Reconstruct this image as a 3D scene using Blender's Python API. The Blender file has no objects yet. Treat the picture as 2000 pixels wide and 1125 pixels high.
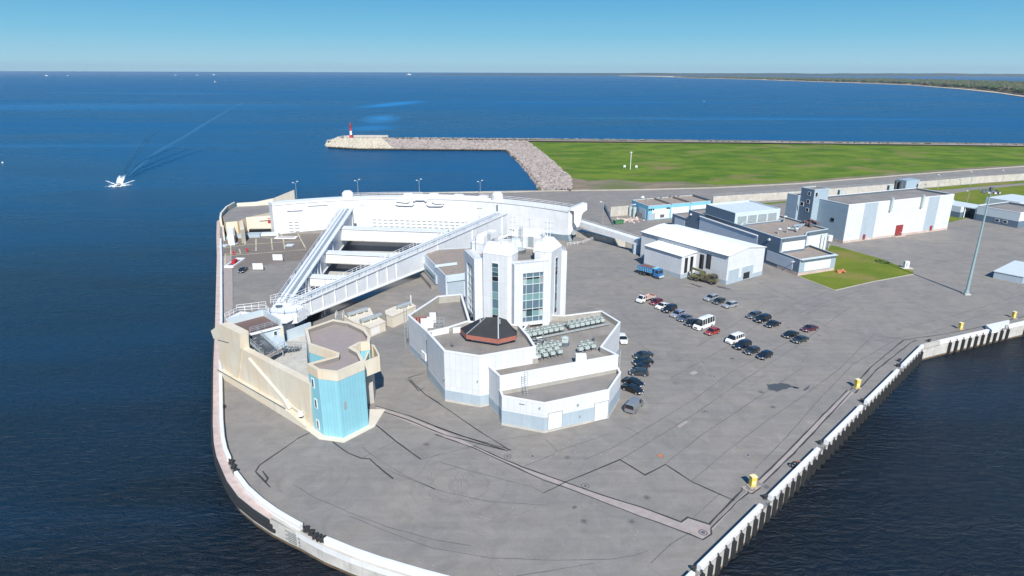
import bpy, math, random
import numpy as np
from mathutils import Vector, geometry
random.seed(7)
R = math.radians
# ------------------------------------------------------------------ camera
CAM_H, FOCAL, ROLL = 60.0, 1260.0, 0.003
PITCH = math.atan((562.5 - 140.5) / FOCAL)
sc = bpy.context.scene
col = sc.collection
cam_d = bpy.data.cameras.new('camera'); cam = bpy.data.objects.new('camera', cam_d); col.objects.link(cam)
cam_d.sensor_width = 36.0; cam_d.lens = FOCAL / 2000 * 36.0
cam_d.clip_start = 1.0; cam_d.clip_end = 120000.0
_fw = np.array([0, math.cos(PITCH), -math.sin(PITCH)]); _up = np.array([0, math.sin(PITCH), math.cos(PITCH)]); _rt = np.array([1.0, 0, 0])
_r = _rt * math.cos(ROLL) + _up * math.sin(ROLL); _u = _up * math.cos(ROLL) - _rt * math.sin(ROLL)
from mathutils import Matrix
_m = Matrix(((_r[0], _u[0], -_fw[0], 0), (_r[1], _u[1], -_fw[1], 0), (_r[2], _u[2], -_fw[2], CAM_H), (0, 0, 0, 1)))
cam.matrix_world = _m
sc.camera = cam

# ------------------------------------------------------------------ light
SUN_EL, SUN_ROT = R(41), R(170)
world = bpy.data.worlds.new('World'); sc.world = world; world.use_nodes = True
wn = world.node_tree.nodes; wl = world.node_tree.links
sky = wn.new('ShaderNodeTexSky'); sky.sky_type = 'NISHITA'; sky.sun_disc = False
sky.sun_elevation = SUN_EL; sky.sun_rotation = SUN_ROT
sky.altitude = 60; sky.air_density = 1.0; sky.dust_density = 0.3; sky.ozone_density = 3.0
bg = wn['Background']; bg.inputs['Strength'].default_value = 0.10
# clear northern sky: pale at the horizon, quickly deepening (the physical sky is mixed in)
tc = wn.new('ShaderNodeTexCoord'); sep = wn.new('ShaderNodeSeparateXYZ'); wl.new(tc.outputs['Generated'], sep.inputs[0])
rmp = wn.new('ShaderNodeValToRGB'); el = rmp.color_ramp.elements
SKY = [(0.0, (0.300, 0.545, 0.665)), (0.012, (0.280, 0.530, 0.665)), (0.05, (0.145, 0.435, 0.63)), (0.10, (0.070, 0.330, 0.585)), (0.20, (0.022, 0.205, 0.52)), (1.0, (0.016, 0.13, 0.36))]
for k, (p, c) in enumerate(SKY):
    e = el[k] if k < 2 else el.new(p)
    e.position = p; e.color = c + (1,)
wl.new(sep.outputs['Z'], rmp.inputs['Fac'])
sc10 = wn.new('ShaderNodeMix'); sc10.data_type = 'RGBA'; sc10.blend_type = 'MIX'; sc10.inputs['Factor'].default_value = 0.94
ml = wn.new('ShaderNodeVectorMath'); ml.operation = 'SCALE'; ml.inputs['Scale'].default_value = 8.4; wl.new(rmp.outputs[0], ml.inputs[0])
wl.new(sky.outputs[0], sc10.inputs['A']); wl.new(ml.outputs[0], sc10.inputs['B']); wl.new(sc10.outputs['Result'], bg.inputs['Color'])
sun_d = bpy.data.lights.new('sun', 'SUN'); sun_d.energy = 4.8; sun_d.angle = R(0.53); sun_d.color = (1.0, 0.955, 0.885)
sun = bpy.data.objects.new('sun', sun_d); col.objects.link(sun)
_sd = Vector((math.sin(SUN_ROT) * math.cos(SUN_EL), math.cos(SUN_ROT) * math.cos(SUN_EL), math.sin(SUN_EL)))
sun.rotation_euler = _sd.to_track_quat('Z', 'Y').to_euler(); sun.location = (0, -100, 200)
sc.view_settings.view_transform = 'Standard'; sc.view_settings.look = 'None'
sc.view_settings.exposure = 0.5; sc.view_settings.gamma = 1.0; sc.view_settings.use_curve_mapping = False

# ------------------------------------------------------------------ surveying: sight lines of the camera met with planes
def ray(x, y):
    return _fw * FOCAL + _r * (x - 1000) + _u * (562.5 - y)
def G(x, y, z=0.0):
    d = ray(x, y); t = (z - CAM_H) / d[2]
    return Vector((d[0] * t, d[1] * t, z))
def G2(x, y, z=0.0): return G(x, y, z).xy
def GL(pts, z=0.0): return [G2(x, y, z) for x, y in pts]
class Wall:
    """vertical plane through two ground points; hit() gives (distance along, height)"""
    def __init__(s, a, b):
        s.a = Vector(a); s.b = Vector(b); s.t = (s.b - s.a).normalized(); s.L = (s.b - s.a).length
        n = Vector((s.t.y, -s.t.x)); s.n = n if n.dot(-s.a) > 0 else -n     # faces the camera side
    def hit(s, x, y):
        d = ray(x, y); dd = Vector((d[0], d[1])); k = s.a.dot(s.n) / dd.dot(s.n)
        p = dd * k; return (p - s.a).dot(s.t), CAM_H + d[2] * k
    def p(s, u, z, o=0.0):
        q = s.a + s.t * u + s.n * o; return Vector((q.x, q.y, z))
    def box(s, mb, u0, u1, z0, z1, o0, o1):
        P = [s.p(u, z, o) for o in (o0, o1) for u, z in ((u0, z0), (u1, z0), (u1, z1), (u0, z1))]
        mb.hexa(P)
    def pxbox(s, mb, x0, y0, x1, y1, o0=-0.05, o1=0.06):
        """box from the traced middle-left / middle-right edges: (x0,y0) top-left, (x1,y1) bottom-right"""
        u0, z1 = s.hit(x0, y0); u1, z0 = s.hit(x1, y1)
        s.box(mb, min(u0, u1), max(u0, u1), min(z0, z1), max(z0, z1), o0, o1)
        return min(u0, u1), max(u0, u1), min(z0, z1), max(z0, z1)

# ------------------------------------------------------------------ mesh builder
class MB:
    def __init__(s): s.v = []; s.f = []; s.uv = []
    def face(s, pts, uv=None):
        i = len(s.v); s.v += [Vector(p) for p in pts]; s.f.append(tuple(range(i, i + len(pts))))
        s.uv.append(uv if uv else [(p[0], p[1]) for p in pts])
    def hexa(s, P):
        c = sum((Vector(p) for p in P), Vector()) / 8
        for q in ((0, 1, 2, 3), (4, 5, 6, 7), (0, 1, 5, 4), (1, 2, 6, 5), (2, 3, 7, 6), (3, 0, 4, 7)):
            pts = [Vector(P[k]) for k in q]
            n = (pts[1] - pts[0]).cross(pts[2] - pts[0])
            if n.dot(pts[0] - c) < 0: pts.reverse()
            uv = [((p.x + p.y), p.z) for p in pts] if abs(n.z) < 0.5 * n.length else None
            s.face(pts, uv)
    def box(s, x0, x1, y0, y1, z0, z1):
        s.hexa([(x0, y0, z0), (x1, y0, z0), (x1, y1, z0), (x0, y1, z0), (x0, y0, z1), (x1, y0, z1), (x1, y1, z1), (x0, y1, z1)])
    def bar(s, a, b, w, h=None, up=(0, 0, 1)):
        """rectangular bar from a to b, w wide, h high"""
        a = Vector(a); b = Vector(b); d = (b - a); 
        if d.length < 1e-6: return
        d.normalize(); upv = Vector(up)
        if abs(d.dot(upv)) > 0.98: upv = Vector((1, 0, 0))
        x = d.cross(upv).normalized(); z = x.cross(d).normalized(); h = h or w
        s.hexa([p + x * (w / 2 * sx) + z * (h / 2 * sz) for p in (a, b) for sx, sz in ((-1, -1), (1, -1), (1, 1), (-1, 1))])
    def tube(s, a, b, r, r2=None, n=10, cap=True):
        a = Vector(a); b = Vector(b); r2 = r if r2 is None else r2
        d = (b - a).normalized(); t = Vector((0, 0, 1)) if abs(d.z) < 0.9 else Vector((1, 0, 0))
        x = d.cross(t).normalized(); y = d.cross(x)
        A = [a + (x * math.cos(k * 2 * math.pi / n) + y * math.sin(k * 2 * math.pi / n)) * r for k in range(n)]
        B = [b + (x * math.cos(k * 2 * math.pi / n) + y * math.sin(k * 2 * math.pi / n)) * r2 for k in range(n)]
        for k in range(n):
            j = (k + 1) % n; s.face([A[j], A[k], B[k], B[j]])
        if cap:
            s.face(list(A)); s.face(list(reversed(B)))
    def poly(s, pts, z, holes=()):
        loops = [[Vector((p[0], p[1], 0)) for p in pts]] + [[Vector((p[0], p[1], 0)) for p in h] for h in holes]
        flat = [q for l in loops for q in l]
        for t in geometry.tessellate_polygon(loops):
            P = [flat[k] for k in t]
            if (P[1] - P[0]).cross(P[2] - P[0]).z < 0: P.reverse()
            s.face([(q.x, q.y, z) for q in P])
    def prism(s, pts, z0, z1, top=True, bottom=False, tops=None):
        pts = ccw([Vector((p[0], p[1])) for p in pts]); n = len(pts); acc = 0
        for k in range(n):
            a, b = pts[k], pts[(k + 1) % n]; L = (b - a).length
            s.face([(a.x, a.y, z0), (b.x, b.y, z0), (b.x, b.y, z1), (a.x, a.y, z1)], [(acc, z0), (acc + L, z0), (acc + L, z1), (acc, z1)])
            acc += L
        if top: s.poly(pts, z1)
        if bottom: s.poly(pts, z0)
    def rim(s, pts, z, d, zin):
        """top rim of a parapet and its inner face down to zin"""
        pts = ccw([Vector((p[0], p[1])) for p in pts]); ins = offset(pts, d); n = len(pts)
        for k in range(n):
            a, b, c, e = pts[k], pts[(k + 1) % n], ins[(k + 1) % n], ins[k]
            s.face([(a.x, a.y, z), (b.x, b.y, z), (c.x, c.y, z), (e.x, e.y, z)])
            s.face([(c.x, c.y, zin), (e.x, e.y, zin), (e.x, e.y, z), (c.x, c.y, z)], [(0, zin), ((c - e).length, zin), ((c - e).length, z), (0, z)])
        return ins
    def rail(s, pts, h=1.1, step=1.8, t=0.06, n=2):
        pts = [Vector(p) for p in pts]
        for a, b in zip(pts, pts[1:]):
            L = (b - a).length; m = max(1, round(L / step))
            for k in range(m + 1):
                p = a.lerp(b, k / m); s.bar(p, p + Vector((0, 0, h)), t)
            for k in range(n):
                z = Vector((0, 0, h * (k + 1) / n)); s.bar(a + z, b + z, t)
    def build(s, name, mat, parent=None, kind=None, label=None, smooth=False, org=None):
        o_ = ORG.get(parent.name, Vector()) if parent else (org or Vector())
        me = bpy.data.meshes.new(name)
        me.from_pydata([tuple(v - o_) for v in s.v], [], s.f)
        uvl = me.uv_layers.new(name='UVMap')
        uvl.data.foreach_set('uv', [c for f in s.uv for p in f for c in (p[0], p[1])])
        me.materials.append(mat)
        if smooth: me.shade_smooth()
        me.update()
        o = bpy.data.objects.new(name, me); col.objects.link(o)
        if parent: o.parent = parent
        else: o.location = o_
        ORG[o.name] = o_
        if kind: o['kind'] = kind
        if label: o['label'] = label
        return o
ORG = {}
def ccw(p):
    a = sum(p[k].x * p[(k + 1) % len(p)].y - p[(k + 1) % len(p)].x * p[k].y for k in range(len(p)))
    return list(p) if a > 0 else list(reversed(p))
def offset(pts, d):
    """inward offset of a counter-clockwise polygon"""
    n = len(pts); out = []
    for k in range(n):
        p0, p1, p2 = pts[k - 1], pts[k], pts[(k + 1) % n]
        t1 = (p1 - p0).normalized(); t2 = (p2 - p1).normalized()
        n1 = Vector((-t1.y, t1.x)); n2 = Vector((-t2.y, t2.x)); b = n1 + n2
        q = max(0.25, 1 + n1.dot(n2)); out.append(p1 + b * (d / q))
    return out
def offline(pts, d):
    """open polyline shifted to its left by d"""
    n = len(pts); out = []
    for k in range(n):
        t1 = (pts[k] - pts[k - 1]).normalized() if k else (pts[1] - pts[0]).normalized()
        t2 = (pts[k + 1] - pts[k]).normalized() if k < n - 1 else t1
        n1 = Vector((-t1.y, t1.x)); n2 = Vector((-t2.y, t2.x)); q = max(0.3, 1 + n1.dot(n2))
        out.append(pts[k] + (n1 + n2) * (d / q))
    return out
def thing(name, label, cat, loc, group=None, rz=0.0):
    o = bpy.data.objects.new(name, None); col.objects.link(o); o.empty_display_size = 0.5
    loc = Vector(loc) if len(loc) == 3 else Vector((loc[0], loc[1], 0)); o.location = loc; o.rotation_euler.z = rz
    ORG[o.name] = loc; o['label'] = label; o['category'] = cat
    if group: o['group'] = group
    return o
def local(o): ORG[o.name] = Vector(); return o      # parts given in the thing's own coordinates
def tag(o, label, cat, group=None):
    o['label'] = label; o['category'] = cat
    if group: o['group'] = group
    return o
def copy_tree(o, parent=None):
    c = o.copy(); col.objects.link(c)
    if parent: c.parent = parent
    for ch in list(o.children): copy_tree(ch, c)
    return c

# ------------------------------------------------------------------ materials
def mat(name, c, rough=0.7, var=0.12, scale=0.6, bump=0.0, bscale=8.0, metal=0.0, streak=0.0, panel=None, spec=0.5, coat=0.0, tint=None):
    m = bpy.data.materials.new(name); m.use_nodes = True; N = m.node_tree.nodes; Lk = m.node_tree.links
    b = N['Principled BSDF']; b.inputs['Roughness'].default_value = rough; b.inputs['Metallic'].default_value = metal
    b.inputs['Specular IOR Level'].default_value = spec; b.inputs['Coat Weight'].default_value = coat
    geo = N.new('ShaderNodeNewGeometry'); sock = None
    c = tuple(c) + (1,)
    if var > 0:
        nz = N.new('ShaderNodeTexNoise'); nz.inputs['Scale'].default_value = scale; nz.inputs['Detail'].default_value = 6; nz.inputs['Roughness'].default_value = 0.62
        Lk.new(geo.outputs['Position'], nz.inputs['Vector'])
        rp = N.new('ShaderNodeMapRange'); rp.inputs['From Min'].default_value = 0.3; rp.inputs['From Max'].default_value = 0.7
        rp.inputs['To Min'].default_value = 1 - var; rp.inputs['To Max'].default_value = 1 + var * 0.6; Lk.new(nz.outputs['Fac'], rp.inputs['Value'])
        mx = N.new('ShaderNodeMix'); mx.data_type = 'RGBA'; mx.blend_type = 'MULTIPLY'; mx.inputs['Factor'].default_value = 1.0
        mx.inputs['A'].default_value = c; Lk.new(rp.outputs[0], mx.inputs['B']); sock = mx.outputs['Result']
        if tint:
            n2 = N.new('ShaderNodeTexNoise'); n2.inputs['Scale'].default_value = scale * 0.35; n2.inputs['Detail'].default_value = 4
            Lk.new(geo.outputs['Position'], n2.inputs['Vector'])
            r2 = N.new('ShaderNodeMapRange'); r2.inputs['From Min'].default_value = 0.42; r2.inputs['From Max'].default_value = 0.62; Lk.new(n2.outputs['Fac'], r2.inputs['Value'])
            m2 = N.new('ShaderNodeMix'); m2.data_type = 'RGBA'; Lk.new(r2.outputs[0], m2.inputs['Factor']); Lk.new(sock, m2.inputs['A']); m2.inputs['B'].default_value = tuple(tint) + (1,)
            sock = m2.outputs['Result']
    if streak > 0:
        mp = N.new('ShaderNodeMapping'); mp.inputs['Scale'].default_value = (1.6, 1.6, 0.12); Lk.new(geo.outputs['Position'], mp.inputs['Vector'])
        n3 = N.new('ShaderNodeTexNoise'); n3.inputs['Scale'].default_value = 1.0; n3.inputs['Detail'].default_value = 5; Lk.new(mp.outputs[0], n3.inputs['Vector'])
        r3 = N.new('ShaderNodeMapRange'); r3.inputs['From Min'].default_value = 0.52; r3.inputs['From Max'].default_value = 0.78; r3.inputs['To Max'].default_value = streak; Lk.new(n3.outputs['Fac'], r3.inputs['Value'])
        m3 = N.new('ShaderNodeMix'); m3.data_type = 'RGBA'; m3.blend_type = 'MULTIPLY'; Lk.new(r3.outputs[0], m3.inputs['Factor'])
        if sock: Lk.new(sock, m3.inputs['A'])
        else: m3.inputs['A'].default_value = c
        m3.inputs['B'].default_value = (0.55, 0.5, 0.42, 1); sock = m3.outputs['Result']
    hsock = None
    if panel:   # sheet cladding: fine joints every panel[0] x panel[1] metres (UV = metres along the wall, height)
        uv = N.new('ShaderNodeUVMap'); bk = N.new('ShaderNodeTexBrick'); bk.offset = 0; bk.inputs['Scale'].default_value = 1.0
        bk.inputs['Brick Width'].default_value = panel[0]; bk.inputs['Row Height'].default_value = panel[1]; bk.inputs['Mortar Size'].default_value = panel[2]
        bk.inputs['Mortar Smooth'].default_value = 0.3; bk.inputs['Color1'].default_value = (1, 1, 1, 1); bk.inputs['Color2'].default_value = (0.93, 0.94, 0.95, 1); bk.inputs['Mortar'].default_value = (panel[3],) * 3 + (1,)
        Lk.new(uv.outputs[0], bk.inputs['Vector'])
        m4 = N.new('ShaderNodeMix'); m4.data_type = 'RGBA'; m4.blend_type = 'MULTIPLY'; m4.inputs['Factor'].default_value = 1
        if sock: Lk.new(sock, m4.inputs['A'])
        else: m4.inputs['A'].default_value = c
        Lk.new(bk.outputs['Color'], m4.inputs['B']); sock = m4.outputs['Result']
    if sock: Lk.new(sock, b.inputs['Base Color'])
    else: b.inputs['Base Color'].default_value = c
    if bump > 0:
        n5 = N.new('ShaderNodeTexNoise'); n5.inputs['Scale'].default_value = bscale; n5.inputs['Detail'].default_value = 4; Lk.new(geo.outputs['Position'], n5.inputs['Vector'])
        bp = N.new('ShaderNodeBump'); bp.inputs['Strength'].default_value = bump; bp.inputs['Distance'].default_value = 0.08
        Lk.new(n5.outputs['Fac'], bp.inputs['Height']); Lk.new(bp.outputs[0], b.inputs['Normal'])
    return m
def emat(m, **kw):
    for k, v in kw.items(): m.node_tree.nodes['Principled BSDF'].inputs[k].default_value = v
    return m

def asphalt_mat():
    m = bpy.data.materials.new('deck_paving'); m.use_nodes = True; N = m.node_tree.nodes; L = m.node_tree.links; b = N['Principled BSDF']
    b.inputs['Roughness'].default_value = 0.85; b.inputs['Specular IOR Level'].default_value = 0.3
    g = N.new('ShaderNodeNewGeometry')
    def noise(s, d=6, r=0.6, sc=None, w=0.0):
        n = N.new('ShaderNodeTexNoise'); n.inputs['Scale'].default_value = s; n.inputs['Detail'].default_value = d; n.inputs['Roughness'].default_value = r; n.inputs['Distortion'].default_value = w
        if sc:
            mp = N.new('ShaderNodeMapping'); mp.inputs['Scale'].default_value = sc[0]; mp.inputs['Rotation'].default_value = (0, 0, sc[1]); L.new(g.outputs['Position'], mp.inputs['Vector']); L.new(mp.outputs[0], n.inputs['Vector'])
        else: L.new(g.outputs['Position'], n.inputs['Vector'])
        return n.outputs['Fac']
    def rng(s, a, c, lo, hi):
        r = N.new('ShaderNodeMapRange'); r.inputs['From Min'].default_value = a; r.inputs['From Max'].default_value = c; r.inputs['To Min'].default_value = lo; r.inputs['To Max'].default_value = hi; L.new(s, r.inputs['Value']); return r.outputs[0]
    def mul(a, bb):
        x = N.new('ShaderNodeMix'); x.data_type = 'RGBA'; x.blend_type = 'MULTIPLY'; x.inputs['Factor'].default_value = 1; L.new(a, x.inputs['A']); L.new(bb, x.inputs['B']); return x.outputs['Result']
    base = N.new('ShaderNodeMix'); base.data_type = 'RGBA'; base.inputs['A'].default_value = (0.214, 0.204, 0.193, 1); base.inputs['B'].default_value = (0.246, 0.225, 0.203, 1)
    L.new(rng(noise(0.05, 5, 0.6, None, 0.6), 0.4, 0.62, 0, 1), base.inputs['Factor'])
    s = base.outputs['Result']
    s = mul(s, rng(noise(0.25, 8, 0.65, None, 1.0), 0.3, 0.7, 0.84, 1.10))
    s = mul(s, rng(noise(2.5, 5, 0.7), 0.3, 0.7, 0.93, 1.06))
    s = mul(s, rng(noise(0.5, 5, 0.6, ((0.12, 1.6, 1), R(-44))), 0.35, 0.7, 1.03, 0.93))      # wheel-worn streaks along the quay
    s = mul(s, rng(noise(0.4, 5, 0.6, ((0.1, 1.3, 1), R(-20))), 0.35, 0.7, 1.03, 0.94))
    # turning-circle tyre marks
    for (x, y, w, k) in ((-8, 84, 0.9, 0.09), (5, 92, 1.3, 0.06), (45, 122, 1.1, 0.07), (-32, 85, 1.0, 0.06), (70, 150, 0.8, 0.06)):
        mp = N.new('ShaderNodeMapping'); mp.inputs['Location'].default_value = (-x, -y, 0); L.new(g.outputs['Position'], mp.inputs['Vector'])
        wv = N.new('ShaderNodeTexWave'); wv.wave_type = 'RINGS'; wv.rings_direction = 'Z'; wv.inputs['Scale'].default_value = 0.12 * w; wv.inputs['Distortion'].default_value = 2.5; wv.inputs['Detail'].default_value = 3; wv.inputs['Detail Scale'].default_value = 0.25
        L.new(mp.outputs[0], wv.inputs['Vector'])
        ln = N.new('ShaderNodeVectorMath'); ln.operation = 'LENGTH'; L.new(mp.outputs[0], ln.inputs[0])
        fall = rng(ln.outputs['Value'], 5, 15, 1, 0); pk = rng(wv.outputs['Fac'], 0.82, 1.0, 0, 1)
        mm = N.new('ShaderNodeMath'); mm.operation = 'MULTIPLY'; L.new(fall, mm.inputs[0]); L.new(pk, mm.inputs[1])
        m2 = N.new('ShaderNodeMath'); m2.operation = 'MULTIPLY'; L.new(mm.outputs[0], m2.inputs[0]); L.new(rng(noise(0.5, 3), 0.35, 0.6, 0, 1), m2.inputs[1])
        s = mul(s, rng(m2.outputs[0], 0, 1, 1, 1 - k * 1.3))
    # small droppings / grit
    vo = N.new('ShaderNodeTexVoronoi'); vo.inputs['Scale'].default_value = 0.9; L.new(g.outputs['Position'], vo.inputs['Vector'])
    dots = rng(vo.outputs['Distance'], 0.07, 0.05, 0, 1)
    msk = rng(noise(0.06, 3), 0.52, 0.62, 0, 1)
    mm = N.new('ShaderNodeMath'); mm.operation = 'MULTIPLY'; L.new(dots, mm.inputs[0]); L.new(msk, mm.inputs[1])
    fx = N.new('ShaderNodeMix'); fx.data_type = 'RGBA'; L.new(mm.outputs[0], fx.inputs['Factor']); L.new(s, fx.inputs['A']); fx.inputs['B'].default_value = (0.6, 0.6, 0.6, 1); s = fx.outputs['Result']
    L.new(s, b.inputs['Base Color'])
    bp = N.new('ShaderNodeBump'); bp.inputs['Strength'].default_value = 0.25; bp.inputs['Distance'].default_value = 0.03; L.new(noise(6, 3), bp.inputs['Height']); L.new(bp.outputs[0], b.inputs['Normal'])
    return m

def water_mat():
    m = bpy.data.materials.new('sea_water'); m.use_nodes = True; N = m.node_tree.nodes; L = m.node_tree.links; b = N['Principled BSDF']
    g = N.new('ShaderNodeNewGeometry')
    def mapped(sc, rot, loc=(0, 0, 0)):
        mp = N.new('ShaderNodeMapping'); mp.inputs['Scale'].default_value = sc; mp.inputs['Rotation'].default_value = (0, 0, rot); mp.inputs['Location'].default_value = loc
        L.new(g.outputs['Position'], mp.inputs['Vector']); return mp.outputs[0]
    def noise(v, s, d=4, r=0.55, w=0.0):
        n = N.new('ShaderNodeTexNoise'); n.inputs['Scale'].default_value = s; n.inputs['Detail'].default_value = d; n.inputs['Roughness'].default_value = r; n.inputs['Distortion'].default_value = w
        L.new(v, n.inputs['Vector']); return n.outputs['Fac']
    def rng(s, a, c, lo, hi):
        r = N.new('ShaderNodeMapRange'); r.inputs['From Min'].default_value = a; r.inputs['From Max'].default_value = c; r.inputs['To Min'].default_value = lo; r.inputs['To Max'].default_value = hi; L.new(s, r.inputs['Value']); return r.outputs[0]
    def math_(op, a, c):
        x = N.new('ShaderNodeMath'); x.operation = op
        for k, q in enumerate((a, c)):
            if isinstance(q, (int, float)): x.inputs[k].default_value = q
            else: L.new(q, x.inputs[k])
        return x.outputs[0]
    # broad wind lanes, calmer slicks
    lane = noise(mapped((0.0011, 0.0035, 1), R(8)), 1.0, 5, 0.6, 0.8)
    lane2 = noise(mapped((0.004, 0.02, 1), R(-6)), 1.0, 5, 0.65, 0.6)
    wind = math_('ADD', math_('MULTIPLY', lane, 0.65), math_('MULTIPLY', lane2, 0.35))
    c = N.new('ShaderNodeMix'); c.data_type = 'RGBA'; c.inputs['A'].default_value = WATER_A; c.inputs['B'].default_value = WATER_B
    # dark water round the quay; the bluer offshore colour stands in for sky reflection
    sp = N.new('ShaderNodeSeparateXYZ'); L.new(g.outputs['Position'], sp.inputs[0])
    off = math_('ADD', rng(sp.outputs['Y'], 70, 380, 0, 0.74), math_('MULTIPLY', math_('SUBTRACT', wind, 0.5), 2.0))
    brk = noise(mapped((0.012, 0.05, 1), R(5)), 1.0, 6, 0.7, 1.0)
    slick = None
    for x, y, rx, ry, rot, st in ((770, 203, 34, 150, -12, .9), (745, 232, 26, 75, 8, .8), (725, 250, 30, 40, 0, .5), (690, 176, 300, 40, 4, .2), (160, 208, 420, 130, 3, .28), (330, 182, 300, 70, 0, .2), (1500, 232, 300, 28, 0, .3), (1150, 200, 500, 30, 2, .25), (60, 285, 220, 14, 2, .2)):
        q = G(x, y, -3); mp = N.new('ShaderNodeMapping'); mp.vector_type = 'TEXTURE'; mp.inputs['Location'].default_value = q; mp.inputs['Scale'].default_value = (rx, ry, 1e6); mp.inputs['Rotation'].default_value = (0, 0, R(rot)); L.new(g.outputs['Position'], mp.inputs['Vector'])
        ln = N.new('ShaderNodeVectorMath'); ln.operation = 'LENGTH'; L.new(mp.outputs[0], ln.inputs[0])
        m_ = math_('MULTIPLY', rng(math_('ADD', ln.outputs['Value'], math_('MULTIPLY', math_('SUBTRACT', brk, .5), 2.6)), 1.25, 0.35, 0, 1), st)
        slick = m_ if slick is None else math_('ADD', slick, m_)
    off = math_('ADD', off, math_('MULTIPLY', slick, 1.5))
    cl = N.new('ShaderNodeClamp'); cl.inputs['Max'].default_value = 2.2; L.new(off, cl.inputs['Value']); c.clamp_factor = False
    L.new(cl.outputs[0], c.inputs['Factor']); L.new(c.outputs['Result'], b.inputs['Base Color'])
    L.new(rng(wind, 0.42, 0.6, 0.26, 0.38), b.inputs['Roughness'])
    b.inputs['IOR'].default_value = 1.33; b.inputs['Specular IOR Level'].default_value = 0.5
    w1 = noise(mapped((0.42, 1.05, 1), R(22)), 1.0, 6, 0.62, 0.4)
    w2 = noise(mapped((0.035, 0.11, 1), R(-12)), 1.0, 4, 0.6, 0.5)
    w3 = noise(mapped((1.6, 2.8, 1), R(35)), 1.0, 3, 0.6)
    h = math_('ADD', math_('ADD', math_('MULTIPLY', w1, 1.0), math_('MULTIPLY', w2, 1.6)), math_('MULTIPLY', w3, 0.22))
    bp = N.new('ShaderNodeBump'); bp.inputs['Strength'].default_value = 1.0; bp.inputs['Distance'].default_value = 1.0
    L.new(h, bp.inputs['Height']); L.new(bp.outputs[0], b.inputs['Normal'])
    return m
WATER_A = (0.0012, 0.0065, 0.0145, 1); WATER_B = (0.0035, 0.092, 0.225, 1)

def grass_mat(name, a, b_, c_):
    m = bpy.data.materials.new(name); m.use_nodes = True; N = m.node_tree.nodes; L = m.node_tree.links; b = N['Principled BSDF']; b.inputs['Roughness'].default_value = 0.9; b.inputs['Specular IOR Level'].default_value = 0.15
    g = N.new('ShaderNodeNewGeometry')
    def noise(s, d=6, sc=None):
        n = N.new('ShaderNodeTexNoise'); n.inputs['Scale'].default_value = s; n.inputs['Detail'].default_value = d; n.inputs['Roughness'].default_value = 0.65
        mp = N.new('ShaderNodeMapping'); mp.inputs['Scale'].default_value = sc or (1, 1, 1); L.new(g.outputs['Position'], mp.inputs['Vector']); L.new(mp.outputs[0], n.inputs['Vector']); return n.outputs['Fac']
    def rng(s, p, q):
        r = N.new('ShaderNodeMapRange'); r.inputs['From Min'].default_value = p; r.inputs['From Max'].default_value = q; L.new(s, r.inputs['Value']); return r.outputs[0]
    x = N.new('ShaderNodeMix'); x.data_type = 'RGBA'; x.inputs['A'].default_value = a + (1,); x.inputs['B'].default_value = b_ + (1,); L.new(rng(noise(0.045, 12, (0.9, 1.1, 1)), 0.40, 0.60), x.inputs['Factor'])
    y = N.new('ShaderNodeMix'); y.data_type = 'RGBA'; L.new(x.outputs['Result'], y.inputs['A']); y.inputs['B'].default_value = c_ + (1,); L.new(rng(noise(0.03, 11, (0.8, 1.1, 1)), 0.54, 0.66), y.inputs['Factor'])
    z = N.new('ShaderNodeMix'); z.data_type = 'RGBA'; z.blend_type = 'MULTIPLY'; z.inputs['Factor'].default_value = 0.45; L.new(y.outputs['Result'], z.inputs['A']); L.new(noise(1.2, 6), z.inputs['B'])
    L.new(z.outputs['Result'], b.inputs['Base Color'])
    bp = N.new('ShaderNodeBump'); bp.inputs['Strength'].default_value = 0.6; bp.inputs['Distance'].default_value = 0.3; L.new(noise(1.6, 5), bp.inputs['Height']); L.new(bp.outputs[0], b.inputs['Normal'])
    return m

M = {}
M['asphalt'] = asphalt_mat()
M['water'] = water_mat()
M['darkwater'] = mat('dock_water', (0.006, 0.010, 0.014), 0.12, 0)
M['white'] = mat('white_cladding', (0.60, 0.62, 0.635), 0.55, 0.04, 0.5, streak=0.06, panel=(1.15, 3.4, 0.045, 0.80))
M['whitep'] = mat('white_paint', (0.69, 0.70, 0.71), 0.5, 0.07, 0.7, streak=0.10)
M['gatewhite'] = mat('gate_white_paint', (0.71, 0.72, 0.725), 0.45, 0.05, 0.35, streak=0.16, panel=(6.1, 4.0, 0.05, 0.86))
M['armwhite'] = mat('arm_white_paint', (0.66, 0.68, 0.70), 0.45, 0.06, 0.3, streak=0.12, panel=(9.0, 30, 0.10, 0.8))
M['bandblue'] = mat('pale_blue_band', (0.35, 0.42, 0.475), 0.6, 0.05, 0.6, panel=(1.15, 9, 0.035, 0.85))
M['sky_blue'] = mat('sky_blue_cladding', (0.235, 0.505, 0.585), 0.5, 0.06, 0.5, streak=0.08, panel=(0.62, 30, 0.05, 0.82))
M['cyanwall'] = mat('cyan_render', (0.19, 0.47, 0.60), 0.6, 0.06, 0.5, streak=0.1)
M['cream'] = mat('cream_concrete_paint', (0.62, 0.57, 0.465), 0.75, 0.10, 0.3, bump=0.1, streak=0.32, tint=(0.60, 0.51, 0.38))
M['creamw'] = mat('pale_cream_paint', (0.62, 0.57, 0.475), 0.7, 0.07, 0.4, streak=0.15)
M['slate'] = mat('slate_blue_cladding', (0.12, 0.175, 0.235), 0.55, 0.05, 0.5, panel=(40, 1.0, 0.05, 0.85))
M['slatelt'] = mat('light_slate_cladding', (0.50, 0.57, 0.64), 0.55, 0.05, 0.5, panel=(40, 1.0, 0.05, 0.88))
M['greyblue'] = mat('grey_blue_cladding', (0.31, 0.40, 0.465), 0.55, 0.05, 0.5, panel=(40, 1.0, 0.05, 0.87))
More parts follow.
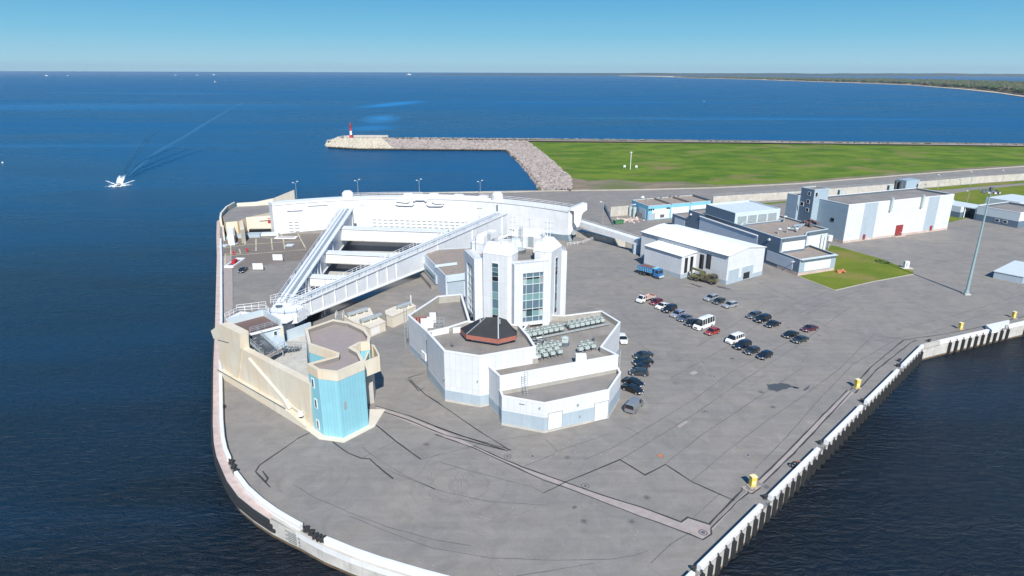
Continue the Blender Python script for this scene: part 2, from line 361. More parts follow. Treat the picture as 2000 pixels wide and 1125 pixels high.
M['trim'] = mat('dark_trim', (0.10, 0.13, 0.16), 0.5, 0.05)
M['trimlt'] = mat('light_trim', (0.48, 0.56, 0.60), 0.5, 0.05)
M['roofgrey'] = mat('roof_membrane', (0.215, 0.195, 0.175), 0.9, 0.22, 0.35, bump=0.1, streak=0, tint=(0.27, 0.25, 0.225), panel=(1.0, 60, 0.04, 0.86))
M['roofbrown'] = mat('roof_gravel', (0.29, 0.235, 0.195), 0.95, 0.25, 0.8, bump=0.4, bscale=5, tint=(0.25, 0.22, 0.20))
M['roofpink'] = mat('roof_felt_pinkish', (0.30, 0.25, 0.235), 0.9, 0.12, 0.6, tint=(0.27, 0.235, 0.225))
M['roofdark'] = mat('roof_dark_felt', (0.20, 0.19, 0.18), 0.9, 0.18, 0.4, tint=(0.235, 0.215, 0.20))
M['roofwhite'] = mat('white_roof_sheet', (0.86, 0.86, 0.85), 0.45, 0.04, 0.3, panel=(1.1, 60, 0.04, 0.92))
M['rooflt'] = mat('pale_roof_sheet', (0.55, 0.61, 0.63), 0.5, 0.06, 0.4)
M['parin'] = mat('parapet_inner_flashing', (0.33, 0.32, 0.29), 0.8, 0.15, 0.7)
M['black'] = mat('black_bitumen', (0.022, 0.023, 0.027), 0.75, 0.2, 0.8)
M['rust'] = mat('red_brown_fascia', (0.33, 0.12, 0.09), 0.7, 0.12, 1.0)
M['glass'] = emat(mat('window_glass', (0.035, 0.075, 0.085), 0.05, 0, spec=0.9), **{'Metallic': 0.0})
M['spandrel'] = mat('blue_grey_spandrel_glass', (0.095, 0.155, 0.195), 0.12, 0.06, 0.3, spec=0.7)
M['greenglass'] = mat('pale_green_glass', (0.15, 0.27, 0.275), 0.1, 0.10, 0.3, spec=0.8)
M['darkwin'] = mat('dark_window', (0.015, 0.018, 0.022), 0.15, 0, spec=0.6)
M['mullion'] = mat('pale_mullion', (0.62, 0.68, 0.70), 0.4, 0)
M['concrete'] = mat('weathered_concrete', (0.46, 0.44, 0.40), 0.85, 0.18, 0.4, bump=0.2, streak=0.35)
M['quaywall'] = mat('quay_wall_concrete', (0.50, 0.49, 0.46), 0.85, 0.22, 0.5, bump=0.2, streak=0.55)
M['algae'] = mat('tide_stain_concrete', (0.12, 0.085, 0.05), 0.9, 0.35, 0.8, bump=0.2)
M['ledge'] = mat('pinkish_ledge_concrete', (0.50, 0.40, 0.36), 0.85, 0.22, 0.6, bump=0.2, streak=0.2)
M['channel'] = mat('tan_channel_cover', (0.33, 0.285, 0.265), 0.85, 0.15, 0.8)
M['joint'] = mat('bitumen_joint', (0.042, 0.042, 0.044), 0.8, 0.3, 1.5)
M['jointlt'] = mat('faded_joint', (0.12, 0.118, 0.118), 0.85, 0.3, 1.5)
M['mhrim'] = mat('worn_manhole_surround', (0.155, 0.148, 0.142), 0.85, 0.2, 2)
M['mhring'] = mat('rusty_manhole_ring', (0.20, 0.165, 0.14), 0.85, 0.25, 2)
M['stain'] = mat('wet_patch', (0.075, 0.077, 0.08), 0.45, 0.15, 1)
M['rubber'] = mat('black_rubber', (0.022, 0.024, 0.026), 0.7, 0.2, 1.0)
M['steel'] = mat('galvanised_steel', (0.42, 0.47, 0.48), 0.4, 0.12, 1.5, metal=0.4)
M['steeldark'] = mat('dark_steel', (0.10, 0.11, 0.12), 0.5, 0.1)
M['fan'] = mat('condenser_grey', (0.40, 0.46, 0.45), 0.5, 0.12, 2.0)
M['mast'] = mat('mast_teal_grey', (0.25, 0.36, 0.37), 0.45, 0.05)
M['red'] = mat('red_paint', (0.42, 0.022, 0.03), 0.5, 0.1)
M['reddoor'] = mat('dark_red_door', (0.25, 0.03, 0.03), 0.55, 0.08)
M['yellow'] = mat('yellow_paint', (0.68, 0.50, 0.09), 0.5, 0.1, 2)
M['yellowlt'] = mat('yellow_pale_top', (0.75, 0.66, 0.38), 0.5, 0.1, 2)
M['yline'] = mat('yellowish_line_paint', (0.52, 0.48, 0.32), 0.8, 0.2, 2)
M['patchdk'] = mat('brown_grey_pavers', (0.17, 0.145, 0.125), 0.85, 0.15, 0.5)
M['brownroof'] = mat('maroon_roof_felt', (0.145, 0.095, 0.085), 0.85, 0.12, 0.8)
M['shadefloor'] = mat('shade_painted_concrete', (0.045, 0.047, 0.05), 0.6, 0.3, 0.4)  # near-black: shade under the gate beams painted into the slab colour
M['rock'] = mat('pinkish_granite_rocks', (0.285, 0.25, 0.235), 0.9, 0.55, 0.55, bump=0.3, tint=(0.34, 0.295, 0.275))
M['rockwet'] = mat('wet_dark_rocks', (0.11, 0.085, 0.055), 0.8, 0.3, 0.7, bump=0.3)
M['tetra'] = mat('beige_concrete_tetrapods', (0.47, 0.43, 0.35), 0.9, 0.2, 0.8, bump=0.2)
M['grass'] = grass_mat('field_grass', (0.080, 0.165, 0.014), (0.170, 0.245, 0.026), (0.250, 0.215, 0.085))
M['grass2'] = grass_mat('lawn_grass', (0.12, 0.19, 0.018), (0.20, 0.235, 0.030), (0.26, 0.22, 0.075))
M['soil'] = mat('bare_soil', (0.20, 0.16, 0.11), 0.95, 0.3, 0.12, bump=0.3, tint=(0.11, 0.13, 0.04))
M['sand'] = mat('beach_sand', (0.50, 0.42, 0.30), 0.9, 0.15, 0.02)
M['gravelpath'] = mat('pale_gravel_path', (0.40, 0.36, 0.30), 0.9, 0.2, 0.2)
M['forest'] = mat('forest_canopy', (0.050, 0.080, 0.028), 0.9, 0.5, 0.02, tint=(0.085, 0.075, 0.040))
M['coast'] = mat('far_coast_hills', (0.028, 0.052, 0.045), 0.95, 0.3, 0.002)
M['foam'] = mat('wake_foam', (0.75, 0.80, 0.82), 0.7, 0.2, 0.8)
M['wake'] = mat('wake_smooth_water', (0.02, 0.11, 0.22), 0.35, 0.3, 0.1)
M['tyre'] = mat('tyre_rubber', (0.02, 0.02, 0.02), 0.8, 0)
M['rim'] = mat('alloy_rim', (0.5, 0.5, 0.52), 0.3, 0, metal=0.6)
M['carglass'] = mat('car_glass', (0.012, 0.018, 0.022), 0.05, 0, spec=0.8)
M['lampglass'] = mat('headlight_glass', (0.7, 0.72, 0.74), 0.15, 0)
M['lampred'] = mat('taillight_red', (0.35, 0.02, 0.02), 0.3, 0)
M['plate'] = mat('number_plate_white', (0.7, 0.7, 0.7), 0.5, 0)
M['bluetruck'] = mat('blue_truck_paint', (0.03, 0.15, 0.36), 0.4, 0.15, 3, streak=0.3)
M['brownload'] = mat('brown_earth_load', (0.17, 0.075, 0.05), 0.95, 0.3, 3, bump=0.5)
M['camo'] = mat('olive_camouflage_paint', (0.13, 0.125, 0.06), 0.7, 0.3, 0.9, tint=(0.055, 0.045, 0.032))
M['green'] = mat('green_skip_paint', (0.06, 0.18, 0.08), 0.6, 0.15, 2)
M['orange'] = mat('orange_earth', (0.42, 0.17, 0.08), 0.9, 0.2, 3)

# ================================================================== SEA, LAND
SEA = -3.0
mb = MB(); S = 60000
mb.face([(-S, -S * .3, SEA), (S, -S * .3, SEA), (S, S, SEA), (-S, S, SEA)])
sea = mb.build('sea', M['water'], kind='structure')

# quay outline, inner foot of the parapet on the left and bottom curve
qin = [(832, 1123.7), (800, 1114.3), (746.7, 1098.3), (693.3, 1079.7), (641.3, 1058.3), (592, 1031.7), (570.7, 1019.7), (544, 1003.7), (514.7, 982.3), (488, 958.3), (466.7, 930.3),
       (454.7, 905), (445.3, 883.7), (440, 859.7), (437, 825), (436, 780), (435, 740), (434.5, 700), (435.5, 630), (435, 560), (434.7, 500), (432.6, 460), (432.5, 432)]
tip = [(1290, 1185), (1255, 1196), (1200, 1195), (1100, 1181), (1000, 1163), (900, 1141.5)]
curve = GL(tip + qin)                                   # from the hidden tip round to the far left corner
curve.append(Vector((-124.0, 277.0))); curve.append(Vector((-119.5, 288.0)))
far_left = [Vector((-109, 300)), Vector((-92, 312))]
rq = [Vector(G2(1365.5, 1103.7, .9)), Vector(G2(1799.3, 672, .9)), Vector(G2(1831.3, 664, .9)), Vector(G2(2000, 625.9, .9))]
rd = (rq[3] - rq[2]).normalized(); rq.append(rq[2] + rd * 260)
tr = (rq[1] - rq[0]).normalized(); rq[0] = Vector(G2(1300, 1172))
LEDGE = 1.7
ledge_w = []
cl = len(curve)
outer = []
for k, (p, a) in enumerate(zip(curve, offline(curve, 1.0))):
    # walking tip -> left, the sea is on the left-hand side
    w = 1.0 if k < 12 else (1.0 + 0.8 * min(1, (k - 11) / 4))
    ledge_w.append(w); outer.append(p + (a - p) * w)
if (outer[3] - Vector((0, 150))).length < (curve[3] - Vector((0, 150))).length:
    outer = [p * 2 - q for p, q in zip(curve, outer)]
routr = offline(rq, -0.75)
land_px_far = [(935, 376.5), (1053, 372), (1116, 370), (1116, 349), (1068, 307), (1029, 275.5)]
land = list(reversed(routr)) + outer + far_left + GL([(700, 377.5)]) + GL(land_px_far) + GL([(2000, 284.5), (2600, 291)])
pit1 = GL([(600, 633.3), (700, 588), (832, 537.3), (905, 505), (985, 470), (1080, 470), (1123, 462), (1150, 467.5), (1235, 486), (1249, 502), (1250, 480), (1150, 455), (1118, 450)]) \
    + [Vector((22, 238)), Vector((0, 250)), Vector((-26, 258)), Vector((-52, 262)), Vector((-70, 258)), Vector((-67, 246))] + GL([(655, 462), (603, 530), (556, 600), (560, 622)])
if (routr[0] - routr[-1]).length < 1: pass
mb = MB(); mb.poly(land, 0.0, [pit1])
deck = mb.build('quay_deck', M['asphalt'], kind='structure')
# dock pit: dark water, walls, slab floors between the beams
mb = MB(); mb.poly(pit1, -2.4); mb.build('dock_water', M['darkwater'], kind='structure')
mb = MB(); p_ = ccw(pit1)
for k in range(len(p_)):
    a, b = p_[k], p_[(k + 1) % len(p_)]
    mb.face([(b.x, b.y, -3), (a.x, a.y, -3), (a.x, a.y, 0.0), (b.x, b.y, 0.0)])
mb.build('dock_wall', M['concrete'], kind='structure')
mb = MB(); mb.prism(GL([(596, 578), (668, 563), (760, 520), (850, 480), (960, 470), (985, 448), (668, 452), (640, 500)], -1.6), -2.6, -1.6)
mb.build('dock_floor_slab', M['shadefloor'], kind='structure')

for q_ in ([(672, 491.5), (690, 490), (735, 490.5), (785, 492), (780, 494), (740, 496), (668, 494)], [(630, 534.5), (640, 529.5), (668, 529), (704, 531), (692, 537), (640, 537)]):
    mb = MB(); mb.prism(GL(q_, .3), -.6, .3); mb.build('lit_floor_strip', M['concrete'], kind='structure')  # slabs added to catch the sun as lit strips of dock floor
# quay walls (structure) with parapets, fenders
def strip(mb, A, B, za, zb):
    acc = 0
    for k in range(len(A) - 1):
        L_ = (A[k + 1] - A[k]).length
        mb.face([(A[k].x, A[k].y, za), (A[k + 1].x, A[k + 1].y, za), (B[k + 1].x, B[k + 1].y, zb), (B[k].x, B[k].y, zb)], [(acc, 0), (acc + L_, 0), (acc + L_, abs(zb - za)), (acc, abs(zb - za))]); acc += L_
lineout = list(reversed(routr)) + outer + far_left + [Vector(G2(700, 377.5)), Vector(G2(1053, 372))]
mb = MB(); strip(mb, lineout, lineout, -2.55, 0.0)
qwall = mb.build('quay_wall', M['quaywall'], kind='structure')
mb = MB(); l2 = [p + Vector((0, 0)) for p in lineout]
strip(mb, l2, l2, -4.5, -2.55); mb.build('tide_stain', M['algae'], qwall)
# pinkish ledge outside the left parapet
mb = MB()
A = [c + (o - c) * (0.62 / w) for c, o, w in zip(curve, outer, ledge_w)]
strip(mb, A[13:], outer[13:], 0.012, 0.012)
for k in range(13, len(outer) - 1):
    pass
mb.build('quay_ledge', M['ledge'], qwall)

def path_slice(line, s0, s1):
    out = []; acc = 0
    for a, b in zip(line, line[1:]):
        L_ = (b - a).length
        lo, hi = max(s0, acc), min(s1, acc + L_)
        if hi > lo:
            for s in (lo, hi):
                q = a.lerp(b, (s - acc) / L_)
                if not out or (out[-1] - q).length > 0.01: out.append(q)
        acc += L_
    return out
def path_s(line, p):
    best = None; acc = 0
    for a, b in zip(line, line[1:]):
        L_ = (b - a).length; t = max(0, min(1, (p - a).dot(b - a) / L_ ** 2)); d = (a.lerp(b, t) - p).length
        if best is None or d < best[0]: best = (d, acc + t * L_)
        acc += L_
    return best[1]
def sweep(mb, line, prof):
    """closed profile [(offset outward, z)] swept along an open line; outward = away from the deck"""
    sgn = 1
    o1 = offline(line, 1.0); n = len(prof); rings = []
    for p, q in zip(line, o1):
        rings.append([Vector((p.x + (q.x - p.x) * d * sgn, p.y + (q.y - p.y) * d * sgn, z)) for d, z in prof])
    for r0, r1 in zip(rings, rings[1:]):
        for k in range(n):
            j = (k + 1) % n; mb.face([r0[k], r0[j], r1[j], r1[k]])
    mb.face(rings[0]); mb.face(list(reversed(rings[-1])))
def outward(line, ref_out):
    """flip the line so that its left side is towards the sea"""
    a, b = line[0], line[1]; n = Vector((-(b - a).y, (b - a).x))
    return line if n.dot(ref_out) > 0 else list(reversed(line))
def parapet(line, sea_side, label=None, t=0.65, h=0.95):
    mb = MB(); ln = outward(line, sea_side); sweep(mb, ln, [(0, 0), (t, 0), (t, h - 0.12), (t - 0.12, h), (0.05, h), (0, h - 0.05)])
    mb.build('parapet', M['whitep'], qwall)
gaps = [((451, 900), (466, 929)), ((593, 1032), (640, 1058))]
segs = []
s_list = [0.0]
for g0, g1 in sorted(gaps, key=lambda g: -g[0][0]):
    sa, sb = sorted((path_s(curve, G2(*g0)), path_s(curve, G2(*g1)))); s_list += [sa, sb]
s_list.append(path_s(curve, G2(433, 470)))
for k in range(0, len(s_list), 2):
    L_ = path_slice(curve, s_list[k], s_list[k + 1]); m = max(1, round((s_list[k + 1] - s_list[k]) / 24))
    for j in range(m):
        a = s_list[k] + (s_list[k + 1] - s_list[k]) * j / m + (0.04 if j else 0); b = s_list[k] + (s_list[k + 1] - s_list[k]) * (j + 1) / m
        sl = path_slice(curve, a, b); mid = sl[len(sl) // 2]
        parapet(sl, mid - Vector((0, 150)))
# low concrete kerb under the bottom parapet (second step)
mb = MB(); ln_ = [c + (o - c) * (1.03 / w) for c, o, w in zip(curve, outer, ledge_w)][:14]; ln2 = [c + (o - c) * (.6 / w) for c, o, w in zip(curve, outer, ledge_w)][:14]
strip(mb, ln_, ln_, -0.85, 0.05); mb.build('white_kerb_band', M['whitep'], qwall); mb = MB(); strip(mb, ln_, ln2, .05, .05); mb.build('quay_ledge', M['concrete'], qwall)
# right-hand quay parapets with gaps at the bollards
RA = Wall(rq[0], rq[1]); RB = Wall(rq[2], rq[4])
def on_line(line0, line1, x, y, z=0.9):
    g = G2(x, y, z); d = (line1 - line0).normalized(); return (g - line0).dot(d)
dA = (rq[1] - rq[0]).normalized(); dB = rd
for x0, y0, x1, y1 in ((1318, 1150, 1354, 1116), (1365.5, 1103.7, 1488.7, 985), (1503.3, 966.3, 1599.3, 874.3), (1611.5, 858.5, 1682, 790.6), (1690, 781.3, 1751.3, 720), (1760.6, 710.6, 1799.3, 672)):
    a = on_line(rq[0], rq[1], x0, y0); b = on_line(rq[0], rq[1], x1, y1)
    parapet([rq[0] + dA * a, rq[0] + dA * b], Vector((1, -1)), h=0.9)
for x0, y0, x1, y1 in ((1831.3, 664, 1928.6, 642.7), (1968.6, 634.7, 2060, 613)):
    a = on_line(rq[2], rq[3], x0, y0); b = on_line(rq[2], rq[3], x1, y1)
    parapet([rq[2] + dB * a, rq[2] + dB * b], Vector((0.4, -1)), h=0.9)
parapet([rq[2] + dB * 60, rq[2] + dB * 250], Vector((0.4, -1)), h=0.9)
mb = MB(); mb.prism([rq[1], routr[1], routr[2], rq[2]], -0.2, 0.85); mb.build('corner_block', M['concrete'], qwall)
# white landing step with recess
mb = MB()
mb.prism(GL([(1925.5, 634.5), (1971, 624.5), (1972, 628), (1948, 643), (1938, 645)], 0.9), 0, 0.9)
t_ = mb.build('landing_step', M['whitep'], org=G(1948, 643)); tag(t_, 'white angular concrete landing step let into the right hand quay parapet', 'landing step')
# fenders
fm = None
def fender(p, n, z0=-2.6, z1=0.05, w=0.34):
    global fm
    t = Vector((-n.y, n.x)); 
    mb = MB(); c = p + n * 0.05
    P = []
    for z in (z0, z1):
        for u, o in ((-w, 0), (w, 0), (w * .75, 0.42), (-w * .75, 0.42)):
            q = c + t * u + n * o; P.append((q.x, q.y, z))
    mb.hexa(P)
    tp = c + n * 0.2
    mb.bar((tp.x, tp.y, z1), (c.x, c.y, z1 + 0.55), 0.12)
    return mb.build('fender', M['rubber'], qwall)
nA = Vector((dA.y, -dA.x)); nB = Vector((dB.y, -dB.x))
LA = (rq[1] - rq[0]).length; k = 0.6
while k < LA - 1.5:
    fender(rq[0] + dA * k + nA * 0.75, nA); k += 2.114
k = 3.4
while k < 120:
    if not (26 < k < 31): fender(rq[2] + dB * k + nB * 0.75, nB)
    k += 2.39
# long rubber fender tubes along the left-hand curve
so = path_s(outer, G2(513, 1021)); se = path_s(outer, G2(420, 620))
for z in (-0.35, -1.0, -1.65):
    ln = path_slice(outer, so + (0.3 + z) * 0.8, se); ln = outward(ln, Vector((-1, -0.4)))
    for j in range(0, len(ln) - 1, 1):
        mb = MB(); sweep(mb, [ln[j], ln[j + 1]], [(0.0, z - 0.24), (0.3, z - 0.2), (0.42, z), (0.3, z + 0.2), (0.0, z + 0.24)]); mb.build('tube_fender', M['rubber'], qwall)
# draught marks and no-mooring ring painted on the wall
k0 = path_s(outer, G2(566, 1034)); 
pa = path_slice(outer, k0 - 2.2, k0 + 2.0); wq = Wall(pa[0], pa[-1])
mb = MB()
for j in range(6):
    wq.box(mb, 1.0, 2.6 if j % 2 else 3.1, -0.5 - j * 0.32, -0.42 - j * 0.32, 0.16, 0.20)
mb.build('draught_scale', M['trim'], qwall)
def text_part(txt, size, wall, u, z, out, m, parent, name='lettering'):
    cu = bpy.data.curves.new(name, 'FONT'); cu.body = txt; cu.size = size; cu.extrude = 0.01; cu.align_x = 'CENTER'
    o = bpy.data.objects.new(name, cu); col.objects.link(o)
    dg = bpy.context.evaluated_depsgraph_get(); me = bpy.data.meshes.new_from_object(o.evaluated_get(dg)); bpy.data.objects.remove(o)
    tx = wall.t if Vector((wall.t.y, -wall.t.x)).dot(wall.n) > 0 else -wall.t
    q = wall.p(u, z, out); X = Vector((tx.x, tx.y, 0)); Z = Vector((0, 0, 1)); Y = X.cross(Z) * -1
    mt = Matrix(((X.x, Z.x, X.cross(Z).x, q.x), (X.y, Z.y, X.cross(Z).y, q.y), (X.z, Z.z, X.cross(Z).z, q.z), (0, 0, 0, 1)))
    me.transform(mt); o_ = ORG.get(parent.name, Vector()); me.transform(Matrix.Translation(-o_)); me.materials.clear(); me.materials.append(m)
    ob = bpy.data.objects.new(name, me); col.objects.link(ob); ob.parent = parent; return ob
for j, d in enumerate('567'): text_part(d, 0.55, wq, 0.45, -0.95 - j * 0.62, 0.19, M['trim'], qwall, 'draught_number')

# ================================================================== MARKINGS ON THE PAVING
def jline(mb, pts, w, z=0.005, wob=0.05):
    P = []
    pts = [Vector(G2(x, y)) for x, y in pts]
    for a, b in zip(pts, pts[1:]):
        n = max(1, int((b - a).length / 2.0))
        for k in range(n): P.append(a.lerp(b, k / n) + Vector((random.uniform(-wob, wob), random.uniform(-wob, wob))))
    P.append(pts[-1]); o1 = offline(P, 1.0); ws = [w / 2 * random.uniform(0.6, 1.35) for _ in P]
    for k in range(len(P) - 1):
        l0 = P[k] + (o1[k] - P[k]) * ws[k]; r0 = P[k] - (o1[k] - P[k]) * ws[k]; l1 = P[k + 1] + (o1[k + 1] - P[k + 1]) * ws[k + 1]; r1 = P[k + 1] - (o1[k + 1] - P[k + 1]) * ws[k + 1]
        mb.face([(r0.x, r0.y, z), (r1.x, r1.y, z), (l1.x, l1.y, z), (l0.x, l0.y, z)])
# heavy sealed joints
heavy = [[(581, 857), (507, 909), (500, 921), (513, 936), (528, 952)], [(649, 862), (680, 885), (706, 895), (722, 896), (735, 908), (768, 935)], [(731, 827), (772, 861), (822, 897)],
         [(801, 742), (830, 770), (880, 803), (930, 838), (996, 880)], [(797, 738), (806, 735), (826, 730)], [(797, 742), (812, 757), (818, 764), (829, 757)],
         [(733, 792), (800, 812), (870, 840), (992, 881)], [(735, 800), (800, 821), (870, 850), (986, 879)],
         [(581, 857), (625, 835)], [(512, 920), (524, 934), (519, 941)], [(925, 871), (1019, 912), (1100, 940), (1176, 967), (1250, 990), (1330, 1019), (1343, 1010), (1386, 1024), (1400, 1008), (1440, 967), (1450, 957), (1448, 952)],
         [(850, 848), (925, 875), (1012, 915), (1062, 938), (1094, 948), (1160, 973), (1250, 1008), (1350, 1044), (1372, 1054), (1390, 1043), (1388, 1032), (1440, 980), (1462, 962), (1469, 964), (1486, 952)],
         [(850, 833), (900, 851), (960, 868), (1000, 879)], [(1062, 963), (1106, 941), (1211, 898), (1260, 928), (1300, 907), (1350, 940), (1435, 978)],
         [(1481, 938), (1530, 890), (1600, 818), (1655, 762)], [(1490, 944), (1540, 896), (1610, 822), (1662, 765)], [(1660, 762), (1700, 718), (1765, 664), (1780, 662)], [(1670, 768), (1712, 722), (1778, 670), (1790, 664)],
         [(1780, 661), (1830, 655), (1900, 642), (2000, 618)]]
light = [[(706, 873), (740, 898), (790, 928), (850, 956), (900, 968), (960, 980), (1070, 987)], [(860, 903), (930, 923), (1040, 951), (1062, 963)], [(572, 945), (612, 970), (680, 1000), (760, 1030), (850, 1055), (920, 1066)],
         [(682, 1008), (760, 1040), (850, 1072), (960, 1090), (1080, 1094), (1195, 1092), (1240, 1084), (1265, 1076)], [(735, 908), (780, 928), (850, 955)], [(706, 895), (770, 863)],
         [(822, 897), (850, 890), (960, 862), (1048, 849)], [(1066, 858), (1088, 880), (1080, 888), (1025, 910)], [(1091, 880), (1195, 845)], [(1140, 898), (1200, 873), (1280, 826), (1363, 775), (1430, 725), (1545, 665)],
         [(1211, 898), (1290, 850), (1355, 810), (1436, 753), (1550, 680), (1660, 600)], [(1350, 940), (1420, 880), (1500, 820), (1560, 780), (1640, 720), (1710, 650)], [(1300, 905), (1370, 850), (1460, 790), (1565, 720)],
         [(1475, 915), (1530, 860), (1600, 780), (1665, 712), (1755, 660)], [(1354, 1010), (1407, 963)], [(1225, 835), (1248, 847)],
         [(1360, 677), (1425, 640), (1490, 595)], [(1310, 738), (1370, 705), (1425, 675), (1470, 640), (1560, 590), (1640, 560)], [(1240, 700), (1350, 705)], [(1215, 615), (1265, 651), (1228, 659), (1290, 700)],
         [(1230, 560), (1300, 600), (1420, 636)], [(1265, 580), (1200, 592), (1120, 610)], [(1435, 583), (1442, 586), (1520, 580), (1505, 573), (1470, 577), (1468, 573)], [(1320, 705), (1345, 690), (1340, 697)],
         [(1690, 668), (1820, 650), (1960, 600), (2000, 592)], [(1550, 610), (1620, 640), (1700, 655), (1790, 664)], [(1745, 645), (1850, 620), (2000, 575)], [(1530, 475), (1640, 500)], [(1480, 550), (1570, 595), (1650, 600)],
         [(1700, 500), (1790, 520), (2000, 480)], [(1560, 612), (1600, 595), (1680, 568)], [(1570, 616), (1610, 598), (1688, 572)], [(455, 470), (455, 600), (450, 640)], [(1112, 560), (1180, 585)], [(1120, 520), (1235, 540)],
         [(1010, 1125), (1160, 1100)], [(1270, 1100), (1310, 1062), (1350, 1040)], [(1120, 430), (1240, 395), (1400, 385)], [(1160, 400), (1300, 420)]]
mb = MB()
for l in heavy: jline(mb, l, 0.26)
mb.build('sealed_joints', M['joint'], deck)
mb = MB()
for l in light: jline(mb, l, 0.13)
mb.build('hairline_joints', M['jointlt'], deck)
def flat(px, z, m, name, parent=deck):
    mb = MB(); mb.poly(ccw([Vector(G2(x, y)) for x, y in px]), z); return mb.build(name, m, parent)
flat([(735, 793), (800, 815), (870, 843), (925, 871), (1019, 912), (1100, 940), (1176, 967), (1250, 990), (1330, 1019), (1343, 1010), (1386, 1024), (1388, 1032), (1390, 1043), (1372, 1054), (1350, 1044), (1250, 1008), (1160, 973), (1094, 948), (1012, 915), (925, 877), (860, 849), (735, 800)], 0.003, M['channel'], 'channel_cover')
flat([(1461, 962), (1448, 950), (1486, 948), (1486, 953), (1470, 965)], 0.003, M['channel'], 'channel_cover')
flat([(1389, 1030), (1440, 976), (1462, 958), (1462, 962), (1440, 982), (1392, 1036)], 0.003, M['channel'], 'channel_cover')
flat([(1481, 941), (1530, 893), (1600, 820), (1658, 763), (1668, 767), (1608, 825), (1540, 897), (1490, 945)], 0.003, M['channel'], 'channel_cover')
flat([(1496, 749.5), (1500, 751), (1507, 750.5), (1512, 749), (1519, 749.5), (1523, 748), (1531, 748.5), (1534, 749.5), (1540, 750), (1544, 753), (1551, 754.5), (1558, 756.5), (1550, 758), (1545, 756.5), (1540, 757.5), (1537, 760), (1529, 760.5), (1524, 763), (1517, 765), (1511, 762.5), (1504, 762), (1499, 759), (1500, 755)], 0.006, M['stain'], 'oil_stain')
flat([(1552, 755), (1562, 757), (1558, 760), (1550, 758)], 0.006, M['stain'], 'oil_stain')
flat([(1568, 762), (1582, 752), (1580, 757), (1573, 763)], 0.006, M['stain'], 'oil_stain')
flat([(1116, 990), (1124, 987), (1128, 991), (1120, 995)], 0.006, M['jointlt'], 'asphalt_patch')
flat([(1322, 832), (1340, 821), (1344, 824), (1328, 836)], 0.003, M['channel'], 'asphalt_patch')
flat([(1346, 728), (1357, 724), (1364, 728), (1353, 733)], 0.003, M['channel'], 'asphalt_patch')
# apron strips
flat([(580, 823), (622, 851), (628, 856), (672, 863), (731, 828), (728, 815), (800, 700), (600, 700)], 0.02, M['creamw'], 'apron', deck) if False else None
flat([(437, 462), (600, 456), (650, 456), (622, 500), (612, 505), (436, 528)], 0.002, M['patchdk'], 'dark_paving')
flat([(434.8, 500), (452, 500), (455, 570), (455, 640), (436, 640)], 0.0025, M['channel'], 'edge_paving')
mb = MB()
for l in ([(437, 484), (470, 480), (478, 478), (480, 468), (470, 466)], [(437, 500), (600, 487)], [(450, 466), (451, 500)], [(437, 467), (500, 462), (540, 466), (545, 458)], [(549, 458), (551, 466), (572, 464)], [(582, 457), (597, 485)],
          [(478, 478), (590, 470)], [(467, 486), (470, 495), (440, 496), (439, 520)], [(500, 466), (500, 490)], [(530, 466), (532, 488)], [(552, 460), (556, 486)]): jline(mb, l, 0.35, 0.008, 0.0)
mb.build('yellow_line', M['yline'], deck)
rt = random.Random(4); M['sweep'] = mat('tyre_sweep', (0.200, 0.190, 0.180), 0.85, 0.25, 1.2); mb = MB()
for cx0, cy0, r0_, a0_, a1_, n0 in ((985, 945, 6, 150, 300, 4), (905, 925, 5, 140, 260, 3), (1400, 700, 10, 180, 330, 2), (1640, 560, 9, 170, 300, 2)):
    c0_ = G2(cx0, cy0)
    for k in range(n0):
        rr_ = r0_ + k * rt.uniform(.35, .9); s0_ = math.radians(a0_ + rt.uniform(-20, 20)); s1_ = math.radians(a1_ + rt.uniform(-40, 20)); m_ = 26; w_ = rt.uniform(.05, .11)
        for j in range(m_):
            if rt.random() < .18: continue
            a, b = s0_ + (s1_ - s0_) * j / m_, s0_ + (s1_ - s0_) * (j + 1) / m_
            P = [(c0_.x + (rr_ + o) * math.cos(t_), c0_.y + (rr_ + o) * math.sin(t_) * 1.15, .004) for t_, o in ((a, -w_), (a, w_), (b, w_), (b, -w_))]
            mb.face(P if (Vector(P[1]) - Vector(P[0])).cross(Vector(P[2]) - Vector(P[0])).z > 0 else P[::-1])
mb.build('tyre_sweeps', M['sweep'], deck)
# manholes: iron lid in a worn ring
mh = None
for x, y, tone in ((991, 891, 1), (1040, 891, 0), (1143, 949, 1), (1263, 972, 2), (1141, 1018, 2), (1234, 1019, 2), (1108, 894, 2), (1373, 1040, 1), (1466, 954, 1), (1320, 748, 1), (1377, 804, 1), (1395, 735, 0), (1375, 708, 0), (1487, 766, 2),
                   (1510, 795, 2), (1497, 951, 2), (798, 741, 1), (1290, 890, 3), (1461, 889, 0), (1568, 705, 0), (1430, 700, 2), (833, 868, 2), (1722, 560, 2), (1540, 640, 0), (1600, 655, 0)):
    p = G(x, y)
    mb = MB(); n = 14; c = [Vector((p.x + math.cos(a * 6.283 / n) * 0.62, p.y + math.sin(a * 6.283 / n) * 0.62)) for a in range(n)]; mb.poly(c, 0.010)
    o = mb.build('manhole_rim', M['joint'] if tone == 1 else M['mhrim'], deck)
    mb = MB(); c = [Vector((p.x + math.cos(a * 6.283 / n) * 0.50, p.y + math.sin(a * 6.283 / n) * 0.50)) for a in range(n)]; mb.poly(c, 0.016)
    mb.build('manhole_ring', (M['channel'] if tone < 2 else M['mhring']) if tone != 3 else M['orange'], deck)
    mb = MB(); c = [Vector((p.x + math.cos(a * 6.283 / n) * 0.33, p.y + math.sin(a * 6.283 / n) * 0.33)) for a in range(n)]; mb.poly(c, 0.022)
    mb.build('manhole_lid', M['steeldark'] if tone != 3 else M['orange'], deck)

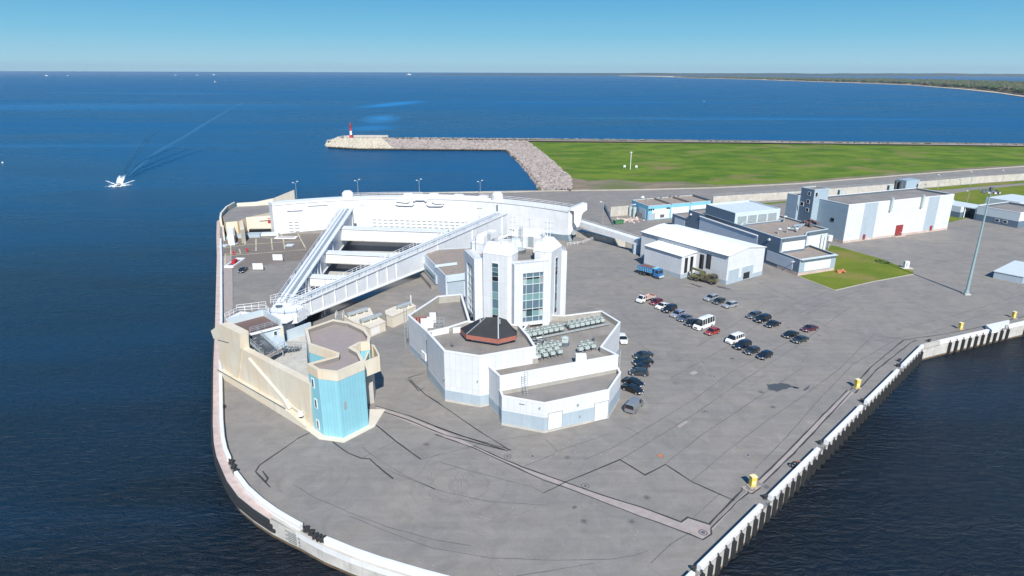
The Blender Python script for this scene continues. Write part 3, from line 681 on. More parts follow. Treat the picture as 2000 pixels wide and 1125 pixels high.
# ================================================================== SEA DEFENCE, FIELD, BREAKWATER
LEVEL = 0.05
mb = MB(); mb.poly(ccw(GL([(1030, 277.5), (1500, 281), (2000, 286.5), (2600, 293), (2600, 300), (2000, 323.5), (1800, 337), (1560, 357), (1400, 365), (1250, 369.5), (1118, 371), (1116, 350), (1068, 308)])), LEVEL)
mb.build('grass_field', M['grass'], kind='structure')
fl = [(1118, 371), (1116, 350), (1112, 346), (1150, 353), (1200, 350), (1260, 357), (1330, 354), (1400, 362), (1500, 358), (1560, 354), (1700, 342), (1800, 334), (2000, 321), (2000, 324), (1800, 338), (1560, 358), (1400, 366), (1250, 370)]
mb = MB(); mb.poly(ccw(GL(fl)), LEVEL + .03); mb.build('bare_soil_verge', M['soil'], kind='structure')
def ribbon(name, pts, w, z, m, parent=None, kind='structure', h=None):
    P = [Vector(G2(x, y)) for x, y in pts]; o = offline(P, w)
    mb = MB()
    for k in range(len(P) - 1):
        a, b, c, d = P[k], P[k + 1], o[k + 1], o[k]
        if h is None: mb.face([(a.x, a.y, z), (b.x, b.y, z), (c.x, c.y, z), (d.x, d.y, z)])
        else: mb.hexa([(a.x, a.y, z), (b.x, b.y, z), (c.x, c.y, z), (d.x, d.y, z), (a.x, a.y, h), (b.x, b.y, h), (c.x, c.y, h), (d.x, d.y, h)])
    return mb.build(name, m, parent, kind)
ribbon('field_kerb', [(935, 378), (1060, 374), (1120, 373), (1250, 371.5), (1400, 367.5), (1560, 359.5), (1800, 340), (2000, 325.5), (2600, 300)], 1.6, 0.0, M['gravelpath'], h=0.35)
ribbon('shore_path', [(2600, 294), (2000, 287.5), (1500, 281.5), (1030, 277.6), (850, 276.5), (745, 274)], -5.0, 1.3, M['gravelpath'])
ribbon('shore_bank', [(2600, 292), (2000, 285.8), (1500, 280), (1030, 276.4), (850, 275.5), (745, 273)], -5.5, 1.9, M['soil'])
# rock slopes
def rock_mesh(name, strips, n, r0, r1, m, seed):
    """strips: list of (low line px, high line px); rocks scattered over the ruled surface and joined"""
    rnd = random.Random(seed); V = []; F = []
    base = [(0, 0, 1), (0, 0, -1), (1, 0, 0), (-1, 0, 0), (0, 1, 0), (0, -1, 0)]
    bf = [(0, 2, 4), (0, 4, 3), (0, 3, 5), (0, 5, 2), (1, 4, 2), (1, 3, 4), (1, 5, 3), (1, 2, 5)]
    tot = []
    for lo, hi, zl, zh in strips:
        A = [G(x, y, zl) for x, y in lo]; B = [G(x, y, zh) for x, y in hi]
        for k in range(len(A) - 1):
            ar = (A[k + 1] - A[k]).cross(B[k] - A[k]).length + (B[k + 1] - B[k]).cross(B[k] - A[k]).length
            tot.append((ar, A[k], A[k + 1], B[k], B[k + 1]))
    S_ = sum(t[0] for t in tot)
    mb = MB()
    for ar, a0, a1, b0, b1 in tot:
        mb.face([a0, a1, b1, b0])
        for _ in range(int(n * ar / S_)):
            u, v = rnd.random(), rnd.random(); p = a0.lerp(a1, u).lerp(b0.lerp(b1, u), v); r = rnd.uniform(r0, r1)
            i = len(V); rot = Matrix.Rotation(rnd.uniform(0, 6.28), 3, Vector((rnd.gauss(0, 1), rnd.gauss(0, 1), rnd.gauss(0, 1))).normalized())
            for q in base: V.append(tuple(p + rot @ Vector(q) * r * rnd.uniform(0.65, 1.15) + Vector((0, 0, r * 0.25))))
            F += [tuple(i + w for w in f) for f in bf]
    i = len(V); V += [tuple(v) for v in mb.v]; F += [tuple(w + i for w in f) for f in mb.f]
    me = bpy.data.meshes.new(name); me.from_pydata(V, [], F); me.materials.append(m); me.update()
    o = bpy.data.objects.new(name, me); col.objects.link(o); o['kind'] = 'stuff'; return o
top1 = [(741, 274.5), (850, 276), (1029, 277)]
rock_mesh('rock_armour', [([(768, 291.5), (880, 292.5), (987, 293.5)], [(741, 271.5), (860, 274), (1029, 276.5)], -3.2, 1.4),
                          ([(987, 293.5), (1014, 319), (1044, 355), (1053, 373)], [(1029, 276.5), (1068, 307), (1116, 350), (1116, 370)], -3.2, 1.2)], 11000, 0.6, 1.6, M['rock'], 3)
rock_mesh('wet_rocks', [([(640, 288.6), (700, 292.3), (880, 294), (988, 295), (1015, 320), (1045, 356), (1053, 374)], [(641, 287.6), (701, 291.3), (880, 292.6), (989, 293.4), (1018, 319), (1049, 355), (1057, 373)], -3.3, -2.3)], 1800, 0.5, 1.0, M['rockwet'], 4)
rock_mesh('seaward_rocks', [([(640, 274), (800, 269.5), (1100, 272), (1500, 276), (2000, 282), (2600, 288)], [(640, 276), (800, 271), (1100, 273.5), (1500, 277.5), (2000, 283.5), (2600, 290)], -3.0, 1.1)], 3000, 0.5, 1.1, M['rock'], 5)
mbk = MB()
mbk.poly(ccw([Vector(G2(x, y, 1.3)) for x, y in [(655, 275), (664, 270.5), (700, 268.6), (745, 268.5), (850, 270.5), (1030, 273.5), (1030, 276.8), (850, 275), (745, 273.2), (700, 273.5)]]), 1.3)
mbk.build('breakwater_crest', M['gravelpath'], kind='structure')
rock_mesh('tetrapod_armour', [([(637, 286), (645, 288.2), (672, 290.8), (768, 291.8)], [(656, 275), (664, 273), (700, 273), (744, 273)], -3.2, 1.5), ([(637, 286), (640, 280)], [(656, 275), (664, 270.5)], -3.2, 1.5)], 1300, 1.2, 2.2, M['tetra'], 6)
# crown wall on the breakwater head
mb = MB(); P = [Vector(G2(x, y, 1.3)) for x, y in [(661, 271.2), (672, 269), (700, 268), (758, 268.2)]]; sweep(mb, outward(P, Vector((0, 1))), [(0, 1.2), (1.0, 1.2), (1.0, 3.2), (0, 3.2)])
t_ = mb.build('crown_wall', M['concrete'], org=G(700, 268)); tag(t_, 'low pale concrete wall curving round the end of the rock breakwater', 'concrete wall')
# lighthouse
lp = G(686, 270.6, 1.3); t_ = thing('lighthouse', 'small red and white banded lighthouse at the end of the breakwater', 'lighthouse', lp)
for z0, z1, r0, r1, m in ((0, 2.8, 1.7, 1.4, 'red'), (2.8, 3.4, 1.2, 1.15, 'red'), (3.4, 7.0, 1.1, 1.0, 'whitep'), (7.0, 10.6, 1.0, .9, 'red')):
    mb = MB(); mb.tube(lp + Vector((0, 0, z0)), lp + Vector((0, 0, z1)), r0, r1, 16); mb.build('tower_band', M[m], t_)
mb = MB(); mb.tube(lp + Vector((0, 0, 10.6)), lp + Vector((0, 0, 11.0)), 1.6, 1.6, 16); mb.rail([lp + Vector((1.5 * math.cos(k), 1.5 * math.sin(k), 11)) for k in np.linspace(0, 6.283, 9)], 0.9, 2, 0.09); mb.build('gallery', M['red'], t_)
mb = MB(); mb.tube(lp + Vector((0, 0, 11)), lp + Vector((0, 0, 12.9)), 0.9, 0.9, 10); mb.build('lantern', M['steeldark'], t_)
mb = MB(); mb.tube(lp + Vector((0, 0, 12.9)), lp + Vector((0, 0, 14.0)), 1.2, 0.15, 12); mb.build('dome', M['red'], t_)
# weather station on the field
wp = G(1231, 331, LEVEL); t_ = thing('measuring_mast', 'thin white measuring mast standing alone on the green field', 'mast', wp)
mb = MB(); mb.bar(wp, wp + Vector((0, 0, 11.5)), 0.3); mb.build('pole', M['whitep'], t_)
mb = MB(); mb.box(wp.x - 1, wp.x + 1, wp.y - .2, wp.y + .2, wp.z + 10.9, wp.z + 11.1); mb.build('crossarm', M['whitep'], t_)
for x, y, lb in ((1219.5, 330, 'small white instrument box on legs left of the measuring mast'), (1242.5, 330.5, 'small white instrument box on legs right of the measuring mast')):
    q = G(x, y, LEVEL); b = thing('instrument_box', lb, 'instrument box', q, 'instrument boxes on the field')
    mb = MB(); mb.box(q.x - .7, q.x + .7, q.y - .5, q.y + .5, q.z + 1.2, q.z + 2.4); mb.build('box', M['whitep'], b)
    mb = MB(); [mb.bar((q.x + sx, q.y + sy, q.z), (q.x + sx, q.y + sy, q.z + 1.2), .12) for sx in (-.6, .6) for sy in (-.4, .4)]; mb.build('legs', M['steel'], b)

# wooded headland, far coast
mb = MB(); fr = [(1208, 148.2), (1290, 150.2), (1350, 152.6), (1450, 155), (1600, 160.2), (1700, 163.5), (1780, 167), (1880, 175), (1950, 182.5), (2000, 190), (2100, 210), (2500, 260)]
bk = [(2500, 190), (2100, 164), (2000, 160.5), (1850, 158), (1700, 155.5), (1500, 151.5), (1350, 149), (1208, 147.6)]
hd = ccw([Vector(G2(x, y, SEA)) for x, y in fr + bk]); mb.poly(hd, SEA + 1.0)
mb.build('headland_shore', M['sand'], kind='structure')
rnd = random.Random(11); V = []; F = []
ico = [(0, 0, 1), (.89, 0, .45), (.28, .85, .45), (-.72, .53, .45), (-.72, -.53, .45), (.28, -.85, .45), (.72, .53, -.3), (-.28, .85, -.3), (-.89, 0, -.3), (-.28, -.85, -.3), (.72, -.53, -.3)]
icf = [(0, 1, 2), (0, 2, 3), (0, 3, 4), (0, 4, 5), (0, 5, 1), (1, 6, 2), (2, 7, 3), (3, 8, 4), (4, 9, 5), (5, 10, 1), (6, 7, 2), (7, 8, 3), (8, 9, 4), (9, 10, 5), (10, 6, 1)]
def crown(p, r, h):
    i = len(V)
    for q in ico: V.append((p[0] + q[0] * r * rnd.uniform(.7, 1.2), p[1] + q[1] * r * rnd.uniform(.7, 1.2), p[2] + h * (0.55 + 0.45 * q[2]) * rnd.uniform(.85, 1.15)))
    F.extend(tuple(w + i for w in f) for f in icf)
for _ in range(9000):
    x = rnd.uniform(1255, 2350); 
    yf = np.interp(x, [p[0] for p in fr], [p[1] for p in fr]); yb = np.interp(x, [p[0] for p in reversed(bk)], [p[1] for p in reversed(bk)])
    t = rnd.random() ** 1.3; y = yf - 0.3 - (yf - yb) * 0.14 - t * (yf - yb) * 0.75
    p = G(x, y, SEA + 1); d = p.y
    if d > 9500: continue
    crown(p, rnd.uniform(6, 12) * (1 + d / 5000), rnd.uniform(8, 17) * min(1.25, 0.75 + (x - 1255) / 900))
me = bpy.data.meshes.new('headland_forest'); me.from_pydata(V, [], F); me.materials.append(M['forest']); me.update()
o = bpy.data.objects.new('headland_forest', me); col.objects.link(o); o['kind'] = 'stuff'
mb = MB(); px = list(range(780, 2700, 12)); rr = random.Random(5); prev = None; hh = 50
for x in px:
    hh += rr.uniform(-5, 5); hh = max(35, min(75, hh)); k = min(1, (x - 780) / 800.0) ** .6
    d = 14000.0; q = ray(x, 140.5); s_ = d / q[1]; top = max(2, hh * k * .8 + 14 * k); cur = (Vector((q[0] * s_, d, SEA)), Vector((q[0] * s_, d + 250, SEA + top)), Vector((q[0] * s_, d + 1500, SEA)))
    if prev:
        mb.face([prev[0], cur[0], cur[1], prev[1]]); mb.face([prev[1], cur[1], cur[2], prev[2]])
    prev = cur
mb.build('far_coast', M['coast'], kind='structure')

# ships and boats
def ship(x, y, L_, label, hd=0.0, sup=True, dark=False):
    p = G(x, y, SEA); t = local(thing('ship', label, 'ship', p, None, hd)); W_ = L_ * .17
    mb = MB(); out = [Vector((-L_ / 2, -W_ / 2)), Vector((L_ * .3, -W_ / 2)), Vector((L_ / 2, 0)), Vector((L_ * .3, W_ / 2)), Vector((-L_ / 2, W_ / 2))]; mb.prism(out, -1, L_ * .10); mb.build('hull', M['whitep'] if not dark else M['steeldark'], t)
    mb = MB(); mb.prism([Vector((-L_ * .35, -W_ * .4)), Vector((L_ * .15, -W_ * .4)), Vector((L_ * .22, 0)), Vector((L_ * .15, W_ * .4)), Vector((-L_ * .35, W_ * .4))], L_ * .10, L_ * .2); mb.build('superstructure', M['whitep'], t)
    mb = MB(); mb.box(-L_ * .1, L_ * .05, -W_ * .25, W_ * .25, L_ * .2, L_ * .28); mb.build('bridge', M['whitep'], t)
    mb = MB(); mb.bar((0, 0, L_ * .28), (0, 0, L_ * .42), L_ * .02); mb.build('mast', M['whitep'], t)
ship(420, 161, 26, 'white ship heading straight in, far out on the left half of the sea', R(-90))
ship(799, 146.3, 95, 'white ship on the horizon above the lighthouse, in the middle of the photo', R(175))
ship(91, 148.3, 40, 'tiny white ship on the horizon, the leftmost in the photo', 0)
ship(132, 148.0, 24, 'tiny white vessel on the horizon, second from the left', 0)
ship(343, 147.0, 30, 'tiny pale vessel on the horizon, third from the left', 0)
ship(385, 147.0, 30, 'tiny pale ship on the horizon just left of the white ship', 0)
ship(418, 146.3, 45, 'tiny white ship on the horizon directly behind the nearer white ship', 0)
for x, y, lb in ((284, 193.5, 'tiny dark and white buoy in the sea left of the wake'), (409, 187, 'tiny reddish buoy below the white ship'), (5, 318, 'tiny white buoy at the left edge of the photo'), (1472, 216, 'tiny red buoy in the bay in front of the headland'), (1375, 198, 'tiny white buoy far out in the bay')):
    p = G(x, y, SEA); t = thing('buoy', lb, 'buoy', p); s_ = max(.6, p.y / 1900)
    mb = MB(); mb.tube(p, p + Vector((0, 0, 1.2 * s_)), 1.0 * s_, .5 * s_, 8); mb.build('float', M['red'] if 'red' in lb else M['whitep'], t)
    mb = MB(); mb.tube(p + Vector((0, 0, 1.2 * s_)), p + Vector((0, 0, 2.2 * s_)), .15 * s_, .1 * s_, 6); mb.build('topmark', M['steeldark'], t)
# motor boat with bow spray and wake
bp_ = G(232.5, 363, SEA); hdg = math.atan2((G2(225, 400, SEA) - G2(240, 340, SEA)).y, (G2(225, 400, SEA) - G2(240, 340, SEA)).x)
t = local(thing('motor_boat', 'small dark hulled motor boat throwing up white spray', 'boat', bp_, None, hdg)); t.scale = (.65, .65, .65)
mb = MB(); secs = []
for x, w, zt in ((-5, 1.5, 1.1), (-2, 1.8, 1.1), (1.5, 1.7, 1.35), (4, 1.0, 1.7), (5.6, 0.06, 2.0)):
    secs.append([Vector((x, -w, zt)), Vector((x, -w * .75, .2)), Vector((x, 0, -.4)), Vector((x, w * .75, .2)), Vector((x, w, zt))])
for a, b in zip(secs, secs[1:]):
    for k in range(4): mb.face([a[k], b[k], b[k + 1], a[k + 1]])
    mb.face([a[4], b[4], b[0], a[0]])
mb.face(list(reversed(secs[0]))); mb.build('hull', M['steeldark'], t)
mb = MB(); mb.hexa([(-2.5, -1.2, 1.1), (1.8, -1.2, 1.2), (1.8, 1.2, 1.2), (-2.5, 1.2, 1.1), (-2.2, -1, 2.7), (.7, -1, 2.7), (.7, 1, 2.7), (-2.2, 1, 2.7)]); mb.build('cabin', M['whitep'], t)
mb = MB(); mb.box(.75, 1.5, -1.02, 1.02, 1.7, 2.4); mb.build('windscreen', M['carglass'], t)
mb = MB(); mb.tube((-1.5, 0, 2.7), (-1.9, 0, 6.0), .1); mb.build('mast', M['whitep'], t)
rnd = random.Random(2); mb = MB(); ch, sh = math.cos(hdg), math.sin(hdg)
def blob(lx, ly, z, r):
    i = [Vector((q[0] * r * rnd.uniform(.6, 1.2), q[1] * r * rnd.uniform(.6, 1.2), q[2] * r * .45)) for q in ico]
    c = Vector((bp_.x + lx * ch - ly * sh, bp_.y + lx * sh + ly * ch, z))
    for f in icf: mb.face([c + i[w] for w in f])
for _ in range(150):
    s_ = rnd.choice((-1, 1)); u = rnd.random() ** .7; blob(3.5 - u * 5.5 + rnd.gauss(0, .5 + u), s_ * (1.0 + u * 4.2) + rnd.gauss(0, .5 + u * .5), SEA + rnd.uniform(0, .9) * (1 - u), rnd.uniform(.2, .8) * (1.1 - u * .85))
for _ in range(420):
    u = rnd.random() ** 1.4; blob(-4 - u * 42, rnd.uniform(-1, 1) * (1.2 + u * 1.0), SEA + .03, rnd.uniform(.2, .9) * (1.1 - u * .8))
for _ in range(45):
    u = rnd.random(); blob(-4 - u * 14, 1.5 + u * 6 + rnd.uniform(-.4, .4), SEA + .1, rnd.uniform(.15, .5)); blob(-4 - u * 20, -1.5 - u * 6 + rnd.uniform(-.4, .4), SEA + .1, rnd.uniform(.15, .5))
mb.build('bow_spray', M['foam'], kind='stuff')
# wake ridges: long low swells diverging behind the boat
def ridge(pts, w, h, name, m):
    P = [Vector(G2(x, y, SEA)) for x, y in pts]; ln = []
    for k in range(len(P) - 1):
        n = 6
        for j in range(n): ln.append(P[k].lerp(P[k + 1], j / n))
    ln.append(P[-1]); mb = MB(); N_ = len(ln); o1 = offline(ln, 1.0)
    rings = []
    for k, (p, q) in enumerate(zip(ln, o1)):
        e = min(1, k / 3, (N_ - 1 - k) / (N_ * .4)); wd = w * (0.35 + 0.65 * k / N_); 
        rings.append([Vector((p.x + (q.x - p.x) * wd * d, p.y + (q.y - p.y) * wd * d, SEA - .05 + h * e * zz)) for d, zz in ((-1, 0), (-.4, .75), (0, 1), (.4, .75), (1, 0))])
    for a, b in zip(rings, rings[1:]):
        for k in range(4): mb.face([a[k], a[k + 1], b[k + 1], b[k]])
    mb.build(name, m, kind='stuff', smooth=True)
ridge([(247, 348), (285, 313), (310, 295), (350, 273), (400, 242), (450, 213), (500, 187)], 3.6, 0.25, 'wake_trail', M['wake'])
for dx in (0, 9, 17):
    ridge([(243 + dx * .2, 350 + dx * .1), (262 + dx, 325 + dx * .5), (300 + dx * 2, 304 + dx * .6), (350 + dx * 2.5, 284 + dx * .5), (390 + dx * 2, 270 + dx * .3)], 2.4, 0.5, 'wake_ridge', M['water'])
for dx in (0, 8):
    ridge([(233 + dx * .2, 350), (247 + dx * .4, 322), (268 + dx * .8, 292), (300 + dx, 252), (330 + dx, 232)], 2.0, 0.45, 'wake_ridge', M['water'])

# ================================================================== SECTOR GATE
arcpx = [(533, 400, 12), (565, 395.5, 12), (600, 391.5, 12), (640, 388, 12), (690, 385.5, 12), (750, 385, 12), (800, 386, 12), (870, 388, 12), (940, 391, 12), (1000, 396, 12), (1060, 402.5, 12), (1116, 409.5, 12)]
arc0 = [Vector(G2(*p)) for p in arcpx]
# least squares circle for a clean arc
Aq = np.array([[2 * p.x, 2 * p.y, 1] for p in arc0]); bq = np.array([p.x ** 2 + p.y ** 2 for p in arc0]); cx, cy, c0 = np.linalg.lstsq(Aq, bq, rcond=None)[0]
CR = math.sqrt(c0 + cx * cx + cy * cy); a0 = math.atan2(arc0[0].y - cy, arc0[0].x - cx); a1 = math.atan2(arc0[-1].y - cy, arc0[-1].x - cx)
NA = 36; arc = [Vector((cx + CR * math.cos(a0 + (a1 - a0) * k / NA), cy + CR * math.sin(a0 + (a1 - a0) * k / NA))) for k in range(NA + 1)]
def arcout(p, d): return p + (p - Vector((cx, cy))).normalized() * d
gate = thing('storm_surge_gate', 'huge curved white steel storm gate resting in its dock beyond the arms', 'sea gate', (arc[NA // 2].x, arc[NA // 2].y, 0))
ZG = 12.0
mb = MB(); acc = 0
for k in range(NA):
    p, q = arc[k], arc[k + 1]; P_, Q_ = arcout(p, 5), arcout(q, 5); L_ = (q - p).length
    zb = -0.02 if k < 8 else -2.2
    if k > NA - 9: zb = -2.2 + (k - (NA - 9)) * 0.55
    zb2 = zb if k < NA - 9 else zb + 0.55
    mb.face([(p.x, p.y, zb), (q.x, q.y, zb2), (q.x, q.y, ZG - .8), (p.x, p.y, ZG - .8)], [(acc, 0), (acc + L_, 0), (acc + L_, 12), (acc, 12)])
    p2, q2 = arcout(p, -.25), arcout(q, -.25)
    mb.face([(p.x, p.y, ZG - .8), (q.x, q.y, ZG - .8), (q2.x, q2.y, ZG - .7), (p2.x, p2.y, ZG - .7)])
    mb.face([(p2.x, p2.y, ZG - .7), (q2.x, q2.y, ZG - .7), (q2.x, q2.y, ZG), (p2.x, p2.y, ZG)])
    mb.face([(p2.x, p2.y, ZG), (q2.x, q2.y, ZG), (Q_.x, Q_.y, ZG), (P_.x, P_.y, ZG)])
    mb.face([(P_.x, P_.y, ZG), (Q_.x, Q_.y, ZG), (Q_.x, Q_.y, zb2), (P_.x, P_.y, zb)]); mb.face([(p.x, p.y, zb), (P_.x, P_.y, zb), (Q_.x, Q_.y, zb2), (q.x, q.y, zb2)]); acc += L_
for k, s_ in ((0, 1), (NA, -1)):
    p, P_ = arc[k], arcout(arc[k], 5); zb = -0.02 if k == 0 else 2.2
    mb.face([(p.x, p.y, zb), (p.x, p.y, ZG), (P_.x, P_.y, ZG), (P_.x, P_.y, zb)])
mb.build('skin_plate', M['gatewhite'], gate)
def arcpt(x, y):
    """point on the curved inner face seen at a pixel"""
    for k in range(NA):
        w = Wall(arc[k], arc[k + 1]); u, z = w.hit(x, y)
        if 0 <= u <= w.L: return w, u, z
    w = Wall(arc[NA - 1], arc[NA]); u, z = w.hit(x, y); return w, u, z
vent_me = None
def gslot(x, y, wpx, h, name='vent_slot', m='steel', o=0.06):
    w, u, z = arcpt(x, y); u2 = u + wpx
    mb = MB(); w.box(mb, u, u2, z - h / 2, z + h / 2, -.05, o); return mb.build(name, M[m], gate)
for r_ in range(3):
    for k in range(17 - r_):
        x = 731 + k * 10.85 + r_ * 1.0
        y = 429.3 + r_ * 6.1 + k * 0.33
        if x < 905 - r_ * 6: gslot(x - 4, y, 1.55, 0.42)
for r_ in range(4):
    for k in range(2): gslot(563.5 + k * 11.5 + r_ * .7, 434.5 + r_ * 6, 1.6, 0.42)
    for k in range(3): gslot(546 + k * 6 - r_ * 1.5, 435.5 + r_ * 6.2, 0.28, 0.22)
for x, y in ((702, 400.5), (932, 407)):
    for k in range(4): gslot(x + k * 2.6, y, 0.26, 0.30, 'port_hole', 'darkwin')
# pipework along the upper face
def gpipe(pts, r=.2):
    P = []
    for x, y in pts:
        w, u, z = arcpt(x, y); P.append(w.p(u, z, .5))
    mb = MB()
    for a, b in zip(P, P[1:]): mb.tube(a, b, r, None, 8)
    mb.build('pipe', M['whitep'], gate)
gpipe([(773, 398), (778, 400), (805, 400.5), (808, 397.5)], .35); gpipe([(774, 392), (790, 394.5), (798, 394.5), (800, 391)], .3); gpipe([(834, 398), (838, 401.5), (862, 401.5), (866, 400)], .35)
gpipe([(844, 393), (850, 396.5), (868, 396.5)], .3); gpipe([(808, 392), (812, 389.5), (830, 389.5), (833, 393)], .5); gpipe([(770, 393), (772, 428)], .12); gpipe([(869, 398), (870, 431)], .12)
gpipe([(560, 411), (590, 409.5)], .15); gpipe([(601, 401), (640, 398.5)], .12)
# walkway along the crest with railings and fittings
rl = MB(); seg = [(k, arcout(arc[k], 4.7)) for k in range(NA + 1)]
rl.rail([(q.x, q.y, ZG) for k, q in seg if 8 <= k <= 17], 1.2, 2.4, .09); rl.build('railing', M['whitep'], gate)
rl = MB(); rl.rail([(q.x, q.y, ZG) for k, q in seg if 24 <= k <= NA], 1.2, 2.4, .09); rl.build('railing', M['whitep'], gate)
mb = MB()
for k in range(15, 25):
    a = arcout(arc[k], 1.5); b = arcout(arc[k + 1], 3.6)
    mb.prism([a, arcout(arc[k + 1], 1.5), b, arcout(arc[k], 3.6)], ZG, ZG + (.7 if k % 3 else 1.2))
mb.build('crest_housing', M['whitep'], gate)
for x, y, h in ((680, 391, 4.0), (967, 400, 4.6)):
    w, u, z = arcpt(x, y); c = w.p(u, 0, -2.2); mb = MB(); mb.tube((c.x, c.y, ZG - 2), (c.x, c.y, ZG + h * .45), 2.3, 2.2, 18); mb.tube((c.x, c.y, ZG + h * .45), (c.x, c.y, ZG + h * .68), 2.2, 1.3, 18)
    mb.build('lifting_post', M['gatewhite'], gate, smooth=False)
w, u, z = arcpt(971, 402); mb = MB(); w.box(mb, u - .3, u + .3, z - 3.2, z + .4, 0, .12); mb.build('slot', M['trim'], gate)
# end bracket of the gate at the right
e0 = arc[NA]; ed = Vector((1, -.12)); we = Wall(e0, e0 + ed * 10)
def traced(w, pxs, d0, d1):
    """outline traced on a wall plane, given real thickness from offset d0 to d1 (behind is negative)"""
    uz = [w.hit(x, y) for x, y in pxs]; mb = MB(); n = len(uz)
    ar = sum(uz[k][0] * uz[(k + 1) % n][1] - uz[(k + 1) % n][0] * uz[k][1] for k in range(n))
    if ar < 0: uz.reverse()
    F_ = [w.p(u, z, d0) for u, z in uz]; B_ = [w.p(u, z, d1) for u, z in uz]
    tri = geometry.tessellate_polygon([[Vector((u, z, 0)) for u, z in uz]])
    for t in tri:
        for S_, fl_ in ((F_, 1), (B_, -1)):
            P = [S_[k] for k in t]; nn = (P[1] - P[0]).cross(P[2] - P[0])
            if (nn.xy.dot(w.n)) * fl_ < 0: P.reverse()
            mb.face(P, [(p.dot(Vector((w.t.x, w.t.y, 0))), p.z) for p in P])
    for k in range(n):
        j = (k + 1) % n; P = [F_[k], F_[j], B_[j], B_[k]]; mb.face(P)
    return mb
mb = traced(we, [(1114, 407.5), (1137, 398.3), (1146.7, 400.4), (1146.7, 409.5), (1139, 415), (1136, 421), (1135, 432), (1130, 443), (1127, 444), (1121, 434), (1121, 412), (1114, 411)], 0.2, -3.5); mb.build('end_bracket', M['gatewhite'], gate)
mb = MB(); mb.tube(we.p(2.2, 3.6, .4), we.p(2.2, 3.6, -2), .8, .8, 10); mb.build('end_roller', M['steel'], gate)
# sloping hull under the right end
mb = MB(); p3, q3 = arc[NA - 8], arc[NA]; pin, qin_ = arcout(p3, 2.5), arcout(q3, 2.5)
mb.hexa([(p3.x, p3.y, 1.2), (q3.x, q3.y, 2.6), (qin_.x, qin_.y, 2.6), (pin.x, pin.y, 1.2), (arcout(p3, 1.6).x, arcout(p3, 1.6).y, -2.3), (arcout(q3, 1.6).x, arcout(q3, 1.6).y, -1), (qin_.x, qin_.y, -1), (pin.x, pin.y, -2.3)]); mb.build('float_hull', M['greyblue'], gate)

# arms and cross beams: built where the sight lines meet the gate and the hinge
PIV = Vector(G2(545, 612, 6))
AL = Vector(G2(679, 406, 10)); AR = Vector(G2(981, 414, 10))
def arm(end, w0, w1, zb0, zb1, zt0, zt1, name, railside, u1=1.0):
    d = (end - PIV).normalized(); n = Vector((-d.y, d.x)); L_ = (end - PIV).length * u1
    def pt(u, o, z): q = PIV + d * (u * L_) + n * o; return Vector((q.x, q.y, z))
    def W_(u): return w0 + (w1 - w0) * u
    def B_(u): return zb0 + (zb1 - zb0) * u
    def T_(u): return zt0 + (zt1 - zt0) * u
    N_ = 14; mb = MB()
    U = [k / N_ for k in range(N_ + 1)]
    for a, b in zip(U, U[1:]):
        mb.hexa([pt(a, -W_(a), B_(a)), pt(b, -W_(b), B_(b)), pt(b, W_(b), B_(b)), pt(a, W_(a), B_(a)), pt(a, -W_(a), T_(a)), pt(b, -W_(b), T_(b)), pt(b, W_(b), T_(b)), pt(a, W_(a), T_(a))])
    mb.build('girder', M['armwhite'], gate)
    # top and bottom flanges standing proud, box chord along the top
    for zf, th in ((T_, .35), (lambda u: B_(u) + .3, .3)):
        mb = MB(); a, b = 0, 1
        mb.hexa([pt(a, -W_(a) - .35, zf(a) - th), pt(b, -W_(b) - .35, zf(b) - th), pt(b, W_(b) + .35, zf(b) - th), pt(a, W_(a) + .35, zf(a) - th), pt(a, -W_(a) - .35, zf(a) + .04), pt(b, -W_(b) - .35, zf(b) + .04), pt(b, W_(b) + .35, zf(b) + .04), pt(a, W_(a) + .35, zf(a) + .04)])
        mb.build('flange', M['gatewhite'], gate)
    for k in range(1, 26):       # web stiffeners
        u = k / 26; 
        if 1 < k < 10 or k % 5 == 0:
            mb = MB()
            for s_ in (-1, 1): mb.bar(pt(u, s_ * (W_(u) + .12), B_(u) + .3), pt(u, s_ * (W_(u) + .12), T_(u) - .35), .2, .24)
            mb.build('web_stiffener', M['gatewhite'], gate)
    for s_ in railside:
        mb = MB(); mb.rail([pt(0.02 if k == 0 else k / 12 * .96, s_ * (W_(k / 12) + .2), T_(k / 12)) for k in range(13)], 1.15, 1.9, .08); mb.build('railing', M['whitep'], gate)
    # raised pipe / cable tray on top
    mb = MB(); mb.bar(pt(.04, -.3 * w1, T_(.04) + .25), pt(.97, -.3 * w1, T_(.97) + .25), .7, .4); mb.build('cable_tray', M['steel'], gate)
    mb = MB(); mb.bar(pt(.04, .45 * w1, T_(.04) + .12), pt(.97, .45 * w1, T_(.97) + .12), .3, .22); mb.build('cable_tray', M['bandblue'], gate)
    return pt, W_, B_, T_
ptR, WR, BR, TR = arm(AR, 1.6, 2.1, 3.4, 0.9, 7.2, 10.0, 'arm', (-1, 1))
ptL, WL, BL, TL = arm(AL, 1.4, 2.0, 3.4, 1.0, 7.2, 10.0, 'arm', (1,))
def beam(x0, y0, x1, y1, z, w, h, ext=4.0):
    a, b = Vector(G2(x0, y0, z)), Vector(G2(x1, y1, z)); dr = (b - a).normalized(); a = a - dr * 3; b = b + dr * ext
    n = Vector((-dr.y, dr.x)); n = n if n.y > 0 else -n; c = [a, b, b + n * w, a + n * w]
    mb = MB(); mb.prism(c, z - h, z, True, True); mb.build('cross_beam', M['gatewhite'], gate)
    mb = MB(); f = [a - n * .3, b - n * .3, b + n * (w + .2), a + n * (w + .2)]; mb.prism(f, z - .12, z + .08, True, True); mb.build('beam_flange', M['gatewhite'], gate)
    mb = MB(); f = [a - n * .35, b - n * .35, b + n * .1, a + n * .1]; mb.prism(f, z - h - .1, z - h + .15, True, True); mb.build('beam_flange', M['concrete'], gate)
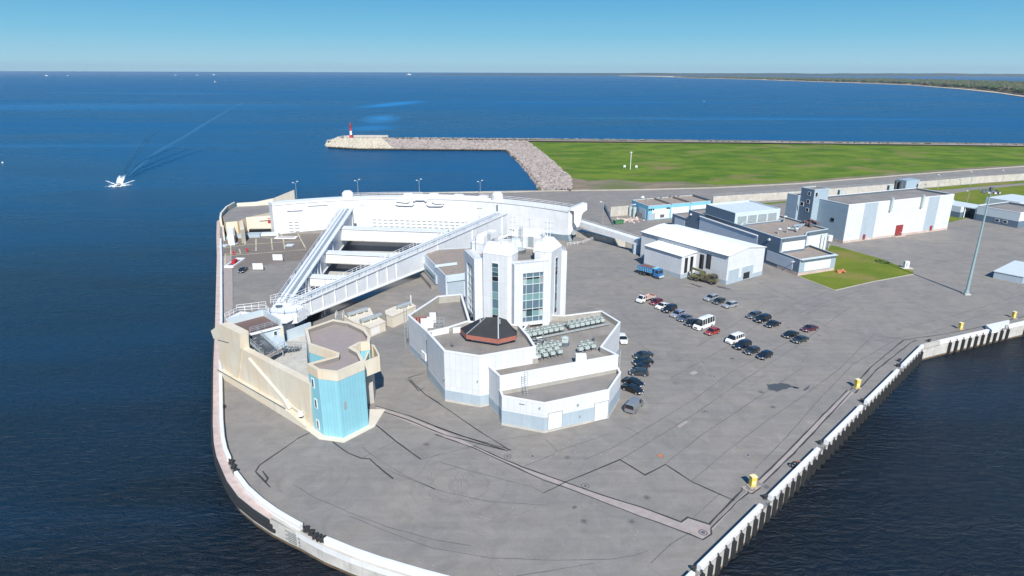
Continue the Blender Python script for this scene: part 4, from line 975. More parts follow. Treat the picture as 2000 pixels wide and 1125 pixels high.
beam(654.6, 446.6, 850, 453, 8.2, 4.2, 4.0); beam(628, 494.6, 770.5, 501.3, 7.2, 3.4, 2.9, 2.2); beam(588, 541.3, 685.2, 545.3, 6.6, 2.8, 2.3, 1.0)
# diagonal wing plates joining beams and left arm
for (x, y, z, s_) in ((656, 486, 2.5, 1), (630, 520, 2.5, 1)):
    pass
# hinge platform with railings and hatch
h0 = PIV; mb = MB(); hp = GL([(522, 607), (548, 593), (584, 594), (598, 602), (580, 612), (556, 615), (528, 613)], 7.2)
mb.prism(hp, 4.8, 7.25, True, True); mb.build('hinge_platform', M['gatewhite'], gate)
mb = MB(); mb.poly(ccw(GL([(537, 599), (541, 594.5), (550, 594), (553, 598), (549, 601), (541, 601.5)], 7.3)), 7.3); mb.build('hatch', M['trim'], gate)
mb = MB(); mb.prism(GL([(530, 618), (560, 616), (574, 622), (562, 636), (548, 640)], 3.0), 0, 4.8); mb.build('hinge_pedestal', M['armwhite'], gate)
mb = MB()
for z_ in (7.25, 5.0):
    mb.rail([(q.x, q.y, z_) for q in hp[3:] + hp[:1]], 1.15, 1.6, .08)
mb.rail([(q.x, q.y, 7.25) for q in GL([(529, 586), (548, 581), (600, 588)], 7.25)], 1.15, 1.5, .08)
mb.rail([(q.x, q.y, 7.25) for q in GL([(529, 594), (560, 592), (597, 600)], 7.25)], 1.15, 1.5, .08)
mb.rail([G(440, 622, 6), G(465, 610, 6), G(520, 606, 6)], 1.2, 1.6, .08); mb.rail([G(447, 632, 6), G(470, 622, 6), G(560, 618, 6), G(572, 624, 6)], 1.2, 1.5, .08)
mb.rail([G(463, 605, 6), G(520, 598, 6)], 1.2, 1.5, .08); mb.build('railing', M['whitep'], gate)
mb = MB(); mb.prism(GL([(441, 623), (470, 608), (560, 618), (572, 624), (560, 630), (447, 634)], 6), 5.8, 6.0, True, True); mb.build('walkway', M['whitep'], gate)
mb = MB(); [mb.bar(G(x, y, 6), (G(x, y, 6).x, G(x, y, 6).y, 0), .35) for x, y in ((445, 628), (470, 612), (470, 628), (520, 612))]; mb.build('walkway_post', M['whitep'], gate)
# boom reaching to the hall and the concrete kerb wall of the slot
ba, bb = G(1133, 436, 5.2), G(1251, 473, 4.2); t = thing('access_boom', 'long white box beam running from the gate end to the white hall', 'beam', (ba.x, ba.y, 0))
mb = MB(); d = (bb - ba).normalized(); n = Vector((-d.y, d.x, 0)).normalized(); 
mb.hexa([ba - n * 1.3 - Vector((0, 0, 1)), bb - n * 1.3 - Vector((0, 0, 1)), bb + n * 1.3 - Vector((0, 0, 1)), ba + n * 1.3 - Vector((0, 0, 1)), ba - n * 1.3 + Vector((0, 0, 1)), bb - n * 1.3 + Vector((0, 0, 1)), bb + n * 1.3 + Vector((0, 0, 1)), ba + n * 1.3 + Vector((0, 0, 1))]); mb.build('beam', M['gatewhite'], t)
mb = MB(); mb.rail([ba + n * 1.2 + Vector((0, 0, 1)), bb + n * 1.2 + Vector((0, 0, 1))], .5, 6, .06, 1); mb.build('railing', M['whitep'], t)
mb = MB(); q = bb - d * 1.5; mb.box(q.x - 1.4, q.x + 1.4, q.y - 1.4, q.y + 1.4, 0, 3.2); mb.build('support', M['greyblue'], t)
mb = MB(); wc = Wall(G2(1125, 460, 0), G2(1235, 484, 0)); u0, z0 = wc.hit(1126, 446)
mb.prism([wc.p(0, 0, .1).xy, wc.p(wc.L * .66, 0, .1).xy, wc.p(wc.L * .66 + 3, 0, -4).xy, wc.p(0, 0, -4).xy], -2.9, 1.9); t = mb.build('concrete_block_wall', M['concrete'], org=G(1125, 460)); tag(t, 'weathered concrete wall block below the white boom at the slot', 'concrete wall')
mb = MB(); mb.rail([G(1108, 480), G(1135, 477), G(1150, 471)], 1.1, 1.5, .09); mb.rail([G(1150, 471), G(1158, 469)], 1.1, 1.2, .1); t = mb.build('guard_rail', M['whitep'], org=G(1130, 476)); tag(t, 'short white guard rail at the edge of the slot under the gate end', 'railing')

# ================================================================== BUILDINGS
def body(t, pts, zf, zt, m, roof, d=0.35, inner='parin', cap='whitep', z0=0.0, name='wall', rname='roof'):
    """outer walls with parapet, coping, inner flashing and roof floor"""
    pts = ccw([Vector(p) for p in pts]); mb = MB(); mb.prism(pts, z0, zt, top=False); w = mb.build(name, M[m], t)
    mb = MB(); ins = offset(pts, d); n = len(pts); o_ = offset(pts, -0.05)
    for k in range(n):
        a, b, c, e = o_[k], o_[(k + 1) % n], ins[(k + 1) % n], ins[k]
        mb.hexa([(a.x, a.y, zt - .12), (b.x, b.y, zt - .12), (c.x, c.y, zt - .12), (e.x, e.y, zt - .12), (a.x, a.y, zt + .05), (b.x, b.y, zt + .05), (c.x, c.y, zt + .05), (e.x, e.y, zt + .05)])
    mb.build('coping', M[cap], t)
    if zt - zf > .15:
        mb = MB(); ii = offset(pts, d * .9)
        for k in range(n):
            c, e = ii[(k + 1) % n], ii[k]; mb.face([(c.x, c.y, zf), (e.x, e.y, zf), (e.x, e.y, zt), (c.x, c.y, zt)], [(0, zf), ((c - e).length, zf), ((c - e).length, zt), (0, zt)])
        mb.build('parapet_lining', M[inner], t)
    mb = MB(); mb.poly(offset(pts, d * .8), zf); mb.build(rname, M[roof], t)
    return w
def band(t, pts, z0, z1, m, proud=.04, name='plinth_band', closed=True, only=None):
    pts = ccw([Vector(p) for p in pts]) if closed else [Vector(p) for p in pts]; o_ = offset(pts, -proud) if closed else pts
    n = len(pts)
    for k in range(n):
        if only is not None and k not in only: continue
        a, b = o_[k], o_[(k + 1) % n]; mb = MB(); dd = Vector((b - a)).normalized(); nn = Vector((dd.y, -dd.x)) * -.12
        mb.hexa([(a.x, a.y, z0), (b.x, b.y, z0), (b.x + nn.x, b.y + nn.y, z0), (a.x + nn.x, a.y + nn.y, z0), (a.x, a.y, z1), (b.x, b.y, z1), (b.x + nn.x, b.y + nn.y, z1), (a.x + nn.x, a.y + nn.y, z1)])
        mb.build(name, M[m], t)
def wpart(t, w, name, m, x0, y0, x1, y1, o0=-.05, o1=.06, frame=None):
    mb = MB(); r = w.pxbox(mb, x0, y0, x1, y1, o0, o1); p = mb.build(name, M[m], t); 
    if frame:
        mb = MB(); u0, u1, z0, z1 = r; f = .12
        for q in ((u0 - f, u1 + f, z1, z1 + f), (u0 - f, u1 + f, z0 - f, z0), (u0 - f, u0, z0, z1), (u1, u1 + f, z0, z1)): w.box(mb, *q, -.02, o1 + .03)
        mb.build('frame', M[frame], p)
    return p, r

# ---- administration block -------------------------------------------------
adm = thing('operations_building', 'white many sided control building with low wings round a glazed tower', 'building', (0, 120, 0))
NW = GL([(797, 616), (855, 578), (902, 574)], 8.8) + [Vector((-9, 130)), Vector((-12, 121)), Vector(G2(833, 648, 8.8))]
body(adm, NW, 7.0, 8.8, 'white', 'roofdark', .45)
SWp = GL([(833, 648), (866.7, 685.4), (936, 696), (1046.7, 677.4)], 10.5) + [Vector((3.4, 118)), Vector((1.5, 124)), Vector((-9.5, 126)), Vector(G2(876, 638, 10.5)) ]
body(adm, SWp, 9.5, 10.5, 'white', 'roofgrey', .45)
EP = GL([(1101.4, 616), (1174.7, 606.7), (1212, 629.4), (1176, 677.4), (1208, 693.4), (976, 736), (956, 717.4)], 8.3) + [Vector((-4.5, 111)), Vector((4.6, 112.9)), Vector((3.6, 118.2)), Vector((1.5, 124)), Vector((5, 136))]
body(adm, EP, 7.1, 8.3, 'white', 'roofgrey', .4)
LP = GL([(980, 773.4), (1064, 788), (1190.7, 761.4), (1213, 728)], 5.8) + [Vector(G2(1205, 694, 8.3)) + Vector((.3, -.2)), Vector(G2(976, 736.5, 8.3)) + Vector((0.1, -.1))]
LP[-2] = Vector((20.6, 113.6)); LP[-1] = Vector((-2.2, 104.1))
body(adm, LP, 4.9, 5.8, 'white', 'roofdark', .35)
for P, z1, o_ in ((NW, 2.0, None), (SWp, 2.4, None), (EP, 2.2, None), (LP, 3.0, None)):
    band(adm, P, .45, z1, 'bandblue', .05)
    band(adm, P, 0.0, .45, 'concrete', .08, 'plinth')
# east wing has a further stepped corner pylon and box
mb = MB(); q = G2(1135, 700, 8.3); mb.box(q.x - 1.1, q.x + .9, q.y - .9, q.y + .3, 7.1, 9.3); mb.build('vent_shaft', M['whitep'], adm)
wF = Wall(LP_ := G2(1064, 788, 5.8), G2(1190.7, 761.4, 5.8)); wF2 = Wall(G2(980, 773.4, 5.8), G2(1064, 788, 5.8))
for x0, y0, x1, y1 in ((1071, 808, 1096, 833), (1162, 788, 1185.5, 816)):
    p, r = wpart(adm, wF, 'door', 'whitep', x0, y0, x1, y1, -.05, .1, 'steel')
    mb = MB(); wF.box(mb, (r[0] + r[1]) / 2 - .02, (r[0] + r[1]) / 2 + .02, r[2], r[3], .1, .13); mb.build('door_joint', M['steel'], p)
wpart(adm, wF2, 'vent_grille', 'trim', 1014, 788, 1024.5, 791); 
for w_, x, y in ((wF, 1132, 812), (wF, 1128, 790), (wF2, 1055, 796)): wpart(adm, w_, 'lamp', 'steel', x - 1.5, y - 1.5, x + 1.5, y + 1.5, 0, .3)
wS = Wall(G2(866.7, 685.4, 10.5), G2(936, 696, 10.5)); wpart(adm, wS, 'camera', 'steel', 939 - 5, 742, 936 - 3, 745, 0, .4); wpart(adm, wS, 'camera', 'steel', 868, 737, 870, 740, 0, .4)
wW = Wall(G2(797, 616, 8.8), G2(833, 648, 8.8)); p, r = wpart(adm, wW, 'window', 'whitep', 824.5, 684, 833, 706, 0, .25)
# caged ladders
def ladder(t, a, h, w=.6, cage=True, dirv=(1, 0)):
    a = Vector(a); d = Vector((dirv[0], dirv[1], 0)).normalized(); nn = Vector((d.y, -d.x, 0)); mb = MB()
    for s in (-1, 1): mb.bar(a + d * s * w / 2, a + d * s * w / 2 + Vector((0, 0, h)), .07)
    for k in range(int(h / .4)): mb.bar(a - d * w / 2 + Vector((0, 0, .3 + k * .4)), a + d * w / 2 + Vector((0, 0, .3 + k * .4)), .05)
    if cage:
        for k in range(int((h - 2) / .9) + 1):
            z = Vector((0, 0, 2.2 + k * .9)); P = [a + z - d * w / 2, a + z - d * w / 2 + nn * .6, a + z + d * w / 2 + nn * .6, a + z + d * w / 2]
            for p, q in zip(P, P[1:]): mb.bar(p, q, .05)
        for o in (-.3, 0, .3): mb.bar(a + d * o + nn * .6 + Vector((0, 0, 2.2)), a + d * o + nn * .6 + Vector((0, 0, h)), .05)
    return mb.build('ladder', M['steel'], t)
q = G(1027, 773.5, 4.9); ladder(adm, (q.x, q.y, 4.9), 5.0, .7, False, (wF.t.x, wF.t.y))
q = G2(797, 676, 0); ladder(adm, (q.x - .5, q.y - .3, 0), 10.0, .7, True, (-.38, .92))
q = G2(1212, 694, 8.3); ladder(adm, (q.x + .3, q.y + 2, 0), 8.5, .7, False, (.3, .95))
# low parapet stubs and rooftop bits between wings
mb = MB(); mb.prism(GL([(843, 646), (876, 639.5), (876.5, 641.5), (844, 648)], 10.5), 9.4, 10.5); mb.build('parapet', M['whitep'], adm)
mb = MB(); mb.prism(GL([(884, 640), (900, 638), (900, 640), (884.5, 642)], 10.5), 9.4, 10.5); mb.build('parapet', M['whitep'], adm)
# black faceted rooflight against the tower foot
ez = 11.3; ep = GL([(899, 641), (910.7, 653.4), (973.4, 662.7), (1008, 655), (1010, 646)], ez); ridge_ = [G(941, 622, 14.4), G(964, 617, 15.2), G(986.7, 619, 15.2), G(1000, 636, 12.6)]
RS = [(ep[0], ep[1], ridge_[0], None), (ep[1], ep[2], ridge_[1], ridge_[0]), (ep[2], ep[3], ridge_[2], ridge_[1]), (ep[3], ep[4], ridge_[3], ridge_[2])]
sk = None
apx = [G(938, 622, 13.9), G(950, 619.5, 14.5), G(973, 619, 14.5), G(989, 624, 13.9), G(1002, 640, 12.1)]
for k in range(4):
    a, b = Vector((ep[k].x, ep[k].y, ez)), Vector((ep[k + 1].x, ep[k + 1].y, ez)); mb = MB(); mb.face([a, b, apx[k + 1], apx[k]]); mb.face([a - Vector((0, 0, .05)), apx[k] - Vector((0, 0, .3)), apx[k + 1] - Vector((0, 0, .3)), b - Vector((0, 0, .05))])
    mb.build('rooflight_slope', M['black'], adm)
    mb = MB(); a1, b1 = a - Vector((0, 0, .04)), b - Vector((0, 0, .04)); n_ = Vector(((b - a).y, -(b - a).x, 0)).normalized() * -.1; n_ = n_ if n_.y > 0 else -n_
    mb.hexa([a1 - Vector((0, 0, .9)), b1 - Vector((0, 0, .9)), b1 - Vector((0, 0, .9)) + n_, a1 - Vector((0, 0, .9)) + n_, a1, b1, b1 + n_, a1 + n_]); mb.build('rooflight_fascia', M['rust'], adm)
mb = MB(); mb.prism([Vector(p.xy) for p in [Vector((q.x, q.y, 0)) for q in offset(ccw(ep + [Vector((2, 121)), Vector((-9, 125))]), 1.3)]], 9.5, 10.5); mb.build('rooflight_base', M['whitep'], adm)
for k in (1, 2):
    mb = MB(); mb.bar(Vector((ep[k].x, ep[k].y, ez + .1)), apx[k] + Vector((0, 0, .1)), .2, .1); mb.build('ridge_flashing', M['steel'], adm)
mb = MB(); [mb.bar(apx[k] * .7 + Vector((ep[k].x, ep[k].y, ez)) * .3, apx[k] * .7 + Vector((ep[k].x, ep[k].y, ez)) * .3 + Vector((0, 0, .9)), .25) for k in (1,)]; mb.build('vent_pipe', M['steel'], adm)
mb = MB(); k = 2; q = apx[k] * .7 + Vector((ep[k].x + 1, ep[k].y, ez)) * .3; mb.bar(q, q + Vector((0, 0, .9)), .25); mb.build('vent_pipe', M['steel'], adm)

# ---- glazed tower ----------------------------------------------------------
cth, sth = math.cos(R(19)), math.sin(R(19))
TC = Vector((46.7 * cth - 133.2 * sth, 46.7 * sth + 133.2 * cth)); U_ = Vector((cth, sth)); V_ = Vector((-sth, cth))
def T2(u, v): return TC + U_ * u + V_ * v
ZB, ZT = 6.0, 21.7
tw = adm
core = [T2(u, v) for u, v in ((-9, -4), (-4.4, -8.6), (4.4, -8.6), (9, -4), (9, 4), (4.4, 8.6), (-4.4, 8.6), (-9, 4))]
mb = MB(); mb.prism(core, ZB, 20.6, top=False); mb.build('tower_core', M['white'], tw)
mb = MB(); mb.poly(ccw(core), 20.6); mb.build('tower_roof', M['roofgrey'], tw)
def rot(k): a = k * math.pi / 2; return math.cos(a), math.sin(a)
def bay(k, left=4.1, rr=10.9):
    """projecting flat bay on side k (0 = front right, 3 = left): two piers, head, sill, recessed glazing"""
    c, s = rot(k)
    def P(x, y): return T2(x * c - y * s, x * s + y * c)     # x along the side, y inward (negative = out)
    hw = left; w = Wall(P(-hw, -rr), P(hw, -rr)); 
    gx0, gx1, gz0, gz1 = -hw * .52, hw * .62, 8.5, 19.6
    def bx(x0, x1, y0, y1, z0, z1, m, name, parent=tw):
        mb = MB(); mb.prism([P(x0, y0), P(x1, y0), P(x1, y1), P(x0, y1)], z0, z1, True, True); return mb.build(name, M[m], parent)
    bx(-hw, gx0, -rr, -rr + 2.3, ZB, ZT, 'white', 'tower_pier'); bx(gx1, hw, -rr, -rr + 2.3, ZB, ZT, 'white', 'tower_pier')
    bx(gx0, gx1, -rr, -rr + 2.2, gz1, ZT - .002, 'white', 'tower_lintel'); bx(gx0, gx1, -rr, -rr + 2.2, 7.7, gz0, 'white', 'tower_sill')
    bx(gx0, gx1, -rr + .45, -rr + .6, 6.2, 7.7, 'darkwin', 'entrance_glazing')
    gl = bx(gx0, gx1, -rr + .35, -rr + .5, gz0, gz1, 'spandrel', 'curtain_wall')
    rows = [(gz0, gz0 + 1.15, 'spandrel'), (gz0 + 1.15, gz0 + 2.95, 'win'), (gz0 + 2.95, gz0 + 4.9, 'spandrel'), (gz0 + 4.9, gz0 + 6.4, 'green'), (gz0 + 6.4, gz0 + 8.5, 'spandrel'), (gz0 + 8.5, gz0 + 10.1, 'win2'), (gz0 + 10.1, gz1, 'spandrel')]
    cols = [gx0, gx0 + (gx1 - gx0) * .17, gx0 + (gx1 - gx0) * .5, gx0 + (gx1 - gx0) * .82, gx1]
    for ri, (z0, z1, kind) in enumerate(rows):
        for ci in range(4):
            m = 'spandrel' if kind == 'spandrel' else ('greenglass' if kind == 'green' else ('glass' if (kind == 'win' and ci == 1) or (kind == 'win2' and ci == 3) else 'greenglass'))
            if k == 3: m = ['glass', 'spandrel', 'glass', 'glass', 'spandrel', 'glass', 'glass'][ri]
            mb = MB(); mb.prism([P(cols[ci] + .04, -rr + .24), P(cols[ci + 1] - .04, -rr + .24), P(cols[ci + 1] - .04, -rr + .34), P(cols[ci] + .04, -rr + .34)], z0 + .04, z1 - .04, True, True)
            mb.build('pane', M[m], gl)
    mb = MB()
    for x in cols: mb.prism([P(x - .04, -rr + .12), P(x + .04, -rr + .12), P(x + .04, -rr + .35), P(x - .04, -rr + .35)], gz0, gz1, True, True)
    for z0, z1, kind in rows[1:]:
        mb.prism([P(gx0, -rr + .13), P(gx1, -rr + .13), P(gx1, -rr + .34), P(gx0, -rr + .34)], z0 - .04, z0 + .04, True, True)
    m_ = mb.build('mullions', M['mullion'], gl); m_['kind'] = 'stuff'
    for z in (gz0 + 2.95, gz0 + 10.1):
        mb = MB(); mb.prism([P(gx0, -rr + .18), P(gx1, -rr + .18), P(gx1, -rr + .22), P(gx0, -rr + .22)], z - .42, z - .1, True, True); mb.build('blind_box', M['darkwin'], gl)
    for ci, zz in ((0, gz0 + 1.3), (3, gz0 + 1.3), (0, gz0 + 8.6), (3, gz0 + 8.6)):
        x0, x1 = cols[ci] + .22, cols[ci + 1] - .2; fr = MB()
        for (p, q, z0, z1) in ((x0, x1, zz, zz + .1), (x0, x1, zz + 1.2, zz + 1.3), (x0, x0 + .1, zz, zz + 1.3), (x1 - .1, x1, zz, zz + 1.3)): fr.prism([P(p, -rr + .14), P(q, -rr + .14), P(q, -rr + .24), P(p, -rr + .24)], z0, z1, True, True)
        fr.build('casement_frame', M['whitep'], gl)
    mb = MB(); mb.rail([(*P(x, -rr + .3), ZT) for x in (-hw + .2, hw - .2)], .7, 1.1, .06, 2); mb.build('railing', M['whitep'], tw)
    # top of the bay deck
    mb = MB(); mb.poly(ccw([P(-hw, -rr + 2.2), P(hw, -rr + 2.2), P(hw, -rr + 4.5), P(-hw, -rr + 4.5)]), 20.9); mb.build('tower_roof', M['roofgrey'], tw)
bay(0); bay(1); bay(3); bay(2)
def turret(k, win=True, zt=23.3):
    a = R(-45 - 0 + 90 * k); c, s = math.cos(a), math.sin(a)      # axis pointing out along the diagonal
    def P(x, y): return T2(x * c - y * s, x * s + y * c)
    r1 = 10.0; xi = 6.3; out = [P(xi, -3.6), P(9.3, -3.6), P(r1, -2.95), P(r1, 2.95), P(9.3, 3.6), P(xi, 3.6)]
    mb = MB(); mb.prism(out, ZB, zt, top=False); mb.build('turret_wall', M['white'], tw)
    o2 = ccw(out); ins = [T2(0, 0) + (p - T2(0, 0)) * 1.0 for p in o2]
    top = [P(xi, -3.3), P(7.9, -3.3), P(8.4, -2.6), P(8.4, 2.6), P(7.9, 3.3), P(xi, 3.3)]; base = out
    ov = [p + (p - P(7.5, 0)).normalized() * .12 for p in base]
    for j in range(6):
        a_, b_, c_, d_ = ov[j], ov[(j + 1) % 6], top[(j + 1) % 6], top[j]; mb = MB(); f = [(a_.x, a_.y, zt), (b_.x, b_.y, zt), (c_.x, c_.y, zt + 1.7), (d_.x, d_.y, zt + 1.7)]
        mb.face(f if ccw([a_, b_, c_])[0] == a_ and True else f); mb.build('turret_roof_slope', M['whitep'], tw)
    mb = MB(); mb.poly(ccw(top), zt + 1.7); mb.build('turret_roof', M['roofwhite'], tw)
    if win:
        x = r1; gz = [(8.4, 9.5, 'darkwin'), (9.6, 11.0, 'greenglass'), (11.1, 13.2, 'spandrel'), (13.3, 14.8, 'greenglass'), (14.9, 17.2, 'spandrel'), (17.3, 18.3, 'darkwin'), (18.4, 19.3, 'glass'), (19.4, 20.3, 'spandrel'), (20.4, 21.2, 'glass')]
        fr = MB(); [fr.prism([P(x - .05, y0), P(x + .1, y0), P(x + .1, y1), P(x - .05, y1)], z0, z1, True, True) for y0, y1, z0, z1 in ((-.85, -.75, 8.2, 21.4), (.75, .85, 8.2, 21.4), (-.85, .85, 21.3, 21.45), (-.85, .85, 8.1, 8.3))]
        f_ = fr.build('window_frame', M['whitep'], tw)
        for z0, z1, m in gz:
            mb = MB(); mb.prism([P(x - .03, -.74), P(x + .04, -.74), P(x + .04, .74), P(x - .03, .74)], z0, z1, True, True); mb.build('pane', M[m], f_)
    # ladder and small window on the inward side
    q = P(xi - .05, 1.5); d_ = (P(xi - .05, 2.5) - q); 
    ladder(tw, (q.x, q.y, 20.6), 5.2, .7, True, (-d_.x, -d_.y))
    mb = MB(); mb.prism([P(xi - .1, -1.6), P(xi + .02, -1.6), P(xi + .02, -.2), P(xi - .1, -.2)], 21.2, 23.6, True, True); mb.build('roof_door', M['steel'], tw)
    return P
for k in range(4): turret(k)
# rooftop plant on the tower
mb = MB(); q = T2(-7.2, -2.5); mb.box(q.x - 1, q.x + .8, q.y - .8, q.y + .8, 21, 23.2); mb.build('plant_box', M['whitep'], tw)
mb = MB(); mb.box(q.x - .7, q.x + .5, q.y - .5, q.y + .5, 23.2, 23.3); mb.build('plant_grille', M['darkwin'], tw)
mb = MB(); q = T2(-5.6, -3.8); mb.box(q.x - .9, q.x + .9, q.y - .8, q.y + .8, 21, 22.8); mb.build('plant_box', M['whitep'], tw)
mb = MB(); mb.box(q.x - .6, q.x + .6, q.y - .5, q.y + .5, 22.8, 22.9); mb.build('plant_grille', M['darkwin'], tw)
q = T2(1.5, 2.2); mb = MB(); mb.tube((q.x, q.y, 20.6), (q.x, q.y, 21.3), 1.7, 1.7, 14); mb.build('fan_base', M['steeldark'], tw)
mb = MB(); mb.tube((q.x, q.y, 21.3), (q.x, q.y, 21.5), 1.5, 1.3, 14); mb.build('fan_cowl', M['steel'], tw)
q = T2(1.8, 5); mb = MB(); mb.hexa([(q.x - 1.6, q.y - 1, 20.6), (q.x + 1.6, q.y - 1, 20.6), (q.x + 1.6, q.y + 1, 20.6), (q.x - 1.6, q.y + 1, 20.6), (q.x - 1.0, q.y - .6, 23), (q.x + 1.0, q.y - .6, 23), (q.x + 1.0, q.y + 1, 23), (q.x - 1.0, q.y + 1, 23)]); mb.build('lift_motor_room', M['trimlt'], tw)
def aerial(x, y, z, h, label, arms=2):
    t = thing('aerial_mast', label, 'antenna', (x, y, z)); mb = MB(); mb.bar((x, y, z), (x, y, z + h), .12); mb.build('pole', M['whitep'], t)
    for k in range(arms):
        mb = MB(); mb.bar((x - .7, y, z + h * (.9 - k * .2)), (x + .7, y, z + h * (.9 - k * .2)), .09); mb.build('crossbar', M['steel'], t)
q = T2(-5.2, -6.1); aerial(q.x, q.y, 21, 7.0, 'thin white aerial pole on the tower roof behind the left plant boxes', 1)
q = T2(6.6, -2.6); aerial(q.x, q.y, 21.5, 7.5, 'white aerial with crossbars on the right front corner of the tower roof', 3)
q = T2(9, 1.5); aerial(q.x, q.y, 22, 5.5, 'aerial with dark brackets on the right edge of the tower roof', 3)
q = T2(2.2, 8.5); aerial(q.x, q.y, 22, 6, 'white aerial at the back of the tower roof', 2)

rc = random.Random(14)
for k in range(9):
    q = T2(rc.uniform(-5, 5), rc.uniform(-5, 5)); w_ = rc.uniform(.3, .8); mb = MB(); mb.box(q.x - w_, q.x + w_, q.y - w_ * .7, q.y + w_ * .7, 20.6, 20.6 + rc.uniform(.6, 1.8)); mb.build('roof_unit', M[('fan', 'whitep', 'steeldark')[k % 3]], tw)
for u, v, h_ in ((-8.2, -3.2, 2.2), (-8.6, 2.5, 3.0), (-2.6, -7.2, 4.8), (3.8, -6.3, 3.4), (5.4, 5.6, 5.5), (-4.8, 6.2, 4.5)):
    q = T2(u, v); mb = MB(); mb.bar((q.x, q.y, 20.8), (q.x, q.y, 22.2 + h_), .1); mb.bar((q.x - .5, q.y, 21.8 + h_), (q.x + .5, q.y, 21.8 + h_), .07); mb.build('roof_pole', M['steel'], tw)
# ---- rooftop condensers (copies of one unit) -------------------------------
def make_condenser(label, group):
    t = local(thing('condenser', label, 'condenser', (0, 0, 0), group))
    mb = MB(); mb.box(-.5, .5, -.42, .42, .55, 1.05); mb.build('casing', M['fan'], t)
    mb = MB(); mb.tube((0, 0, 1.05), (0, 0, 1.4), .36, .44, 10, False); mb.build('fan_ring', M['fan'], t)
    mb = MB(); mb.tube((0, 0, 1.1), (0, 0, 1.2), .37, .38, 10); mb.build('fan', M['darkwin'], t)
    mb = MB(); [mb.bar((sx, sy, 0), (sx, sy, .6), .09) for sx in (-.46, .46) for sy in (-.38, .38)]; l_ = mb.build('stand', M['steeldark'], t); l_['kind'] = 'stuff'
    mb = MB(); mb.bar((.56, 0, .2), (.56, 0, 1.55), .09); mb.bar((.56, 0, 1.55), (.2, 0, 1.55), .09); mb.build('pipe', M['steel'], t)
    return t
ORD = ['first', 'second', 'third', 'fourth', 'fifth', 'sixth', 'seventh', 'eighth', 'ninth', 'tenth', 'eleventh', 'twelfth', 'thirteenth', 'fourteenth', 'fifteenth', 'sixteenth', 'seventeenth', 'eighteenth']
c0 = make_condenser('grey rooftop condenser fan in the double row at the tower foot', 'condensers in the double row at the tower foot'); first = True
la, lb = G(1022, 668, 7.1), G(1188, 634, 7.1)
def put(src, p, rz, first_, label=None, group=None):
    c = src if first_ else copy_tree(src)
    c.location = p; c.rotation_euler.z = rz
    if label: c['label'] = label
    if group: c['group'] = group
    return c
d_ = (lb - la).normalized(); n_ = Vector((-d_.y, d_.x, 0)); L_ = (lb - la).length; az = math.atan2(d_.y, d_.x); f_ = True; k = 0.3; i = 0
while k < L_:
    for r_ in (0, 1):
        p = la + d_ * (k + r_ * .25) + n_ * (r_ * 1.35 + .7) + Vector((0, 0, .25)); put(c0, p, az + rnd.choice((0, math.pi)), f_, 'grey condenser fan in the ' + ('front' if r_ == 0 else 'back') + ' line at the tower foot, ' + ORD[i] + ' from the tower end'); f_ = False
    k += 1.32 + (1.3 if i == 7 else 0); i += 1
lb2 = 'grey condenser fan in the block of units behind the front parapet'; g2 = 'condensers in the block behind the front parapet'
for rw, (x, y, n) in zip(('nearest', 'second', 'third', 'farthest'), ((1036, 712, 5), (1030, 704.5, 5), (1036, 697, 5), (1052, 690, 3))):
    p0 = G(x, y - 4, 7.1)
    for j in range(n): put(c0, p0 + d_ * (j * 1.62) + Vector((0, 0, .2)), az, False, 'grey condenser fan in the block behind the front parapet, ' + rw + ' line, ' + ORD[j] + ' from the left', g2)
for rw, (x, y, n) in zip(('near', 'far'), ((1133, 690, 3), (1137, 682, 2))):
    p0 = G(x, y, 7.1)
    for j in range(n): put(c0, p0 + d_ * (j * 1.5) + Vector((0, 0, .2)), az, False, 'grey condenser fan right of the white vent shaft, ' + rw + ' line, ' + ORD[j] + ' from the left', 'condensers right of the vent shaft')
for j in range(3):
    p = G(973 + j * 11.5, 708 - j * 2.2, 7.1); t = thing('white_condenser', ('left', 'middle', 'right')[j] + ' of three white condenser boxes against the white wall above the side roof', 'condenser', p, 'white condenser boxes on the side roof')
    mb = MB(); mb.box(p.x - .5, p.x + .5, p.y - .2, p.y + .2, p.z + .5, p.z + 1.9); mb.build('casing', M['whitep'], t)
    for z in (.85, 1.5): mb = MB(); mb.tube((p.x, p.y - .21, p.z + z), (p.x, p.y - .25, p.z + z), .3, .3, 10); mb.build('fan', M['steel'], t)
    mb = MB(); mb.box(p.x - .6, p.x + .6, p.y - .3, p.y + .3, p.z + .3, p.z + .42); mb.build('bracket', M['steeldark'], t)
